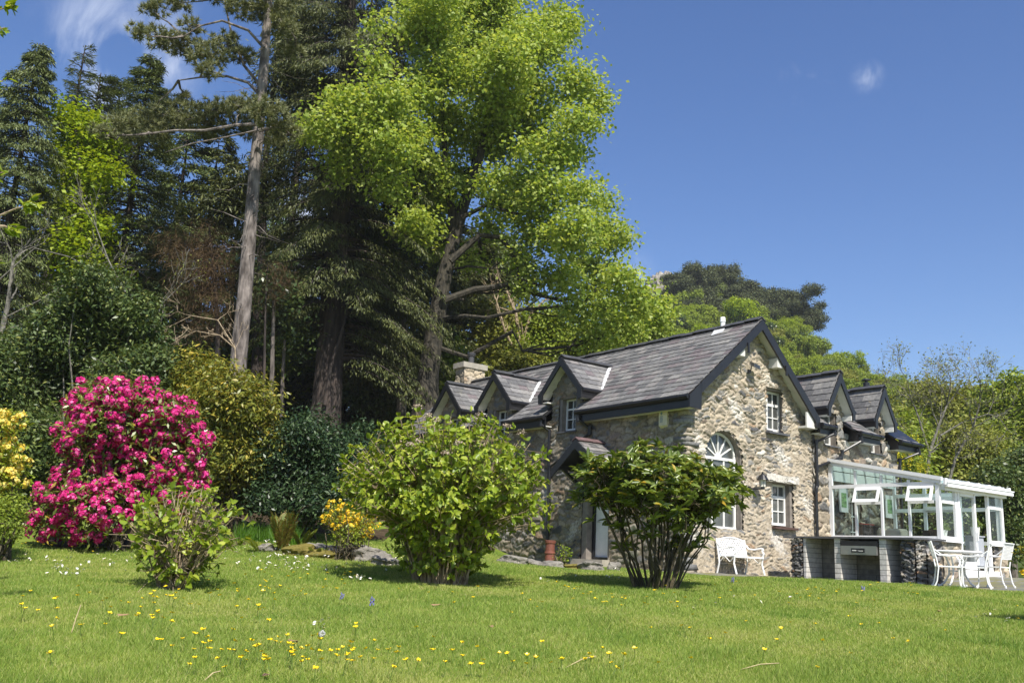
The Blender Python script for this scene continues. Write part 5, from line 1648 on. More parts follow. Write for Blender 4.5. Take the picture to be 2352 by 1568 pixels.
def hydrangea(name, loc, W, Hh, nst, label, seed, leafL=.11, dead=0, bare=0.0, lean=0.0, nleaf=7, dens=1.0, lowleaf=0.25):
    """many canes rising from one base, paired leaves up each cane, thicker towards the tips"""
    rng = np.random.RandomState(seed)
    t = empty(name, loc, label, 'shrub')
    mb = MB(); cl = Cloud(); dc = []
    C_, A_, N_ = [], [], []
    for i in range(nst):
        a = rng.uniform(0, 2 * math.pi)
        pol = math.acos(1 - rng.uniform(0, 1) * 1.30)          # from straight up to a little below level
        q = rng.uniform(.72, 1.03) if rng.rand() < .70 else rng.uniform(.35, .75)
        top = np.array([math.cos(a) * math.sin(pol) * W / 2 * q + lean * rng.uniform(.2, 1), math.sin(a) * math.sin(pol) * W / 2 * q, Hh * (.50 + .50 * math.cos(pol) * q)])
        bs = rng.uniform(.2, 1)
        base = np.array([math.cos(a) * bs * W * .12, math.sin(a) * bs * W * .12, -.03])
        mid = base * .5 + top * .5 + np.array([-math.cos(a), -math.sin(a), 1.2]) * (.07 * W * math.sin(pol)) + rng.normal(size=3) * .04
        pts = [base, base * .55 + mid * .45 + rng.normal(size=3) * .015, mid, mid * .45 + top * .55 + rng.normal(size=3) * .03, top]
        mb.tube(pts, [.011, .010, .009, .007, .004], 4, cap=False)
        ks = []
        for w in range(rng.randint(3, 7)):           # side shoots, low ones too
            k = rng.uniform(.08, .95) if rng.rand() < lowleaf + .5 else rng.uniform(.5, .95)
            p = (base * (1 - 2 * k) + mid * 2 * k) if k < .5 else (mid * (2 - 2 * k) + top * (2 * k - 1))
            e = p + rng.normal(size=3) * np.array([.14, .14, .09]) + np.array([math.cos(a) * .6, math.sin(a) * .6, .8]) * .10
            mb.tube([p, (p + e) / 2 + rng.normal(size=3) * .012, e], [.005, .004, .003], 3, cap=False)
            ks.append((p, e))
        ks.append((mid * .4 + top * .6, top))
        for p, e in ks:
            if rng.rand() < bare: continue
            m_ = max(1, int(nleaf * rng.uniform(.7, 1.2)))
            kk = rng.uniform(0.25, 1, m_) ** .7
            d = unit((e - p)[None])[0]
            for k in kk:
                s = unit(np.cross(d, rng.normal(size=3))[None])[0]
                for sg in (-1, 1):
                    C_.append(p + (e - p) * k + rng.normal(size=3) * .01); A_.append(s * sg + d * .35 + np.array([0, 0, -.1])); N_.append(d * .8 + np.array([0, 0, .55]) + rng.normal(size=3) * .25)
            for w in range(3):                       # tuft at the tip
                s = rng.normal(size=3); C_.append(e); A_.append(s + d * 1.0); N_.append(d + rng.normal(size=3) * .4)
        if rng.rand() < dead and pol < 1.1: dc.append(top + np.array([0, 0, .05]))
    n = len(C_)
    sc = rng.uniform(.55, 1.2, n)
    V, F = leaves(np.array(C_), np.array(A_), np.array(N_), leafL * sc, leafL * .74 * sc, LEAF6)
    cl.add(V, F)
    mb.build('stems', M['twig'], t)
    cl.build('foliage', M['hydleaf'], t)
    if dc:
        for p in dc:
            c2 = Cloud()
            m_ = 46
            d = rand_unit(rng, m_); d[:, 2] = np.abs(d[:, 2]) * .8
            c2.add(*leaves(p + d * rng.uniform(.03, .085, (m_, 1)), rng.normal(size=(m_, 3)), d + rng.normal(size=(m_, 3)) * .5, .028, .026))
            c2.build('faded_flower_head', M['deadflower'], t)
    return t

hydrangea('hydrangea_bush', gpoint(1012, 1338), 3.2, 2.52, 600, 'largest fresh green hydrangea bush in the middle of the lawn', 11, .10, dead=.10, nleaf=3, bare=.06)
hydrangea('hydrangea_bush', gpoint(392, 1352), 1.34, 1.30, 120, 'smaller sparse hydrangea with bare pale canes at the left of the lawn', 12, .095, dead=.05, bare=.52, lean=.12, nleaf=1, lowleaf=.6)
# long bare canes of the smaller bush are part of it

def rosette(rng, c, d, n, L, W, droop=.25):
    """whorl of leaves round a shoot tip"""
    d = unit(np.asarray(d, float)[None])[0]
    s = unit(np.cross(d, rng.normal(size=3))[None])[0]; t = np.cross(d, s)
    an = np.arange(n) * 2 * math.pi / n + rng.uniform(-.25, .25, n)
    el = rng.uniform(.05, .75, n)
    ax = (s * np.cos(an)[:, None] + t * np.sin(an)[:, None]) * np.cos(el)[:, None] + d * np.sin(el)[:, None]
    ax[:, 2] -= droop * rng.uniform(.3, 1.3, n)
    nr = d + 0.35 * rng.normal(size=(n, 3)) - ax * .2
    sc = rng.uniform(.7, 1.15, n)
    return leaves(np.repeat(np.asarray(c)[None], n, 0), ax, nr, L * sc, W * sc, LEAF6)

# bare-stemmed rhododendron with its canopy of rosettes
def stemmed_rhododendron(loc, label, seed):
    rng = np.random.RandomState(seed)
    t = empty('rhododendron_bush', loc, label, 'shrub')
    mb = MB(); cl = Cloud(); bud = Cloud()
    W, Hh = 2.45, 2.2
    tipsl = []
    def br(p, e, r, depth):
        m1 = p * .66 + e * .34 + rng.normal(size=3) * .06; m2 = p * .33 + e * .67 + rng.normal(size=3) * .07
        mb.tube([p, m1, m2, e], [r, r * .85, r * .7, r * .55], 5 if r > .02 else 4, cap=False)
        if depth == 0:
            tipsl.append((e, e - m2)); return
        for k in range(rng.randint(3, 6)):
            d = (e - p); d = d / np.linalg.norm(d)
            q = e + (d * .35 + rng.normal(size=3) * np.array([.55, .55, .3]) + np.array([0, 0, .35])) * (.34 if depth > 1 else .22)
            q[2] = min(q[2], Hh * (1.0 - .13 * (np.hypot(q[0], q[1]) / (W / 2)) ** 2))
            br(e, q, r * .55, depth - 1)
        if rng.rand() < .85: tipsl.append((m2 + rng.normal(size=3) * .1, rng.normal(size=3) + np.array([0, 0, 1.])))
    for i in range(36):
        a = rng.uniform(0, 2 * math.pi); rr = rng.uniform(.2, 1) ** .7
        base = np.array([math.cos(a) * .34 * rr, math.sin(a) * .25 * rr, -.04])
        e = np.array([math.cos(a) * rr * W * .40, math.sin(a) * rr * W * .40, Hh * rng.uniform(.5, .74) * (1 - .15 * rr)])
        br(base, e, rng.uniform(.015, .029), 2)
    tips_ = np.array([q[0] for q in tipsl]); 
    for (p, d) in tipsl:
        d = d / (np.linalg.norm(d) + 1e-9) * .6 + np.array([0, 0, .8])
        V, F = rosette(rng, p, d, rng.randint(8, 12), .168, .062, .28); cl.add(V, F)
        if p[2] > Hh * .8 and rng.rand() < .35:
            m_ = 8; bud.add(*leaves(np.repeat((p + np.array([0, 0, .02]))[None], m_, 0), rand_unit(rng, m_) + np.array([0, 0, 1.5]), rand_unit(rng, m_), .035, .02))
    # a few lower shoots
    for i in range(56):
        a = rng.uniform(0, 2 * math.pi); p = np.array([math.cos(a) * rng.uniform(.6, 1.12), math.sin(a) * rng.uniform(.5, 1.05), Hh * rng.uniform(.46, .80)])
        V, F = rosette(rng, p, rng.normal(size=3) * .3 + np.array([math.cos(a) * .4, math.sin(a) * .4, .6]), 8, .165, .052, .3); cl.add(V, F)
    for i in range(70):
        a = rng.uniform(0, 2 * math.pi); r_ = rng.uniform(.55, 1.24); z = Hh * rng.uniform(.66, .95) * (1 - .10 * (r_ / 1.2) ** 2)
        p = np.array([math.cos(a) * r_, math.sin(a) * r_, z]); q = np.array([p[0] * .62, p[1] * .62, z * .66])
        mb.tube(wob(rng, q, p, 4, .03), [.010, .008, .006, .004], 4, cap=False)
        V, F = rosette(rng, p, np.array([math.cos(a) * .3, math.sin(a) * .3, .8]) + rng.normal(size=3) * .2, rng.randint(8, 12), .168, .062, .28); cl.add(V, F)
    mb.build('stems', M['rhostem'], t)
    cl.build('foliage', M['rholeaf'], t)
    if bud.n: bud.build('buds', M['deadflower'], t)
stemmed_rhododendron(gpoint(1508, 1352), 'rhododendron with bare dark stems and flat leafy top before the gable', 21)

def px_lobes(L, y, dy=0.0, rng=None, flat=1.0):
    """ellipsoids given as seen (x, y, radius in the photograph's pixels) at a distance, with depth of their own"""
    out = []
    for q in L:
        px, py, r = q[:3]
        yy = y + (q[3] if len(q) > 3 else (rng.uniform(-dy, dy) if rng is not None else 0))
        p = at(px, py, yy); R = r / FPX * yy
        out.append((p, (R, R, R * flat)))
    return out

def lobe_shrub(name, loc, lobes, label, cat, mat, seed, per_m2=30, per=8, sigma=.09, L=.10, W=.035, bark='rhostem', stems=14, shape=RHOMB, droop=.1, blossom=None, up=.7, sr=1.0):
    """shrub of leafy lobes on stems; blossom = (material, share of twigs, builder)"""
    rng = np.random.RandomState(seed)
    t = empty(name, loc, label, cat)
    loc = np.asarray(loc, float)
    lb = [(np.asarray(c) - loc, r) for c, r in lobes]
    mb = MB()
    for c, r in lb:
        for k in range(max(1, stems // len(lb))):
            b = rng.normal(size=3) * np.array([.18, .18, 0]); b[2] = -.05
            e = c + rng.normal(size=3) * np.asarray(r) * .4
            mb.tube(wob(rng, b, e, 5, .07), [.035 * sr, .03 * sr, .024 * sr, .016 * sr, .008 * sr], 4, cap=False)
            for q in range(3):
                f = e + rng.normal(size=3) * np.asarray(r) * .45
                mb.tube(wob(rng, e, f, 3, .03), [.010 * sr, .007 * sr, .004 * sr], 3, cap=False)
    mb.build('stems', M[bark], t)
    tw, nd = lobe_twigs(rng, lb, per_m2)
    keep = tw[:, 2] > -.02
    tw, nd = tw[keep], nd[keep]
    cl = Cloud()
    V, F = twig_leaves(rng, tw, nd, per, sigma, L, W, up, .5, .8, droop, shape); cl.add(V, F)
    cl.build('foliage', M[mat], t)
    if blossom:
        bm, share, R, npet, psize = blossom
        sel = rng.rand(len(tw)) < share
        p = tw[sel] + nd[sel] * .05
        dd = unit(nd[sel] + np.array([0, 0, .5]))
        c2 = Cloud()
        n = len(p)
        d = rand_unit(rng, n * npet)
        D = np.repeat(dd, npet, 0)
        d = unit(d + D * .75)
        pc_ = np.repeat(p, npet, 0) + d * R * rng.uniform(.75, 1.1, (n * npet, 1)) * np.repeat(rng.uniform(.75, 1.15, (n, 1)), npet, 0)
        ax = np.cross(d, rng.normal(size=(n * npet, 3)))
        c2.add(*leaves(pc_ - unit(ax) * psize * .5, ax, d + rng.normal(size=(n * npet, 3)) * .35, psize, psize * .95, RHOMB))
        c2.build('blossom', M[bm], t)
    return t

rng0 = np.random.RandomState(5)
# magenta rhododendron
Y = 16.6
lob = px_lobes([(275, 945, 75), (355, 985, 75), (215, 990, 65), (300, 1040, 95), (405, 1050, 75), (215, 1090, 80), (330, 1120, 85), (420, 1130, 60), (160, 1135, 55), (120, 1165, 50), (240, 1165, 60), (105, 1200, 34), (180, 1200, 40), (390, 960, 42), (445, 1010, 38), (290, 915, 40), (200, 935, 50), (350, 930, 48), (240, 915, 42), (165, 1010, 42), (420, 980, 46)], Y, .5, rng0)
lobe_shrub('pink_rhododendron', gpoint(270, 1240, Y), lob, 'magenta flowering rhododendron, tall and rounded, at the left lawn edge', 'flowering shrub', 'rholeaf', 31, 34, 8, .10, .12, .042, blossom=('pink', .60, .085, 36, .062))
# pale yellow azalea at the left edge
Y = 14.4
lob = px_lobes([(-10, 990, 60), (-60, 1050, 90), (5, 1050, 48), (20, 1090, 42), (-30, 1130, 80), (5, 1180, 60), (-90, 1000, 80)], Y, .3, rng0)
lobe_shrub('yellow_azalea', gpoint(-40, 1245, Y), lob[:4] + lob[6:], 'pale yellow flowering azalea cut off by the left edge', 'flowering shrub', 'hydleaf', 32, 50, 9, .08, .07, .03, blossom=('yellow', .55, .065, 22, .055))
lobe_shrub('green_shrub', gpoint(-10, 1240, Y - .5), px_lobes([(-30, 1150, 70), (10, 1190, 45), (-60, 1200, 60), (30, 1215, 22), (40, 1160, 26)], Y - .4, .2, rng0), 'small leaved green shrub below the pale yellow azalea', 'shrub', 'broad', 33, 90, 10, .07, .055, .028)
# yellowish rhododendron in front of the pine trunk
Y = 20.6
lob = px_lobes([(455, 850, 48), (520, 900, 60), (470, 930, 60), (575, 930, 62), (540, 985, 75), (600, 985, 45), (480, 1010, 70), (570, 1050, 70), (500, 1090, 70), (560, 1120, 55), (430, 880, 35), (625, 1020, 30)], Y, .7, rng0)
lobe_shrub('yellowing_rhododendron', gpoint(520, 1190, Y), lob, 'yellow tinged rhododendron at the foot of the tall pine', 'shrub', 'yelleaf', 34, 62, 11, .13, .125, .042, droop=.5)
# dark rhododendron
Y = 20.2
lob = px_lobes([(650, 1040, 70), (720, 1010, 60), (770, 1040, 55), (700, 1090, 80), (780, 1100, 60), (640, 1110, 60), (680, 1150, 60), (750, 1150, 55), (610, 1150, 40), (810, 1080, 45), (690, 985, 35), (830, 1010, 40), (850, 1070, 50)], Y, .7, rng0)
lobe_shrub('dark_rhododendron', gpoint(710, 1195, Y), lob, 'dark glossy rhododendron between the yellowish shrub and the big hydrangea', 'shrub', 'darkleaf', 35, 80, 11, .12, .10, .04)
# tall laurel-like shrub at the left
Y = 21.5
lob = px_lobes([(60, 830, 90), (150, 760, 85), (235, 700, 80), (300, 770, 75), (220, 820, 95), (110, 900, 95), (30, 930, 80), (330, 850, 60), (270, 900, 80), (40, 1020, 90), (110, 1010, 80), (350, 920, 50), (-40, 870, 90), (190, 650, 45), (330, 720, 40), (60, 1100, 60), (365, 800, 30), (-20, 960, 90), (150, 1080, 60), (380, 990, 40), (260, 1010, 70)], Y, 1.0, rng0)
lobe_shrub('laurel_bush', gpoint(150, 1180, Y), lob, 'tall dark evergreen shrub behind the magenta rhododendron', 'shrub', 'hollyleaf', 36, 50, 12, .15, .125, .052, bark='greytwig')
# orange azalea by the stone edging
Y = 16.9
lob = px_lobes([(775, 1178, 26), (815, 1190, 28), (845, 1200, 22), (800, 1215, 22), (760, 1190, 16)], Y, .12, rng0)
lobe_shrub('orange_azalea', gpoint(805, 1268, Y), lob, 'small orange flowering azalea by the stone edging', 'flowering shrub', 'hydleaf', 37, 130, 7, .05, .045, .02, stems=26, sr=.35, blossom=('orange', .55, .045, 16, .035))
lobe_shrub('green_azalea', gpoint(800, 1270, Y - .1), px_lobes([(800, 1232, 28), (825, 1225, 22), (780, 1225, 18)], Y - .1, .1, rng0), 'leafy twigs under the orange azalea flowers', 'shrub', 'hydleaf', 38, 100, 6, .06, .05, .02, stems=24, sr=.35)
# yellow lily-like azalea at the right edge, close
Y = 12.2
lobe_shrub('edge_azalea', gpoint(2450, 1350, Y), px_lobes([(2352, 1285, 16), (2378, 1264, 26), (2384, 1302, 28), (2415, 1320, 34), (2440, 1275, 40)], Y, .1, rng0), 'yellow flowering shrub just entering at the right edge', 'flowering shrub', 'yelleaf', 39, 90, 4, .06, .08, .03, stems=24, sr=.3, blossom=('orange', .3, .03, 9, .05))
# dark shrubs at the right behind the conservatory
Y = 31.0
lob = px_lobes([(2330, 1130, 60), (2360, 1080, 60), (2345, 1200, 60), (2300, 1180, 40), (2390, 1150, 70), (2325, 1240, 40), (2240, 1180, 60), (2170, 1200, 60), (2100, 1190, 60), (2040, 1190, 60), (2280, 1110, 45)], Y, .8, rng0)
lobe_shrub('camellia_hedge', gpoint(2250, 1270, Y), lob, 'dark glossy evergreen hedge behind the conservatory', 'hedge', 'hollyleaf', 40, 36, 12, .18, .14, .065)

# ferns
def fern(loc, n, L, label, mat, seed, upright=.8, width=.20):
    rng = np.random.RandomState(seed)
    t = empty('fern', loc, label, 'fern', 0)
    cl = Cloud()
    mb = MB()
    for i in range(n):
        a = rng.uniform(0, 2 * math.pi); Ln = L * rng.uniform(.75, 1.1)
        d = np.array([math.cos(a), math.sin(a), 0]); s = np.array([-d[1], d[0], 0])
        k = np.linspace(0, 1, 24)
        ht = Ln * (k * (0.35 + .6 * upright) - .30 * (1.1 - upright) * k ** 2.5); rd = Ln * (1 - upright * .75) * (k + .3 * k ** 2) + .02
        P = d[None] * rd[:, None] + np.array([0, 0, 1.])[None] * ht[:, None] + s[None] * (.05 * np.sin(k * 3 + i))[:, None] * Ln
        mb.tube(P[::3], [.006] * len(P[::3]), 3, cap=False)
        w = width * Ln * np.sin(np.clip(k * 1.05, 0, 1) * math.pi) ** .7 + .01
        tg = np.gradient(P, axis=0)
        for sg in (-1, 1):
            cl.add(*leaves(P[2:], s[None] * sg + unit(tg[2:]) * .45 + rng.normal(size=(22, 3)) * .05, np.cross(unit(tg[2:]), s) * 1.0 + rng.normal(size=(22, 3)) * .1, w[2:], Ln * .045))
    mb.build('stalks', M['stemgreen'], t)
    cl.build('fronds', M[mat], t)
fern(gpoint(648, 1252, 17.4), 22, .78, 'tall upright bronze green fern at the end of the stone edging', 'fernbrown', 1, .95, .14)
fern(gpoint(600, 1240, 17.2), 12, .42, 'low spreading pale fern left of the tall bronze fern', 'fern', 2, .55)
fern(gpoint(694, 1232, 18.2), 9, .50, 'light green fern right of the tall bronze fern', 'fern', 3, .8)
fern(gpoint(728, 1256, 16.9), 7, .30, 'tiny fern sprouting from the mossy stone edging', 'fern', 4, .6)

# rocks
def rock(loc, dims, label, group, seed, mat='rock', rz=0.0):
    rng = np.random.RandomState(seed)
    bm = bmesh.new()
    bmesh.ops.create_icosphere(bm, subdivisions=4, radius=1)
    ph = rng.uniform(0, 6, 9)
    for v in bm.verts:
        c = v.co.copy()
        c = Vector([math.copysign(abs(q) ** .62, q) for q in c])
        k = 1 + .13 * math.sin(3 * c.x + ph[0]) * math.sin(3 * c.y + ph[1]) + .10 * math.sin(5 * c.z + ph[2] + 2 * c.x) + .05 * math.sin(11 * c.x + ph[3]) * math.sin(9 * c.z + ph[4]) + .035 * math.sin(17 * c.y + ph[5])
        v.co = Vector((c.x * k * dims[0], c.y * k * dims[1], c.z * k * dims[2]))
    me = bpy.data.meshes.new('rock'); bm.to_mesh(me); bm.free()
    me.materials.append(M[mat])
    o = bpy.data.objects.new('rock', me); o.location = Vector(loc); o.rotation_euler = (rng.normal() * .1, rng.normal() * .1, rz)
    link(o)
    return tag(o, label, 'rock', group)
import bmesh
RK = [(612, 1252, 17.3, (.14, .14, .10), 'small pinkish rock beside the low fern', 'rock'), (690, 1262, 17.1, (.26, .2, .12), 'moss covered rock right of the bronze fern', 'moss'), (735, 1248, 17.5, (.34, .2, .13), 'dark flat rock in the middle of the stone edging', 'rock'), (770, 1255, 17.4, (.26, .2, .12), 'grey rock of the stone edging left of the orange azalea', 'rock'), (745, 1268, 16.9, (.28, .2, .09), 'low mossy rock in front of the stone edging', 'moss'), (850, 1262, 17.0, (.36, .3, .14), 'broad flat rock right of the orange azalea', 'rock'), (885, 1272, 16.6, (.22, .2, .10), 'grey rock at the right end of the edging by the hydrangea', 'rock'), (830, 1248, 17.8, (.4, .25, .12), 'long grey rock behind the orange azalea', 'rock'),
      (1175, 1302, 20.0, (.30, .2, .11), 'flat rock left of the red chimney pot', 'rock'), (1225, 1302, 20.2, (.24, .2, .10), 'grey rock near the foot of the red chimney pot', 'rock'), (1262, 1306, 20.0, (.26, .2, .10), 'brown rock in front of the red chimney pot', 'rock'), (1312, 1306, 20.4, (.30, .2, .08), 'mossy flat rock left of the doorstep', 'moss'), (1352, 1312, 20.2, (.34, .24, .12), 'square brown stone in front of the doorstep', 'rock'), (1410, 1300, 21.5, (.14, .12, .16), 'pale upright stone right of the doorstep', 'rock')]
for i, (px, py, y, d, lab, mt) in enumerate(RK):
    p = gpoint(px, py, y); rock(p + np.array([0, 0, d[2] * .35]), d, lab, 'stones edging the lawn', 50 + i, mt, i * .7)
# red chimney pot
p = on_ground(1262, 1298)
o = MB(); o.lathe([(.19, 0), (.20, .10), (.185, .12), (.175, .34), (.195, .36), (.195, .40), (.17, .42), (.165, .66), (.19, .68), (.20, .76), (.15, .77), (.14, .5)], (0, 0, 0), 20)
o = o.build('terracotta_pot', M['terracotta'], None); o.location = Vector(p); o.scale = (.72, .72, .82); tag(o, 'tall red terracotta chimney pot standing by the house wall', 'chimney pot')
lobe_shrub('ivy_plant', gpoint(1290, 1300, 23.2), px_lobes([(1292, 1280, 16), (1296, 1262, 12)], 23.2), 'small ivy growing up the wall beside the red pot', 'plant', 'hydleaf', 61, 60, 5, .05, .06, .05, stems=4)

# strip of long grass under the dark rhododendron
rng = np.random.RandomState(71)
n = 900
pp = np.array([gpoint(px, 1200, y) for px, y in zip(rng.uniform(545, 690, n), rng.uniform(18.6, 19.6, n))])
V, F = leaves(pp, rng.normal(size=(n, 3)) * .3 + np.array([0, 0, 1.0]), rng.normal(size=(n, 3)), rng.uniform(.2, .42, n), .016, TRI)
tag(raw_mesh('long_grass', V, [(F, 0)], M['longgrass']), kind='stuff')
# litter and dark soil under the shrubs
def bed(name, px0, px1, y0, y1, mat, seed):
    xs_ = np.linspace(at(px0, 1240, y0)[0], at(px1, 1240, y0)[0], 60); ys_ = np.linspace(y0, y1, 40)
    return tag(grid_mesh(name, xs_, ys_, gz, mat, keep=lambda x, y: ((x - xs_.mean()) / (np.ptp(xs_) / 2)) ** 2 + ((y - (y0 + y1) / 2) / ((y1 - y0) / 2)) ** 2 < 1 + .15 * np.sin(x * 5 + y * 3), dz=.008), kind='structure')
M['soil'] = groundmat('leaf_litter', [(0.3, (.03, .022, .014)), (.55, (.07, .05, .03)), (.75, (.11, .085, .05))], 5, .6, 25)
bed('flower_bed', -60, 520, 16.3, 21, M['soil'], 1)
bed('flower_bed', 590, 900, 17.0, 18.3, M['soil'], 2)
# woodland floor
xs_ = np.arange(-45, 30, .8); ys_ = np.arange(20.5, 90, .8)
tag(grid_mesh('woodland_floor', xs_, ys_, gz, M['soil'], keep=lambda x, y: (y > 21.5 + .6 * np.sin(x * .8) + np.maximum(0, x + 3) * 1.6) & ~in_poly(x, y, [(3, 22), (17, 22), (17, 32), (-5, 36)]), dz=.01), kind='structure')
# ------------------------------------------------------------------ trees
def base_at(px, y):
    p = at(px, 1200, y); return np.array([p[0], p[1], float(gz(p[0], p[1]))])

def path_px(P, y):
    return [at(q[0], q[1], y + (q[2] if len(q) > 2 else 0)) for q in P]

def conifer(name, loc, Hh, Rb, label, mat, seed, nb=150, rise=.15, droop=.45, start=.06, spray=(.26, .055), power=.85, per=46, hang=.5, bark='darkbark', trad=None, group=None, cat='conifer tree', top_sparse=0.0, lean=(0, 0), bvis=True):
    rng = np.random.RandomState(seed)
    t = empty(name, loc, label, cat, 0, group)
    mb = MB(); cl = Cloud()
    tr = trad or Hh * .016
    tp = [np.array([lean[0] * k ** 1.3, lean[1] * k ** 1.3, -.3 + (Hh + .3) * k]) for k in np.linspace(0, 1, 9)]
    mb.tube(tp, [tr * (1.25 if i == 0 else 1) * (1 - .93 * (i / 8)) for i in range(9)], 10)
    for i in range(nb):
        k = start + (1 - start) * ((i + rng.rand()) / nb) ** .92
        if k > .995: continue
        az = rng.uniform(0, 2 * math.pi)
        Lb = Rb * (1 - k) ** power * rng.uniform(.68, 1.12) + .28
        d = np.array([math.cos(az), math.sin(az), 0]); s = np.array([-d[1], d[0], 0])
        p0 = np.array([lean[0] * k ** 1.3, lean[1] * k ** 1.3, k * Hh])
        f = lambda tt: p0 + d * (Lb * tt)[:, None] + np.array([0, 0, 1.])[None] * (Lb * (rise * tt - droop * tt ** 2 + .12 * tt ** 5))[:, None]
        if bvis: mb.tube(f(np.linspace(0, .92, 5)), [max(.012, tr * .16), max(.01, tr * .12), .012, .009, .005], 3, cap=False)
        n = int(4.6 * per * (.35 + .65 * Lb / Rb) * (1 - top_sparse * k))
        tt = rng.uniform(.12, 1, n) ** .75
        lat = rng.uniform(-1, 1, n)
        wdt = .34 * Lb * (1.08 - tt) + .10
        c = f(tt) + s[None] * (lat * wdt)[:, None] + rng.normal(size=(n, 3)) * .05
        c[:, 2] -= np.abs(lat) * wdt * .28
        ax = d[None] * .7 + s[None] * (lat * 1.1)[:, None] + rng.normal(size=(n, 3)) * .25
        ax[:, 2] -= hang * rng.uniform(.1, 1.1, n)
        nr = np.array([0, 0, 1.])[None] + rng.normal(size=(n, 3)) * .45
        sc = rng.uniform(.5, 1.25, n)
        cl.add(*leaves(c, ax, nr, .72 * spray[0] * sc, .68 * spray[1] * sc, RHOMB))
    mb.build('trunk', M[bark], t)
    cl.build('crown', M[mat], t)
    return t

def lobe_tree(name, loc, lobes, label, mat, seed, trunk=None, trad=.25, per_m2=9, per=16, sigma=.3, L=.2, W=.14, cat='tree', bark='bark', group=None, limbs=True, shape=RHOMB, shell=(.45, 1.05), up=.6, droop=.3, extra=None, flat=.7, lstep=1):
    """trunk along a path of points, limbs to each lobe of the crown, leaves round twig tips"""
    rng = np.random.RandomState(seed)
    loc = np.asarray(loc, float)
    t = empty(name, loc, label, cat, 0, group)
    lb = [(np.asarray(c) - loc, r) for c, r in lobes]
    mb = MB()
    if trunk is None:
        top = np.mean([c for c, r in lb], 0); trunk = [np.array([0, 0, -.2]), np.array([top[0] * .3, top[1] * .3, top[2] * .45]), top]
    else:
        trunk = [np.asarray(q) - loc for q in trunk]
    nT = len(trunk)
    mb.tube(trunk, [trad * (1.0 - .78 * i / (nT - 1)) * (1.25 if i == 0 else 1) for i in range(nT)], 12)
    TP = []
    for i in range(nT - 1):
        for k in np.linspace(0, 1, 6): TP.append((trunk[i] * (1 - k) + trunk[i + 1] * k, trad * (1 - .78 * (i + k) / (nT - 1))))
    tpos = np.array([q[0] for q in TP])
    if limbs:
        nodes = [(q, r_, 0.0) for q, r_ in TP]
        main = lb[::lstep]
        order = sorted(main, key=lambda q: np.min(np.linalg.norm(tpos - q[0], axis=1)))
        for c, r in order:
            P = np.array([q[0] for q in nodes])
            dist = np.linalg.norm(P - c, axis=1)
            cost = dist + np.where(P[:, 2] < c[2] + .3 - .05 * dist, 0, 30) + .25 * np.array([q[2] for q in nodes])
            i = int(np.argmin(cost)); a = P[i]; dl = dist[i]
            ra = min(nodes[i][1] * .72, .018 + .013 * dl)
            ctrl = wob(rng, a, c, 6, .05 * dl)
            rs = [ra, ra * .88, ra * .76, ra * .64, ra * .52, ra * .4]
            mb.tube(ctrl, rs, 6, cap=False)
            for k in range(2, 6): nodes.append((ctrl[k], rs[k], nodes[i][2] + dl * k / 5))
            for k in range(7):
                st = ctrl[rng.randint(3, 6)]; e = c + rand_unit(rng, 1)[0] * np.asarray(r) * rng.uniform(.6, 1.15)
                mb.tube(wob(rng, st, e, 4, .06 * np.linalg.norm(e - st)), [ra * .35, ra * .26, ra * .16, .007], 4, cap=False)
    if extra:
        for P, r0, r1 in extra:
            P = [np.asarray(q) - loc for q in P]
            mb.tube(P, np.linspace(r0, r1, len(P)), 8)
    mb.build('trunk', M[bark], t)
    tw, nd = lobe_twigs(rng, lb, per_m2, shell)
    cl = Cloud()
    cl.add(*twig_leaves(rng, tw, nd, per, sigma, L, W, up, .5, flat, droop, shape))
    cl.build('crown', M[mat], t)
    return t

R_ = np.random.RandomState(8)
# --- the big maple
Y = 38.5
ML = [(1080, -120, 190), (960, -60, 120), (1000, 40, 100), (960, 60, 70), (1130, 50, 120), (1220, 100, 95), (1270, 60, 60), (1310, 60, 38), (1010, 170, 95), (1120, 190, 110), (1220, 230, 90), (1310, 190, 62), (1360, 225, 42), (1385, 230, 24), (1320, 280, 60), (1050, 300, 95), (1170, 320, 95), (1255, 360, 75), (1310, 350, 42), (890, 230, 62), (860, 150, 38), (850, 270, 62), (790, 240, 55), (740, 290, 50), (700, 300, 30), (800, 330, 60), (900, 340, 75), (960, 410, 80), (890, 430, 55), (1060, 400, 60), (1190, 440, 75), (1270, 450, 70), (1340, 450, 55), (1385, 460, 30), (1240, 540, 70), (1320, 540, 70), (1390, 540, 55), (1430, 545, 28), (1290, 630, 62), (1370, 630, 70), (1430, 640, 52), (1470, 690, 48), (1500, 720, 30), (1400, 720, 62), (1340, 700, 55), (1450, 755, 40), (1380, 775, 40), (960, 520, 60), (1000, 480, 50), (1200, 600, 38), (780, 380, 45), (870, 60, 30), (1000, 560, 52), (1030, 440, 48), (1130, 520, 42), (1140, 420, 52), (1210, 660, 32), (1160, 470, 46), (950, 300, 60), (960, 210, 55), (1090, 600, 30), (1115, 20, 80), (1498, 705, 40), (1512, 735, 28), (1060, 100, 75), (1180, 130, 75)]
lob = []
for q in ML:
    dy = R_.uniform(-4.5, 3.0) if q[2] > 45 else R_.uniform(-2, 2)
    if q[0] < 930: dy = R_.uniform(-6.5, -4.0)
    p = at(q[0], q[1], Y + dy); r = q[2] / FPX * (Y + dy)
    lob.append((p, (r * .84, r * .84, r * .70)))
    for k in range(4):                       # smaller sprays break up the outline
        o_ = R_.normal(size=3); o_ /= np.linalg.norm(o_)
        rr = r * R_.uniform(.30, .48)
        lob.append((p + o_ * r * R_.uniform(.5, .82) * np.array([1, 1, .85]), (rr * 1.2, rr * 1.2, rr * .7)))
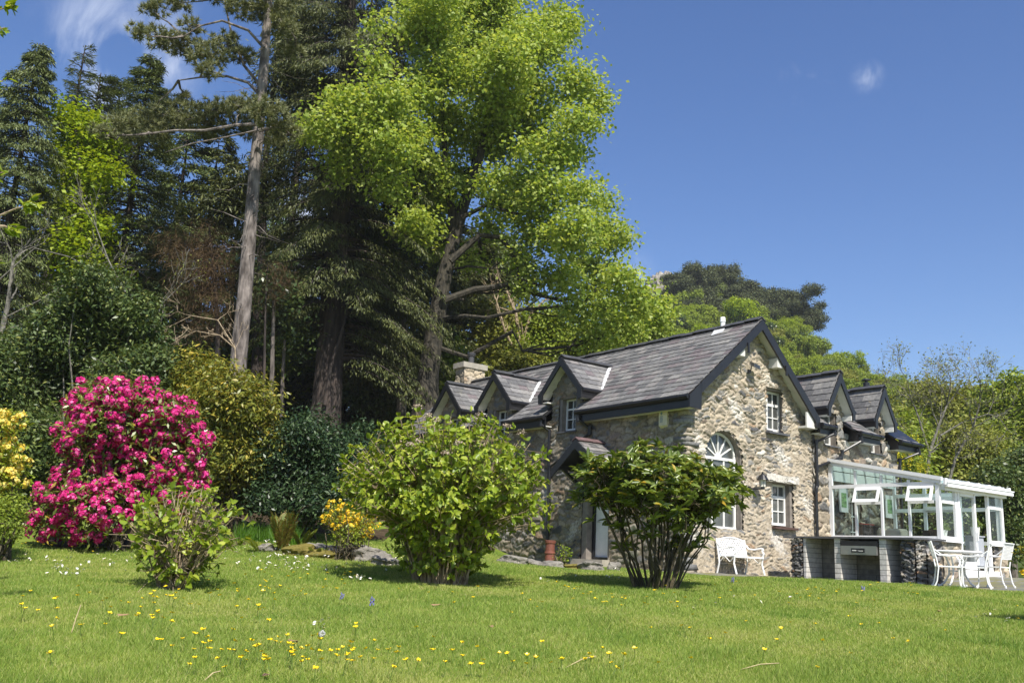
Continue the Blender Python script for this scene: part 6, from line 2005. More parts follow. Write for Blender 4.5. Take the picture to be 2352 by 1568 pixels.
tr = path_px([(975, 960), (984, 860), (1000, 750), (1015, 660), (1040, 560), (1065, 470), (1095, 390), (1115, 300), (1120, 220)], Y)
ex = [(path_px([(1042, 560), (1038, 480), (1022, 400), (1020, 300), (1010, 150)], Y), .22, .06),
      (path_px([(1035, 600), (1100, 540), (1150, 545), (1185, 590), (1190, 640), (1240, 655)], Y - 1.5), .15, .04),
      (path_px([(1020, 690), (1090, 665), (1170, 655), (1230, 675), (1290, 690), (1340, 670)], Y - 1), .16, .05),
      (path_px([(1060, 500), (1120, 470), (1180, 490), (1250, 490)], Y - 1), .11, .03)]
mp = lobe_tree('maple_tree', base_at(978, Y), lob, 'huge fresh green broadleaf maple towering behind the cottage chimney', 'maple', 101, tr, .47, 9.5, 9, .31, .178, .14, 'broadleaf tree', 'mossbark', None, True, RHOMB, (.25, 1.08), .7, .5, ex, .7, 5)

# --- the tall pine
Y = 31.5
PL = [(235, 300, 24), (280, 290, 36), (335, 272, 42), (395, 262, 45), (450, 275, 48), (510, 258, 46), (560, 248, 42), (615, 258, 46), (655, 300, 36), (420, 238, 34), (500, 300, 34), (360, 303, 36), (300, 315, 28), (560, 300, 32), (630, 320, 28),
      (318, 75, 24), (365, 88, 38), (425, 108, 42), (478, 130, 42), (520, 100, 36), (440, 62, 26), (350, 22, 30), (400, 5, 36), (555, 128, 30), (480, 165, 26), (565, 15, 46), (625, 25, 44), (655, 60, 34), (500, -30, 50), (600, -60, 60), (430, -40, 50), (670, 120, 28), (650, -10, 40)]
lob = []
for q in PL:
    p = at(q[0], q[1], Y + R_.uniform(-2.2, 1.8)); r = q[2] / FPX * Y * 1.25
    lob.append((p, (r, r, r * .55)))
def pine_tree(name, loc, lobes, label, seed, trunk, trad, per_m2, limbpaths):
    rng = np.random.RandomState(seed); loc = np.asarray(loc)
    t = empty(name, loc, label, 'pine tree')
    mb = MB()
    tk = [np.asarray(q) - loc for q in trunk]
    mb.tube(tk, np.linspace(trad, trad * .42, len(tk)), 14, cap=True)
    ends = []
    for P, r0, r1 in limbpaths:
        P = [np.asarray(q) - loc for q in P]; mb.tube(P, np.linspace(r0, r1, len(P)), 6, cap=False); ends += P[1:]
    ends = np.array(ends + tk[3:])
    C, D = [], []
    for c, r in lobes:
        c = np.asarray(c) - loc; r = np.asarray(r)
        n = int(per_m2 * 24 * r[0] ** 2)
        p = c + rand_unit(rng, n) * r * (rng.uniform(0, 1, (n, 1)) ** .45)
        near = ends[np.argmin(np.linalg.norm(ends - c, axis=1))]
        mb.tube(wob(rng, near, c, 5, .07), [.05, .04, .03, .02, .012], 4, cap=False)
        for q in p[::8]:
            mb.tube(wob(rng, c + (q - c) * .2, q, 3, .05), [.014, .009, .005], 3, cap=False)
        C.append(p); D.append(unit(p - c + np.array([0, 0, .35])))
    # dead whiskers on the trunk
    for i in range(46):
        k = rng.uniform(.25, .95) * (len(tk) - 1); i0 = int(k); p = tk[i0] + (tk[min(i0 + 1, len(tk) - 1)] - tk[i0]) * (k - i0)
        a = rng.uniform(0, 6.28); L = rng.uniform(.5, 1.9)
        mb.tube(wob(rng, p, p + np.array([math.cos(a), math.sin(a), rng.uniform(-.5, .1)]) * L, 4, .08), [.022, .015, .01, .005], 3, cap=False)
    mb.build('trunk', M['pinebark'], t)
    C = np.concatenate(C); D = np.concatenate(D)
    per = 30
    c = np.repeat(C, per, 0); d = unit(rand_unit(rng, len(c)) + np.repeat(D, per, 0) * .75 + np.array([0, 0, .15]))
    cl = Cloud(); cl.add(*leaves(c, d, rng.normal(size=c.shape), rng.uniform(.13, .27, len(c)), .034, TRI)); cl.build('crown', M['needle'], t)
    return t
tr = path_px([(538, 960), (545, 870), (553, 770), (562, 680), (570, 580), (578, 480), (586, 380), (595, 290), (603, 190), (610, 100), (616, 20), (620, -70)], Y)
lp = [(path_px([(592, 285), (540, 288), (470, 300), (400, 300), (320, 310), (250, 312)], Y - .5), .065, .02),
      (path_px([(590, 300), (520, 315), (440, 330), (380, 350)], Y - .8), .035, .012),
      (path_px([(598, 220), (570, 190), (520, 175), (460, 178), (410, 185)], Y), .065, .02),
      (path_px([(600, 200), (560, 150), (530, 70), (515, 0)], Y + .3), .07, .03),
      (path_px([(606, 110), (570, 70), (510, 48), (460, 60), (420, 85)], Y - .4), .06, .02),
      (path_px([(594, 300), (640, 290), (670, 310)], Y - .6), .07, .03),
      (path_px([(590, 240), (520, 250), (450, 260)], Y + .5), .07, .02),
      (path_px([(612, 60), (650, 50), (680, 90)], Y + .4), .07, .02)]
pine_tree('pine_tree', base_at(538, Y), lob, 'tall pine with pale grey scaly trunk and feathery needle clouds', 102, tr, .30, 6.8, lp)

# --- second thinner trunk right behind the pine
lob = px_lobes([(690, 120, 60), (680, 60, 60), (650, 180, 40), (700, 200, 50), (640, 400, 40), (560, 420, 40), (520, 470, 50)], 40, 1.0, R_)
lobe_tree('fir_tree', base_at(590, 40), lob, 'slim dark conifer trunk close behind the tall pine', 'fir', 103, path_px([(588, 930), (600, 600), (608, 380), (640, 100), (650, -60)], 40), .24, 7, 22, .4, .35, .07, 'conifer tree', 'darkbark', droop=.9)

# --- the great dark fir
Y = 38
def dark_fir():
    rng = np.random.RandomState(104)
    loc = base_at(748, Y)
    t = empty('fir_tree', loc, 'massive dark fir with a thick brown trunk and drooping branches, left of the maple', 'conifer tree')
    mb = MB(); cl = Cloud()
    tk = [q - loc for q in path_px([(742, 1000), (750, 930), (758, 820), (766, 700), (775, 560), (785, 420), (793, 280), (799, 140), (803, 0), (805, -120)], Y)]
    mb.tube(tk, [.72, .60, .56, .53, .49, .44, .39, .34, .29, .25], 16)
    # a bare dead branch leaning on the trunk
    mb.tube([q - loc for q in path_px([(745, 930, -.8), (760, 840, -.8), (790, 740, -.7), (800, 690, -.3)], Y)], [.10, .09, .08, .05], 6)
    zs = np.array([q[2] for q in tk])
    def spot(z): return np.array([np.interp(z, zs, [q[i] for q in tk]) for i in range(3)])
    B = []
    for i in range(230):
        z = rng.uniform(6.5, zs[-1]); k = (z - 6.5) / (zs[-1] - 6.5)
        B.append((z, rng.uniform(0, 6.283), (4.6 - 1.2 * k) * rng.uniform(.55, 1.1)))
    # low heavy branches towards the right and away, some long ones to the left
    for i in range(60): B.append((rng.uniform(4.0, 9.5), rng.uniform(-.6, 1.2), rng.uniform(3, 5.5)))
    for z, a, L in ((9.8, 3.3, 3.8), (8.6, 3.0, 3.6), (7.4, 3.5, 4.2), (6.6, 3.1, 3.6), (5.8, 3.4, 3.4), (11.0, 3.2, 4.0)): B.append((z, a, L))
    for z, a, L in B:
        p0 = spot(z); d = np.array([math.cos(a), math.sin(a), 0]); s = np.array([-d[1], d[0], 0])
        f = lambda tt: p0 + d * (L * tt)[:, None] + np.array([0, 0, 1.])[None] * (L * (.22 * tt - .62 * tt ** 2))[:, None]
        mb.tube(f(np.linspace(0, .95, 6)), [.07, .055, .045, .03, .02, .01], 4, cap=False)
        n = int(130 * L)
        tt = rng.uniform(.22, 1, n) ** .8; lat = rng.uniform(-1, 1, n); w = .30 * L * (1.1 - tt) + .15
        c = f(tt) + s[None] * (lat * w)[:, None] + rng.normal(size=(n, 3)) * .06
        c[:, 2] -= np.abs(lat) * w * .35
        ax = d[None] * .5 + s[None] * (lat * .9)[:, None] + rng.normal(size=(n, 3)) * .3; ax[:, 2] -= rng.uniform(.5, 1.6, n)
        sc = rng.uniform(.6, 1.2, n)
        cl.add(*leaves(c, ax, rng.normal(size=(n, 3)) * .5 + np.array([0, 0, 1.]), .19 * sc, .040 * sc, RHOMB))
    mb.build('trunk', M['darkbark'], t); cl.build('crown', M['fir'], t)
dark_fir()

# --- left: weeping cypress, spruce, pale green beech, dark conifers behind
def base_top(px, py, y):
    p = at(px, py, y); return np.array([p[0], p[1], float(gz(p[0], p[1]))])
def height_to(px, py, y):
    return at(px, py, y)[2] - base_top(px, py, y)[2]
Y = 34
conifer('cypress_tree', base_top(92, 100, Y), height_to(92, 100, Y), 3.3, 'grey green weeping cypress with a pointed top, second from the left edge', 'cypress', 105, 330, .10, .55, .05, (.26, .06), .70, 60, 1.3, lean=(0, 0))
Y = 37.5
conifer('spruce_tree', base_top(348, 130, Y), height_to(348, 130, Y), 4.7, 'dark green spruce with layered drooping sprays behind the pine branches', 'spruce', 106, 330, .12, .42, .05, (.28, .06), .78, 66, .7)
Y = 50
conifer('dark_conifer', base_top(232, 168, Y), height_to(232, 168, Y), 3.6, 'bushy dark conifer top between the cypress and the spruce', 'spruce', 107, 170, .3, .2, .1, (.34, .075), .42, 54, .3)
conifer('dark_conifer', base_top(280, 185, Y + 1), height_to(280, 185, Y + 1), 2.8, 'smaller dark conifer top against the cloud', 'spruce', 108, 150, .3, .2, .1, (.34, .075), .42, 50, .3)
conifer('thin_conifer', base_top(196, 105, Y - 2), height_to(196, 105, Y - 2), 1.7, 'thin sparse conifer leader standing above the other tops', 'cypress', 109, 80, .35, .1, .5, (.40, .07), .6, 14, .2)
conifer('dark_conifer', base_top(-30, 240, 42), height_to(-30, 240, 42), 3.6, 'dark conifer at the extreme left edge', 'fir', 110, 170, .12, .4, .05, (.32, .07), .6, 52, .8)
Y = 35
lob = px_lobes([(165, 262, 34), (185, 320, 55), (235, 305, 38), (190, 400, 60), (243, 400, 30), (180, 480, 46), (212, 530, 44), (168, 570, 42), (188, 625, 42), (150, 660, 40), (220, 620, 36), (180, 700, 40)], Y, 1.2, R_)
lobe_tree('beech_tree', base_at(185, Y), lob, 'bright lime green beech glowing between the dark conifers', 'lime', 111, path_px([(185, 1000), (188, 800), (190, 600), (185, 400), (170, 270)], Y), .18, 13, 14, .36, .19, .13, 'broadleaf tree', 'bark', up=.9, flat=.4, shell=(.3, 1.15))
# dark wall of conifers behind
BK = [(-90, 46, 420, 3.6), (20, 47, 470, 3.4), (110, 52, 430, 3.4), (440, 46, 260, 4.0), (505, 47, 310, 3.8), (560, 50, 400, 3.2), (400, 43, 520, 2.8), (860, 47, -60, 4.4), (920, 50, 60, 4.2), (720, 50, 20, 3.8), (980, 46, 330, 3.8), (830, 43, 420, 3.4), (900, 44, 520, 3.4), (1040, 50, 500, 3.2), (690, 52, 690, 2.6), (610, 56, 690, 2.6), (280, 45, 560, 3.0), (1100, 54, 520, 3.0), (560, 44, 700, 2.4), (780, 54, 300, 3.4), (1000, 56, 420, 3.6)]
names = ['leftmost back row fir, cut off by the edge', 'back row fir left behind the cypress', 'back row fir behind the lime beech', 'back row fir right of the layered spruce', 'back row fir left of the pine trunk', 'back row fir just beside the pine trunk', 'low back row fir under the spruce', 'tallest back row fir left of the maple crown, top out of frame', 'back row fir behind the left of the maple crown', 'back row fir between the pine and the great fir', 'back row fir half hidden by the maple trunk', 'back row fir right of the great brown trunk', 'low back row fir in the shade between both great trunks', 'back row fir right of the maple trunk', 'low back row fir under the gap of sky', 'short back row fir below the birch', 'low back row fir behind the evergreen shrub', 'back row fir above the chimney', 'short back row fir at the foot of the pine', 'back row fir straight behind the great fir', 'back row fir hidden deep behind the maple']
for i, ((px, y, py, r), nm) in enumerate(zip(BK, names)):
    conifer('fir_tree', base_top(px, py, y), height_to(px, py, y), r, 'dark ' + nm, 'fir' if i % 3 else 'spruce', 130 + i, 130, .12, .4, .03, (.40, .11), .5, 58, .8, group='dark firs of the back row')
# birch in the gap of sky
Y = 57
lob = px_lobes([(625, 480, 24), (640, 520, 28), (615, 550, 26), (635, 590, 26), (655, 560, 18), (620, 630, 22)], Y, .8, R_)
lobe_tree('birch_tree', base_at(628, Y), lob, 'pale feathery birch seen in the gap right of the pine trunk', 'birch', 151, path_px([(628, 950), (628, 700), (630, 470)], Y), .14, 16, 10, .35, .18, .10, 'birch tree', 'greytwig', droop=1.2)
# understory between the trunks
UN = [([(610, 700, 40), (660, 690, 40), (690, 740, 50), (640, 760, 50)], 52, 'lime', 'lit lime green sapling between pine and great fir'), ([(700, 820, 60), (680, 890, 50), (640, 850, 50), (600, 820, 40)], 44, 'broad', 'green understory shrub left of the great brown trunk'), ([(850, 830, 50), (900, 850, 55), (880, 900, 50), (930, 900, 40), (840, 900, 50)], 42, 'ivy', 'shaded ivy covered bush between the two great trunks'), ([(1020, 800, 36), (1030, 850, 36), (1050, 830, 30), (1010, 880, 30)], 44, 'broad', 'sunlit green bush between the maple trunk and the chimney'), ([(610, 610, 24), (635, 640, 26)], 54, 'lime', 'small bright green tree below the birch'), ([(480, 840, 50), (430, 800, 45), (500, 780, 40)], 40, 'ivy', 'dim undergrowth left of the pine trunk')]
for i, (L, y, mt, lab) in enumerate(UN):
    lobe_tree('understory_tree', base_at(L[0][0], y), px_lobes(L, y, .8, R_), lab, mt, 160 + i, None, .10, 12, 14, .28, .20, .13, 'tree', 'bark')
# dead brown conifer boughs
Y = 34
lob = px_lobes([(470, 560, 48), (500, 610, 45), (440, 600, 40), (515, 690, 34), (480, 750, 34), (450, 660, 40), (410, 560, 30)], Y, .8, R_)
lobe_tree('dead_conifer', base_at(490, Y), lob, 'dead brown conifer boughs hanging left of the pine trunk', 'dead', 171, path_px([(500, 950), (500, 750), (490, 600), (480, 520)], Y), .10, 10, 30, .35, .42, .012, 'dead tree', 'darkbark', droop=1.2)
lob = px_lobes([(625, 610, 18), (640, 640, 20), (625, 670, 18)], 33, .3, R_)
lobe_tree('dead_conifer', base_at(620, 33), lob, 'brown withered spray hanging right of the pine trunk', 'dead', 172, path_px([(605, 950), (610, 700), (615, 600)], 33), .05, 12, 30, .28, .36, .012, 'dead tree', 'darkbark', droop=1.2)
# bare trees
def bare_tree(name, px, py0, y, specs, label, mat, seed, tw=None, base=None, cat='bare tree', leaf=None):
    rng = np.random.RandomState(seed)
    loc = base_at(px, y) if base is None else np.asarray(base)
    t = empty(name, loc, label, cat); mb = MB(); tips = []
    for P, r, dep, ln in specs:
        Q = [q - loc for q in path_px(P, y)]
        mb.tube(Q, np.linspace(r, r * .45, len(Q)), 8, cap=False)
        for k in range(len(Q)):
            if k == 0: continue
            for j in range(2 if k < len(Q) - 1 else 3):
                d = (Q[k] - Q[k - 1]) / np.linalg.norm(Q[k] - Q[k - 1]) + rng.normal(size=3) * .55
                grow(rng, mb, Q[k], d, ln * rng.uniform(.6, 1.1), r * .4, dep, .5, 4, (2, 3), .10, .006, 4, tips)
    mb.build('trunk', M[mat], t)
    if leaf and tips:
        tp = np.array(tips); cl = Cloud()
        cl.add(*twig_leaves(rng, tp, rand_unit(rng, len(tp)), leaf[1], .12, leaf[2], leaf[2] * .6)); cl.build('crown', M[leaf[0]], t)
    return t
bare_tree('bare_tree', 5, 700, 27, [([(-5, 960), (0, 780), (18, 700), (30, 600)], .10, 2, .9), ([(10, 730), (90, 690), (170, 640), (240, 620)], .025, 2, .8), ([(5, 760), (80, 735), (160, 730), (250, 735)], .025, 2, .7), ([(-10, 650), (80, 570), (160, 590), (230, 630)], .025, 2, .8)], 'pale bare branched tree leaning in at the left edge', 'greytwig', 181, leaf=('olive', 1, .06))
bare_tree('bare_tree', 330, 700, 26, [([(340, 1000), (345, 800), (300, 690), (250, 600), (220, 520)], .035, 2, .9), ([(345, 790), (370, 700), (420, 650)], .025, 2, .7)], 'bare twiggy tree above the evergreen shrub', 'greytwig', 182, leaf=('olive', 1, .06))
bare_tree('bare_tree', 545, 700, 29, [([(545, 1000), (540, 800), (500, 735), (440, 725), (400, 745)], .026, 2, .6), ([(540, 800), (505, 770), (450, 760), (410, 780)], .02, 2, .5)], 'bare fan of pale twigs reaching left from the pine trunk', 'twig', 183)
for px, y, r, top, lab in ((625, 34, .09, 690, 'thin bare pole trunk right of the pine'), (650, 37, .08, 780, 'second thin trunk left of the great fir'), (925, 40, .22, 600, 'dim trunk between the great fir and the maple')):
    Q = path_px([(px - 4, 960), (px, 850), (px + 4, top)], y); loc = base_at(px, y)
    t = empty('slim_tree', loc, lab, 'tree'); mb = MB(); mb.tube([q - loc for q in Q], [r, r * .9, r * .7], 8); mb.build('trunk', M['bark'], t)
    rng = np.random.RandomState(px); cl = Cloud(); tw = (Q[-1] - loc) + rng.normal(size=(60, 3)) * np.array([.7, .7, .9]) + np.array([0, 0, .4])
    cl.add(*twig_leaves(rng, tw, rand_unit(rng, 60), 12, .25, .2, .1)); cl.build('crown', M['ivy'], t)

# --- behind the house
BH = [([(1130, 620, 60), (1180, 640, 60), (1110, 680, 50), (1160, 580, 45), (1090, 580, 45)], 56, 'spruce', 'dark bluish conifer behind the maple limbs above the chimney', None), ([(1140, 740, 50), (1120, 790, 45), (1160, 800, 50), (1180, 750, 40)], 50, 'olive', 'ivy clad tree straight above the chimney pot', None), ([(1240, 740, 45), (1260, 790, 50), (1220, 810, 50), (1280, 740, 40)], 48, 'broad', 'ivy covered trees left of the long roof', None), ([(1340, 790, 50), (1300, 830, 50), (1400, 800, 45), (1270, 850, 40)], 46, 'broad', 'fresh green bushes just behind the slate ridge', None), ([(1440, 790, 40), (1480, 800, 40), (1500, 760, 36), (1380, 810, 40)], 52, 'broad', 'green broadleaf crowns behind the ridge under the maple', None), ([(1190, 840, 40), (1150, 860, 40), (1230, 850, 40)], 44, 'olive', 'olive green bush behind the dormer ridges', None)]
for i, (L, y, mt, lab, g_) in enumerate(BH):
    lobe_tree('background_tree', base_at(L[0][0], y), px_lobes(L, y, 1.0, R_), lab, mt, 190 + i, None, .14, 13, 15, .30, .20, .13, 'tree', 'bark')
bare_tree('bare_tree', 1190, 700, 47, [([(1190, 900), (1195, 800), (1185, 720), (1160, 660)], .12, 2, 1.3), ([(1195, 800), (1220, 720), (1250, 690)], .09, 2, 1.2), ([(1190, 820), (1160, 760), (1140, 690)], .08, 2, 1.1)], 'leafless pale tree above the chimney behind the house', 'twig', 201)

# --- right of the house
bare_tree('bare_tree', 2130, 1100, 40, [([(2120, 1180), (2135, 1040), (2155, 980), (2175, 930)], .085, 4, 1.15), ([(2135, 1040), (2110, 960), (2095, 920)], .05, 4, 1.1), ([(2100, 1180), (2090, 1060), (2065, 1000)], .06, 4, 1.0), ([(2160, 1180), (2195, 1050), (2235, 980), (2250, 930)], .07, 4, 1.1), ([(2160, 1000), (2210, 970), (2270, 950)], .045, 4, 1.0)], 'large leafless twiggy tree behind the conservatory roof', 'greytwig', 211, leaf=('olive', 1, .10))
RT = [([(2080, 1000, 50), (2120, 1080, 50), (2060, 1070, 45), (2100, 1150, 50)], 45, 'broad', 'bright leafy tree behind the wing dormers'), ([(2220, 1020, 60), (2260, 1080, 60), (2200, 1100, 60), (2180, 1040, 50), (2150, 1120, 50)], 47, 'olive', 'olive green tree behind the bare twigs'), ([(2320, 960, 70), (2380, 940, 70), (2300, 1020, 60), (2360, 1030, 70), (2290, 920, 40), (2330, 890, 36)], 50, 'broad', 'green oak crown at the right edge above the hedge'), ([(2010, 1010, 36), (2040, 960, 36), (2030, 1090, 40), (2000, 1080, 36)], 50, 'olive', 'yellow green bush behind the end of the wing roof'), ([(2180, 930, 40), (2230, 920, 40), (2130, 910, 40), (2260, 960, 40)], 62, 'olive', 'pale olive tree row behind the leafless tree'), ([(2150, 1200, 60), (2230, 1190, 60), (2070, 1200, 60), (2000, 1190, 50), (1940, 1180, 50)], 42, 'broad', 'leafy bushes seen through the conservatory glass')]
for i, (L, y, mt, lab) in enumerate(RT):
    lobe_tree('broadleaf_tree', base_at(L[0][0], y), px_lobes(L, y, 1.2, R_), lab, mt, 220 + i, None, .16, 12, 15, .32, .21, .14, 'tree', 'bark')
# laburnum with hanging yellow chains
Y = 33
L = [(2085, 1010, 24), (2100, 1050, 26), (2075, 1060, 22), (2110, 1090, 24), (2060, 1010, 18)]
lt = lobe_tree('laburnum_tree', base_at(2090, Y), px_lobes(L, Y, .4, R_), 'laburnum with hanging yellow flower chains beside the wing end', 'broad', 231, None, .08, 18, 10, .2, .14, .07, 'flowering tree', 'bark')
rng = np.random.RandomState(9); cl = Cloud(); lc = np.array(base_at(2090, Y))
for i in range(60):
    q = L[rng.randint(len(L))]; p = at(q[0] + rng.normal() * q[2] * .6, q[1] + rng.normal() * q[2] * .7, Y - .6 + rng.uniform(-.5, .3)) - lc
    n = 26; z = rng.uniform(0, .34, n); c = p + np.stack([rng.normal(size=n) * .03, rng.normal(size=n) * .03, -z], -1)
    cl.add(*leaves(c, rng.normal(size=(n, 3)), rng.normal(size=(n, 3)), .045, .04))
cl.build('blossom', M['laburnum'], lt)

# --- overhanging twigs at the left edge, close to the camera
def near_branch():
    rng = np.random.RandomState(241); Y = 7.6
    loc = base_at(-420, Y)
    t = empty('overhanging_tree', loc, 'nearby leafy branches reaching in from the left edge', 'tree'); mb = MB(); cl = Cloud()
    mb.tube([q - loc for q in path_px([(-420, 1650), (-400, 900), (-380, 300), (-330, -200)], Y)], [.09, .08, .06, .03], 8)
    for P, n in (([(-390, 250), (-200, 120), (-60, 40), (35, 12)], 26), ([(-395, 500), (-200, 330), (-60, 230), (14, 180)], 14), ([(-400, 760), (-200, 600), (-60, 520), (40, 478), (78, 470)], 34), ([(-400, 700), (-200, 520), (-80, 430), (8, 395)], 10), ([(-400, 800), (-200, 680), (-60, 620), (4, 596)], 8), ([(-60, 520), (10, 520), (35, 528)], 10), ([(-60, 40), (-10, 70), (12, 64)], 8)):
        Q = [q - loc for q in path_px(P, Y)]
        mb.tube(Q, np.linspace(.02, .004, len(Q)), 5, cap=False)
        a, b = Q[-2], Q[-1]
        k = rng.uniform(.35, 1.02, n)[:, None]; c = a + (b - a) * k + rng.normal(size=(n, 3)) * .02
        ax = unit(b - a)[None] * .6 + rng.normal(size=(n, 3)) * .7; ax[:, 2] -= .15
        cl.add(*leaves(c, ax, rng.normal(size=(n, 3)) * .5 + np.array([0, -.3, 1.]), rng.uniform(.07, .12, n), .045, LEAF6))
    mb.build('trunk', M['twig'], t); cl.build('foliage', M['hydleaf'], t)
near_branch()

# ------------------------------------------------------------------ far hill woods
def hill_mesh(kind, seed):
    rng = np.random.RandomState(seed)
    if kind == 'pine':
        lb = [(np.array([rng.normal() * 2.0, rng.normal() * 2.0, rng.uniform(6.5, 11.3)]), np.array([1, 1, .45]) * rng.uniform(1.3, 2.3)) for i in range(13)] + [(np.array([0, 0, 11.2]), np.array([1.9, 1.9, .9]))]
        tw, nd = lobe_twigs(rng, lb, 3.2, (.3, 1)); V, F = twig_leaves(rng, tw, nd, 15, .26, .34, .19, .8)
        tk = MB(); tk.tube([(0, 0, -2), (.2, 0, 4), (0, 0, 10.8)], [.30, .24, .1], 6)
        for c, r in lb: tk.tube([(0.1, 0, c[2] - 1.6), tuple(c)], [.11, .04], 4, cap=False)
    else:
        nl = 9
        lb = [(np.array([rng.normal() * 1.5, rng.normal() * 1.5, rng.uniform(2.2, 6.2)]), np.array([1, 1, .85]) * rng.uniform(1.1, 2.0)) for i in range(nl)] + [(np.array([0, 0, 3.4]), np.array([2.4, 2.4, 2.4]))]
        tw, nd = lobe_twigs(rng, lb, 3.0, (.55, 1.02)); V, F = twig_leaves(rng, tw, nd, 13, .21, .36, .26, .8)
        tk = MB(); tk.tube([(0, 0, -2), (.1, 0, 2), (0, 0, 5)], [.22, .17, .06], 6)
    return V, F, tk
def hill_proto(kind, matn, seed):
    V, F, tk = hill_mesh(kind, seed)
    n0 = len(V); V2 = np.array(tk.v); V = np.concatenate([V, V2])
    quads = np.array([f for f in tk.f if len(f) == 4]) + n0
    o = raw_mesh('hill_tree', V, [(F, 0), (quads, 1)], [M[matn], M['darkbark'] if kind == 'pine' else M['bark']])
    me = o.data; bpy.data.objects.remove(o); return me
M['hillpine'] = leafmat('scots_pine_needles', [(0.0, (0.045, 0.060, 0.026)), (0.6, (0.088, 0.105, 0.045)), (1.0, (0.14, 0.15, 0.065))], 0.15, 0.6, 0.2)
M['birchy'] = leafmat('grey_green_leaf', [(0.0, (0.12, 0.17, 0.05)), (0.6, (0.205, 0.265, 0.085)), (1.0, (0.29, 0.345, 0.13))], 0.35, 0.6, 0.2)
M['hillgreen'] = leafmat('spring_green_leaf', [(0.0, (0.15, 0.21, 0.02)), (0.6, (0.26, 0.335, 0.034)), (1.0, (0.37, 0.43, 0.08))], 0.4, 0.6, 0.2)
protoP = [hill_proto('pine', 'hillpine', 300 + i) for i in range(4)]
protoB = [hill_proto('broad', m_, 310 + i) for i, m_ in enumerate(('hillgreen', 'broad', 'olive', 'hillgreen', 'birchy', 'broad', 'ivy', 'lime'))]
protoL = hill_proto('broad', 'lime', 320)
def put(me, p, s, rz, label, cat, group, name):
    o = bpy.data.objects.new(name, me); o.location = Vector(p); o.scale = (s[0], s[0], s[1]); o.rotation_euler = (0, 0, rz); link(o)
    tag(o, label, cat, group)
rng = np.random.RandomState(77)
HP = [(1590, 605, 190, 1.15), (1638, 612, 192, 1.1), (1676, 630, 188, 1.05), (1715, 646, 186, 1.05), (1560, 628, 186, .85), (1780, 664, 184, 1.0), (1817, 668, 183, 1.1), (1845, 694, 180, .9), (1620, 662, 180, 1.0), (1690, 690, 178, 1.0), (1655, 700, 176, .95), (1730, 690, 180, .9), (1760, 700, 178, .8), (1575, 690, 178, .8)]
for i, (px, py, y, s) in enumerate(HP):
    p = at(px, py, y); put(protoP[i % 4], (p[0], p[1], p[2] - 12.1 * s), (s, s), rng.uniform(0, 6), 'dark spreading pine on the crest of the far hill', 'pine tree', 'pines on the hill crest', 'hill_pine')
p = at(1715, 690, 165); put(protoL, (p[0], p[1], p[2] - 7.2), (1.1, 1.0), 1, 'bright lime green tree standing out below the hill pines', 'broadleaf tree', None, 'hill_tree')
GRID = []
for i in range(9000):
    s = rng.uniform(.30, .99); t = rng.uniform(.44, .995)
    P = hill_pt(np.array(s), np.array(t))
    d = P - CAM
    f = d @ FW
    px = 1176 + FPX * (d @ RX) / f; py = 784 - FPX * (d @ UP) / f
    if px < 1340 or px > 2480 or py > 980: continue
    if 1500 < px < 1560 and t > .8: continue
    if GRID and min((P[0] - q[0]) ** 2 + (P[1] - q[1]) ** 2 for q in GRID) < 2.7 ** 2: continue
    GRID.append(P)
    if len(GRID) >= 640: break
GRID.sort(key=lambda q: float(np.linalg.norm(q - CAM)))
MATS8 = ('hillgreen', 'broad', 'olive', 'hillgreen', 'birchy', 'broad', 'ivy', 'lime')
for P in GRID[:285]:
    sc = rng.uniform(.46, .78)
    put(protoB[rng.randint(8)], (P[0], P[1], P[2] - .6), (sc, sc * rng.uniform(.85, 1.15)), rng.uniform(0, 6), 'rounded broadleaf tree in the dense spring wood covering the far hill', 'broadleaf tree', 'broadleaf trees on the far hill', 'hill_tree')
rest = GRID[285:]
if rest:                                     # the farther trees of the same wood, one object
    VV, GG, n0 = [], [], 0
    protos = [hill_mesh('broad', 330 + k)[:2] for k in range(3)]
    for P in rest:
        V, F = protos[rng.randint(3)]; sc = rng.uniform(.46, .78); a = rng.uniform(0, 6.28); c_, s_ = math.cos(a), math.sin(a)
        W = np.stack([V[:, 0] * c_ - V[:, 1] * s_, V[:, 0] * s_ + V[:, 1] * c_, V[:, 2]], -1) * sc + P - np.array([0, 0, .6])
        VV.append(W); GG.append((F + n0, int(rng.randint(8)))); n0 += len(W)
    o = raw_mesh('hill_wood', np.concatenate(VV), GG, [M[k] for k in MATS8]); tag(o, kind='stuff')
# rock crag on the crest
bm = bmesh.new()
bmesh.ops.create_icosphere(bm, subdivisions=5, radius=1)
for v in bm.verts:
    c = v.co; a = abs(math.sin(c.x * 9 + c.z * 3)) * .10 + abs(math.sin(c.y * 8 - c.x * 7)) * .08 + .05 * math.sin(c.z * 21 + c.x * 13) + .03 * math.sin(c.x * 37) 
    v.co = Vector((c.x * (1 + a) * 4.6, c.y * (1 + a) * 4, c.z * (1 + a) * 6.0))
me = bpy.data.meshes.new('rock_crag'); bm.to_mesh(me); bm.free(); me.materials.append(M['crag'])
o = bpy.data.objects.new('rock_crag', me); p = at(1522, 696, 196); o.location = Vector(p); o.rotation_euler = (.1, .15, .3); link(o); tag(o, 'grey rocky crag beside the hill pines', 'rock')
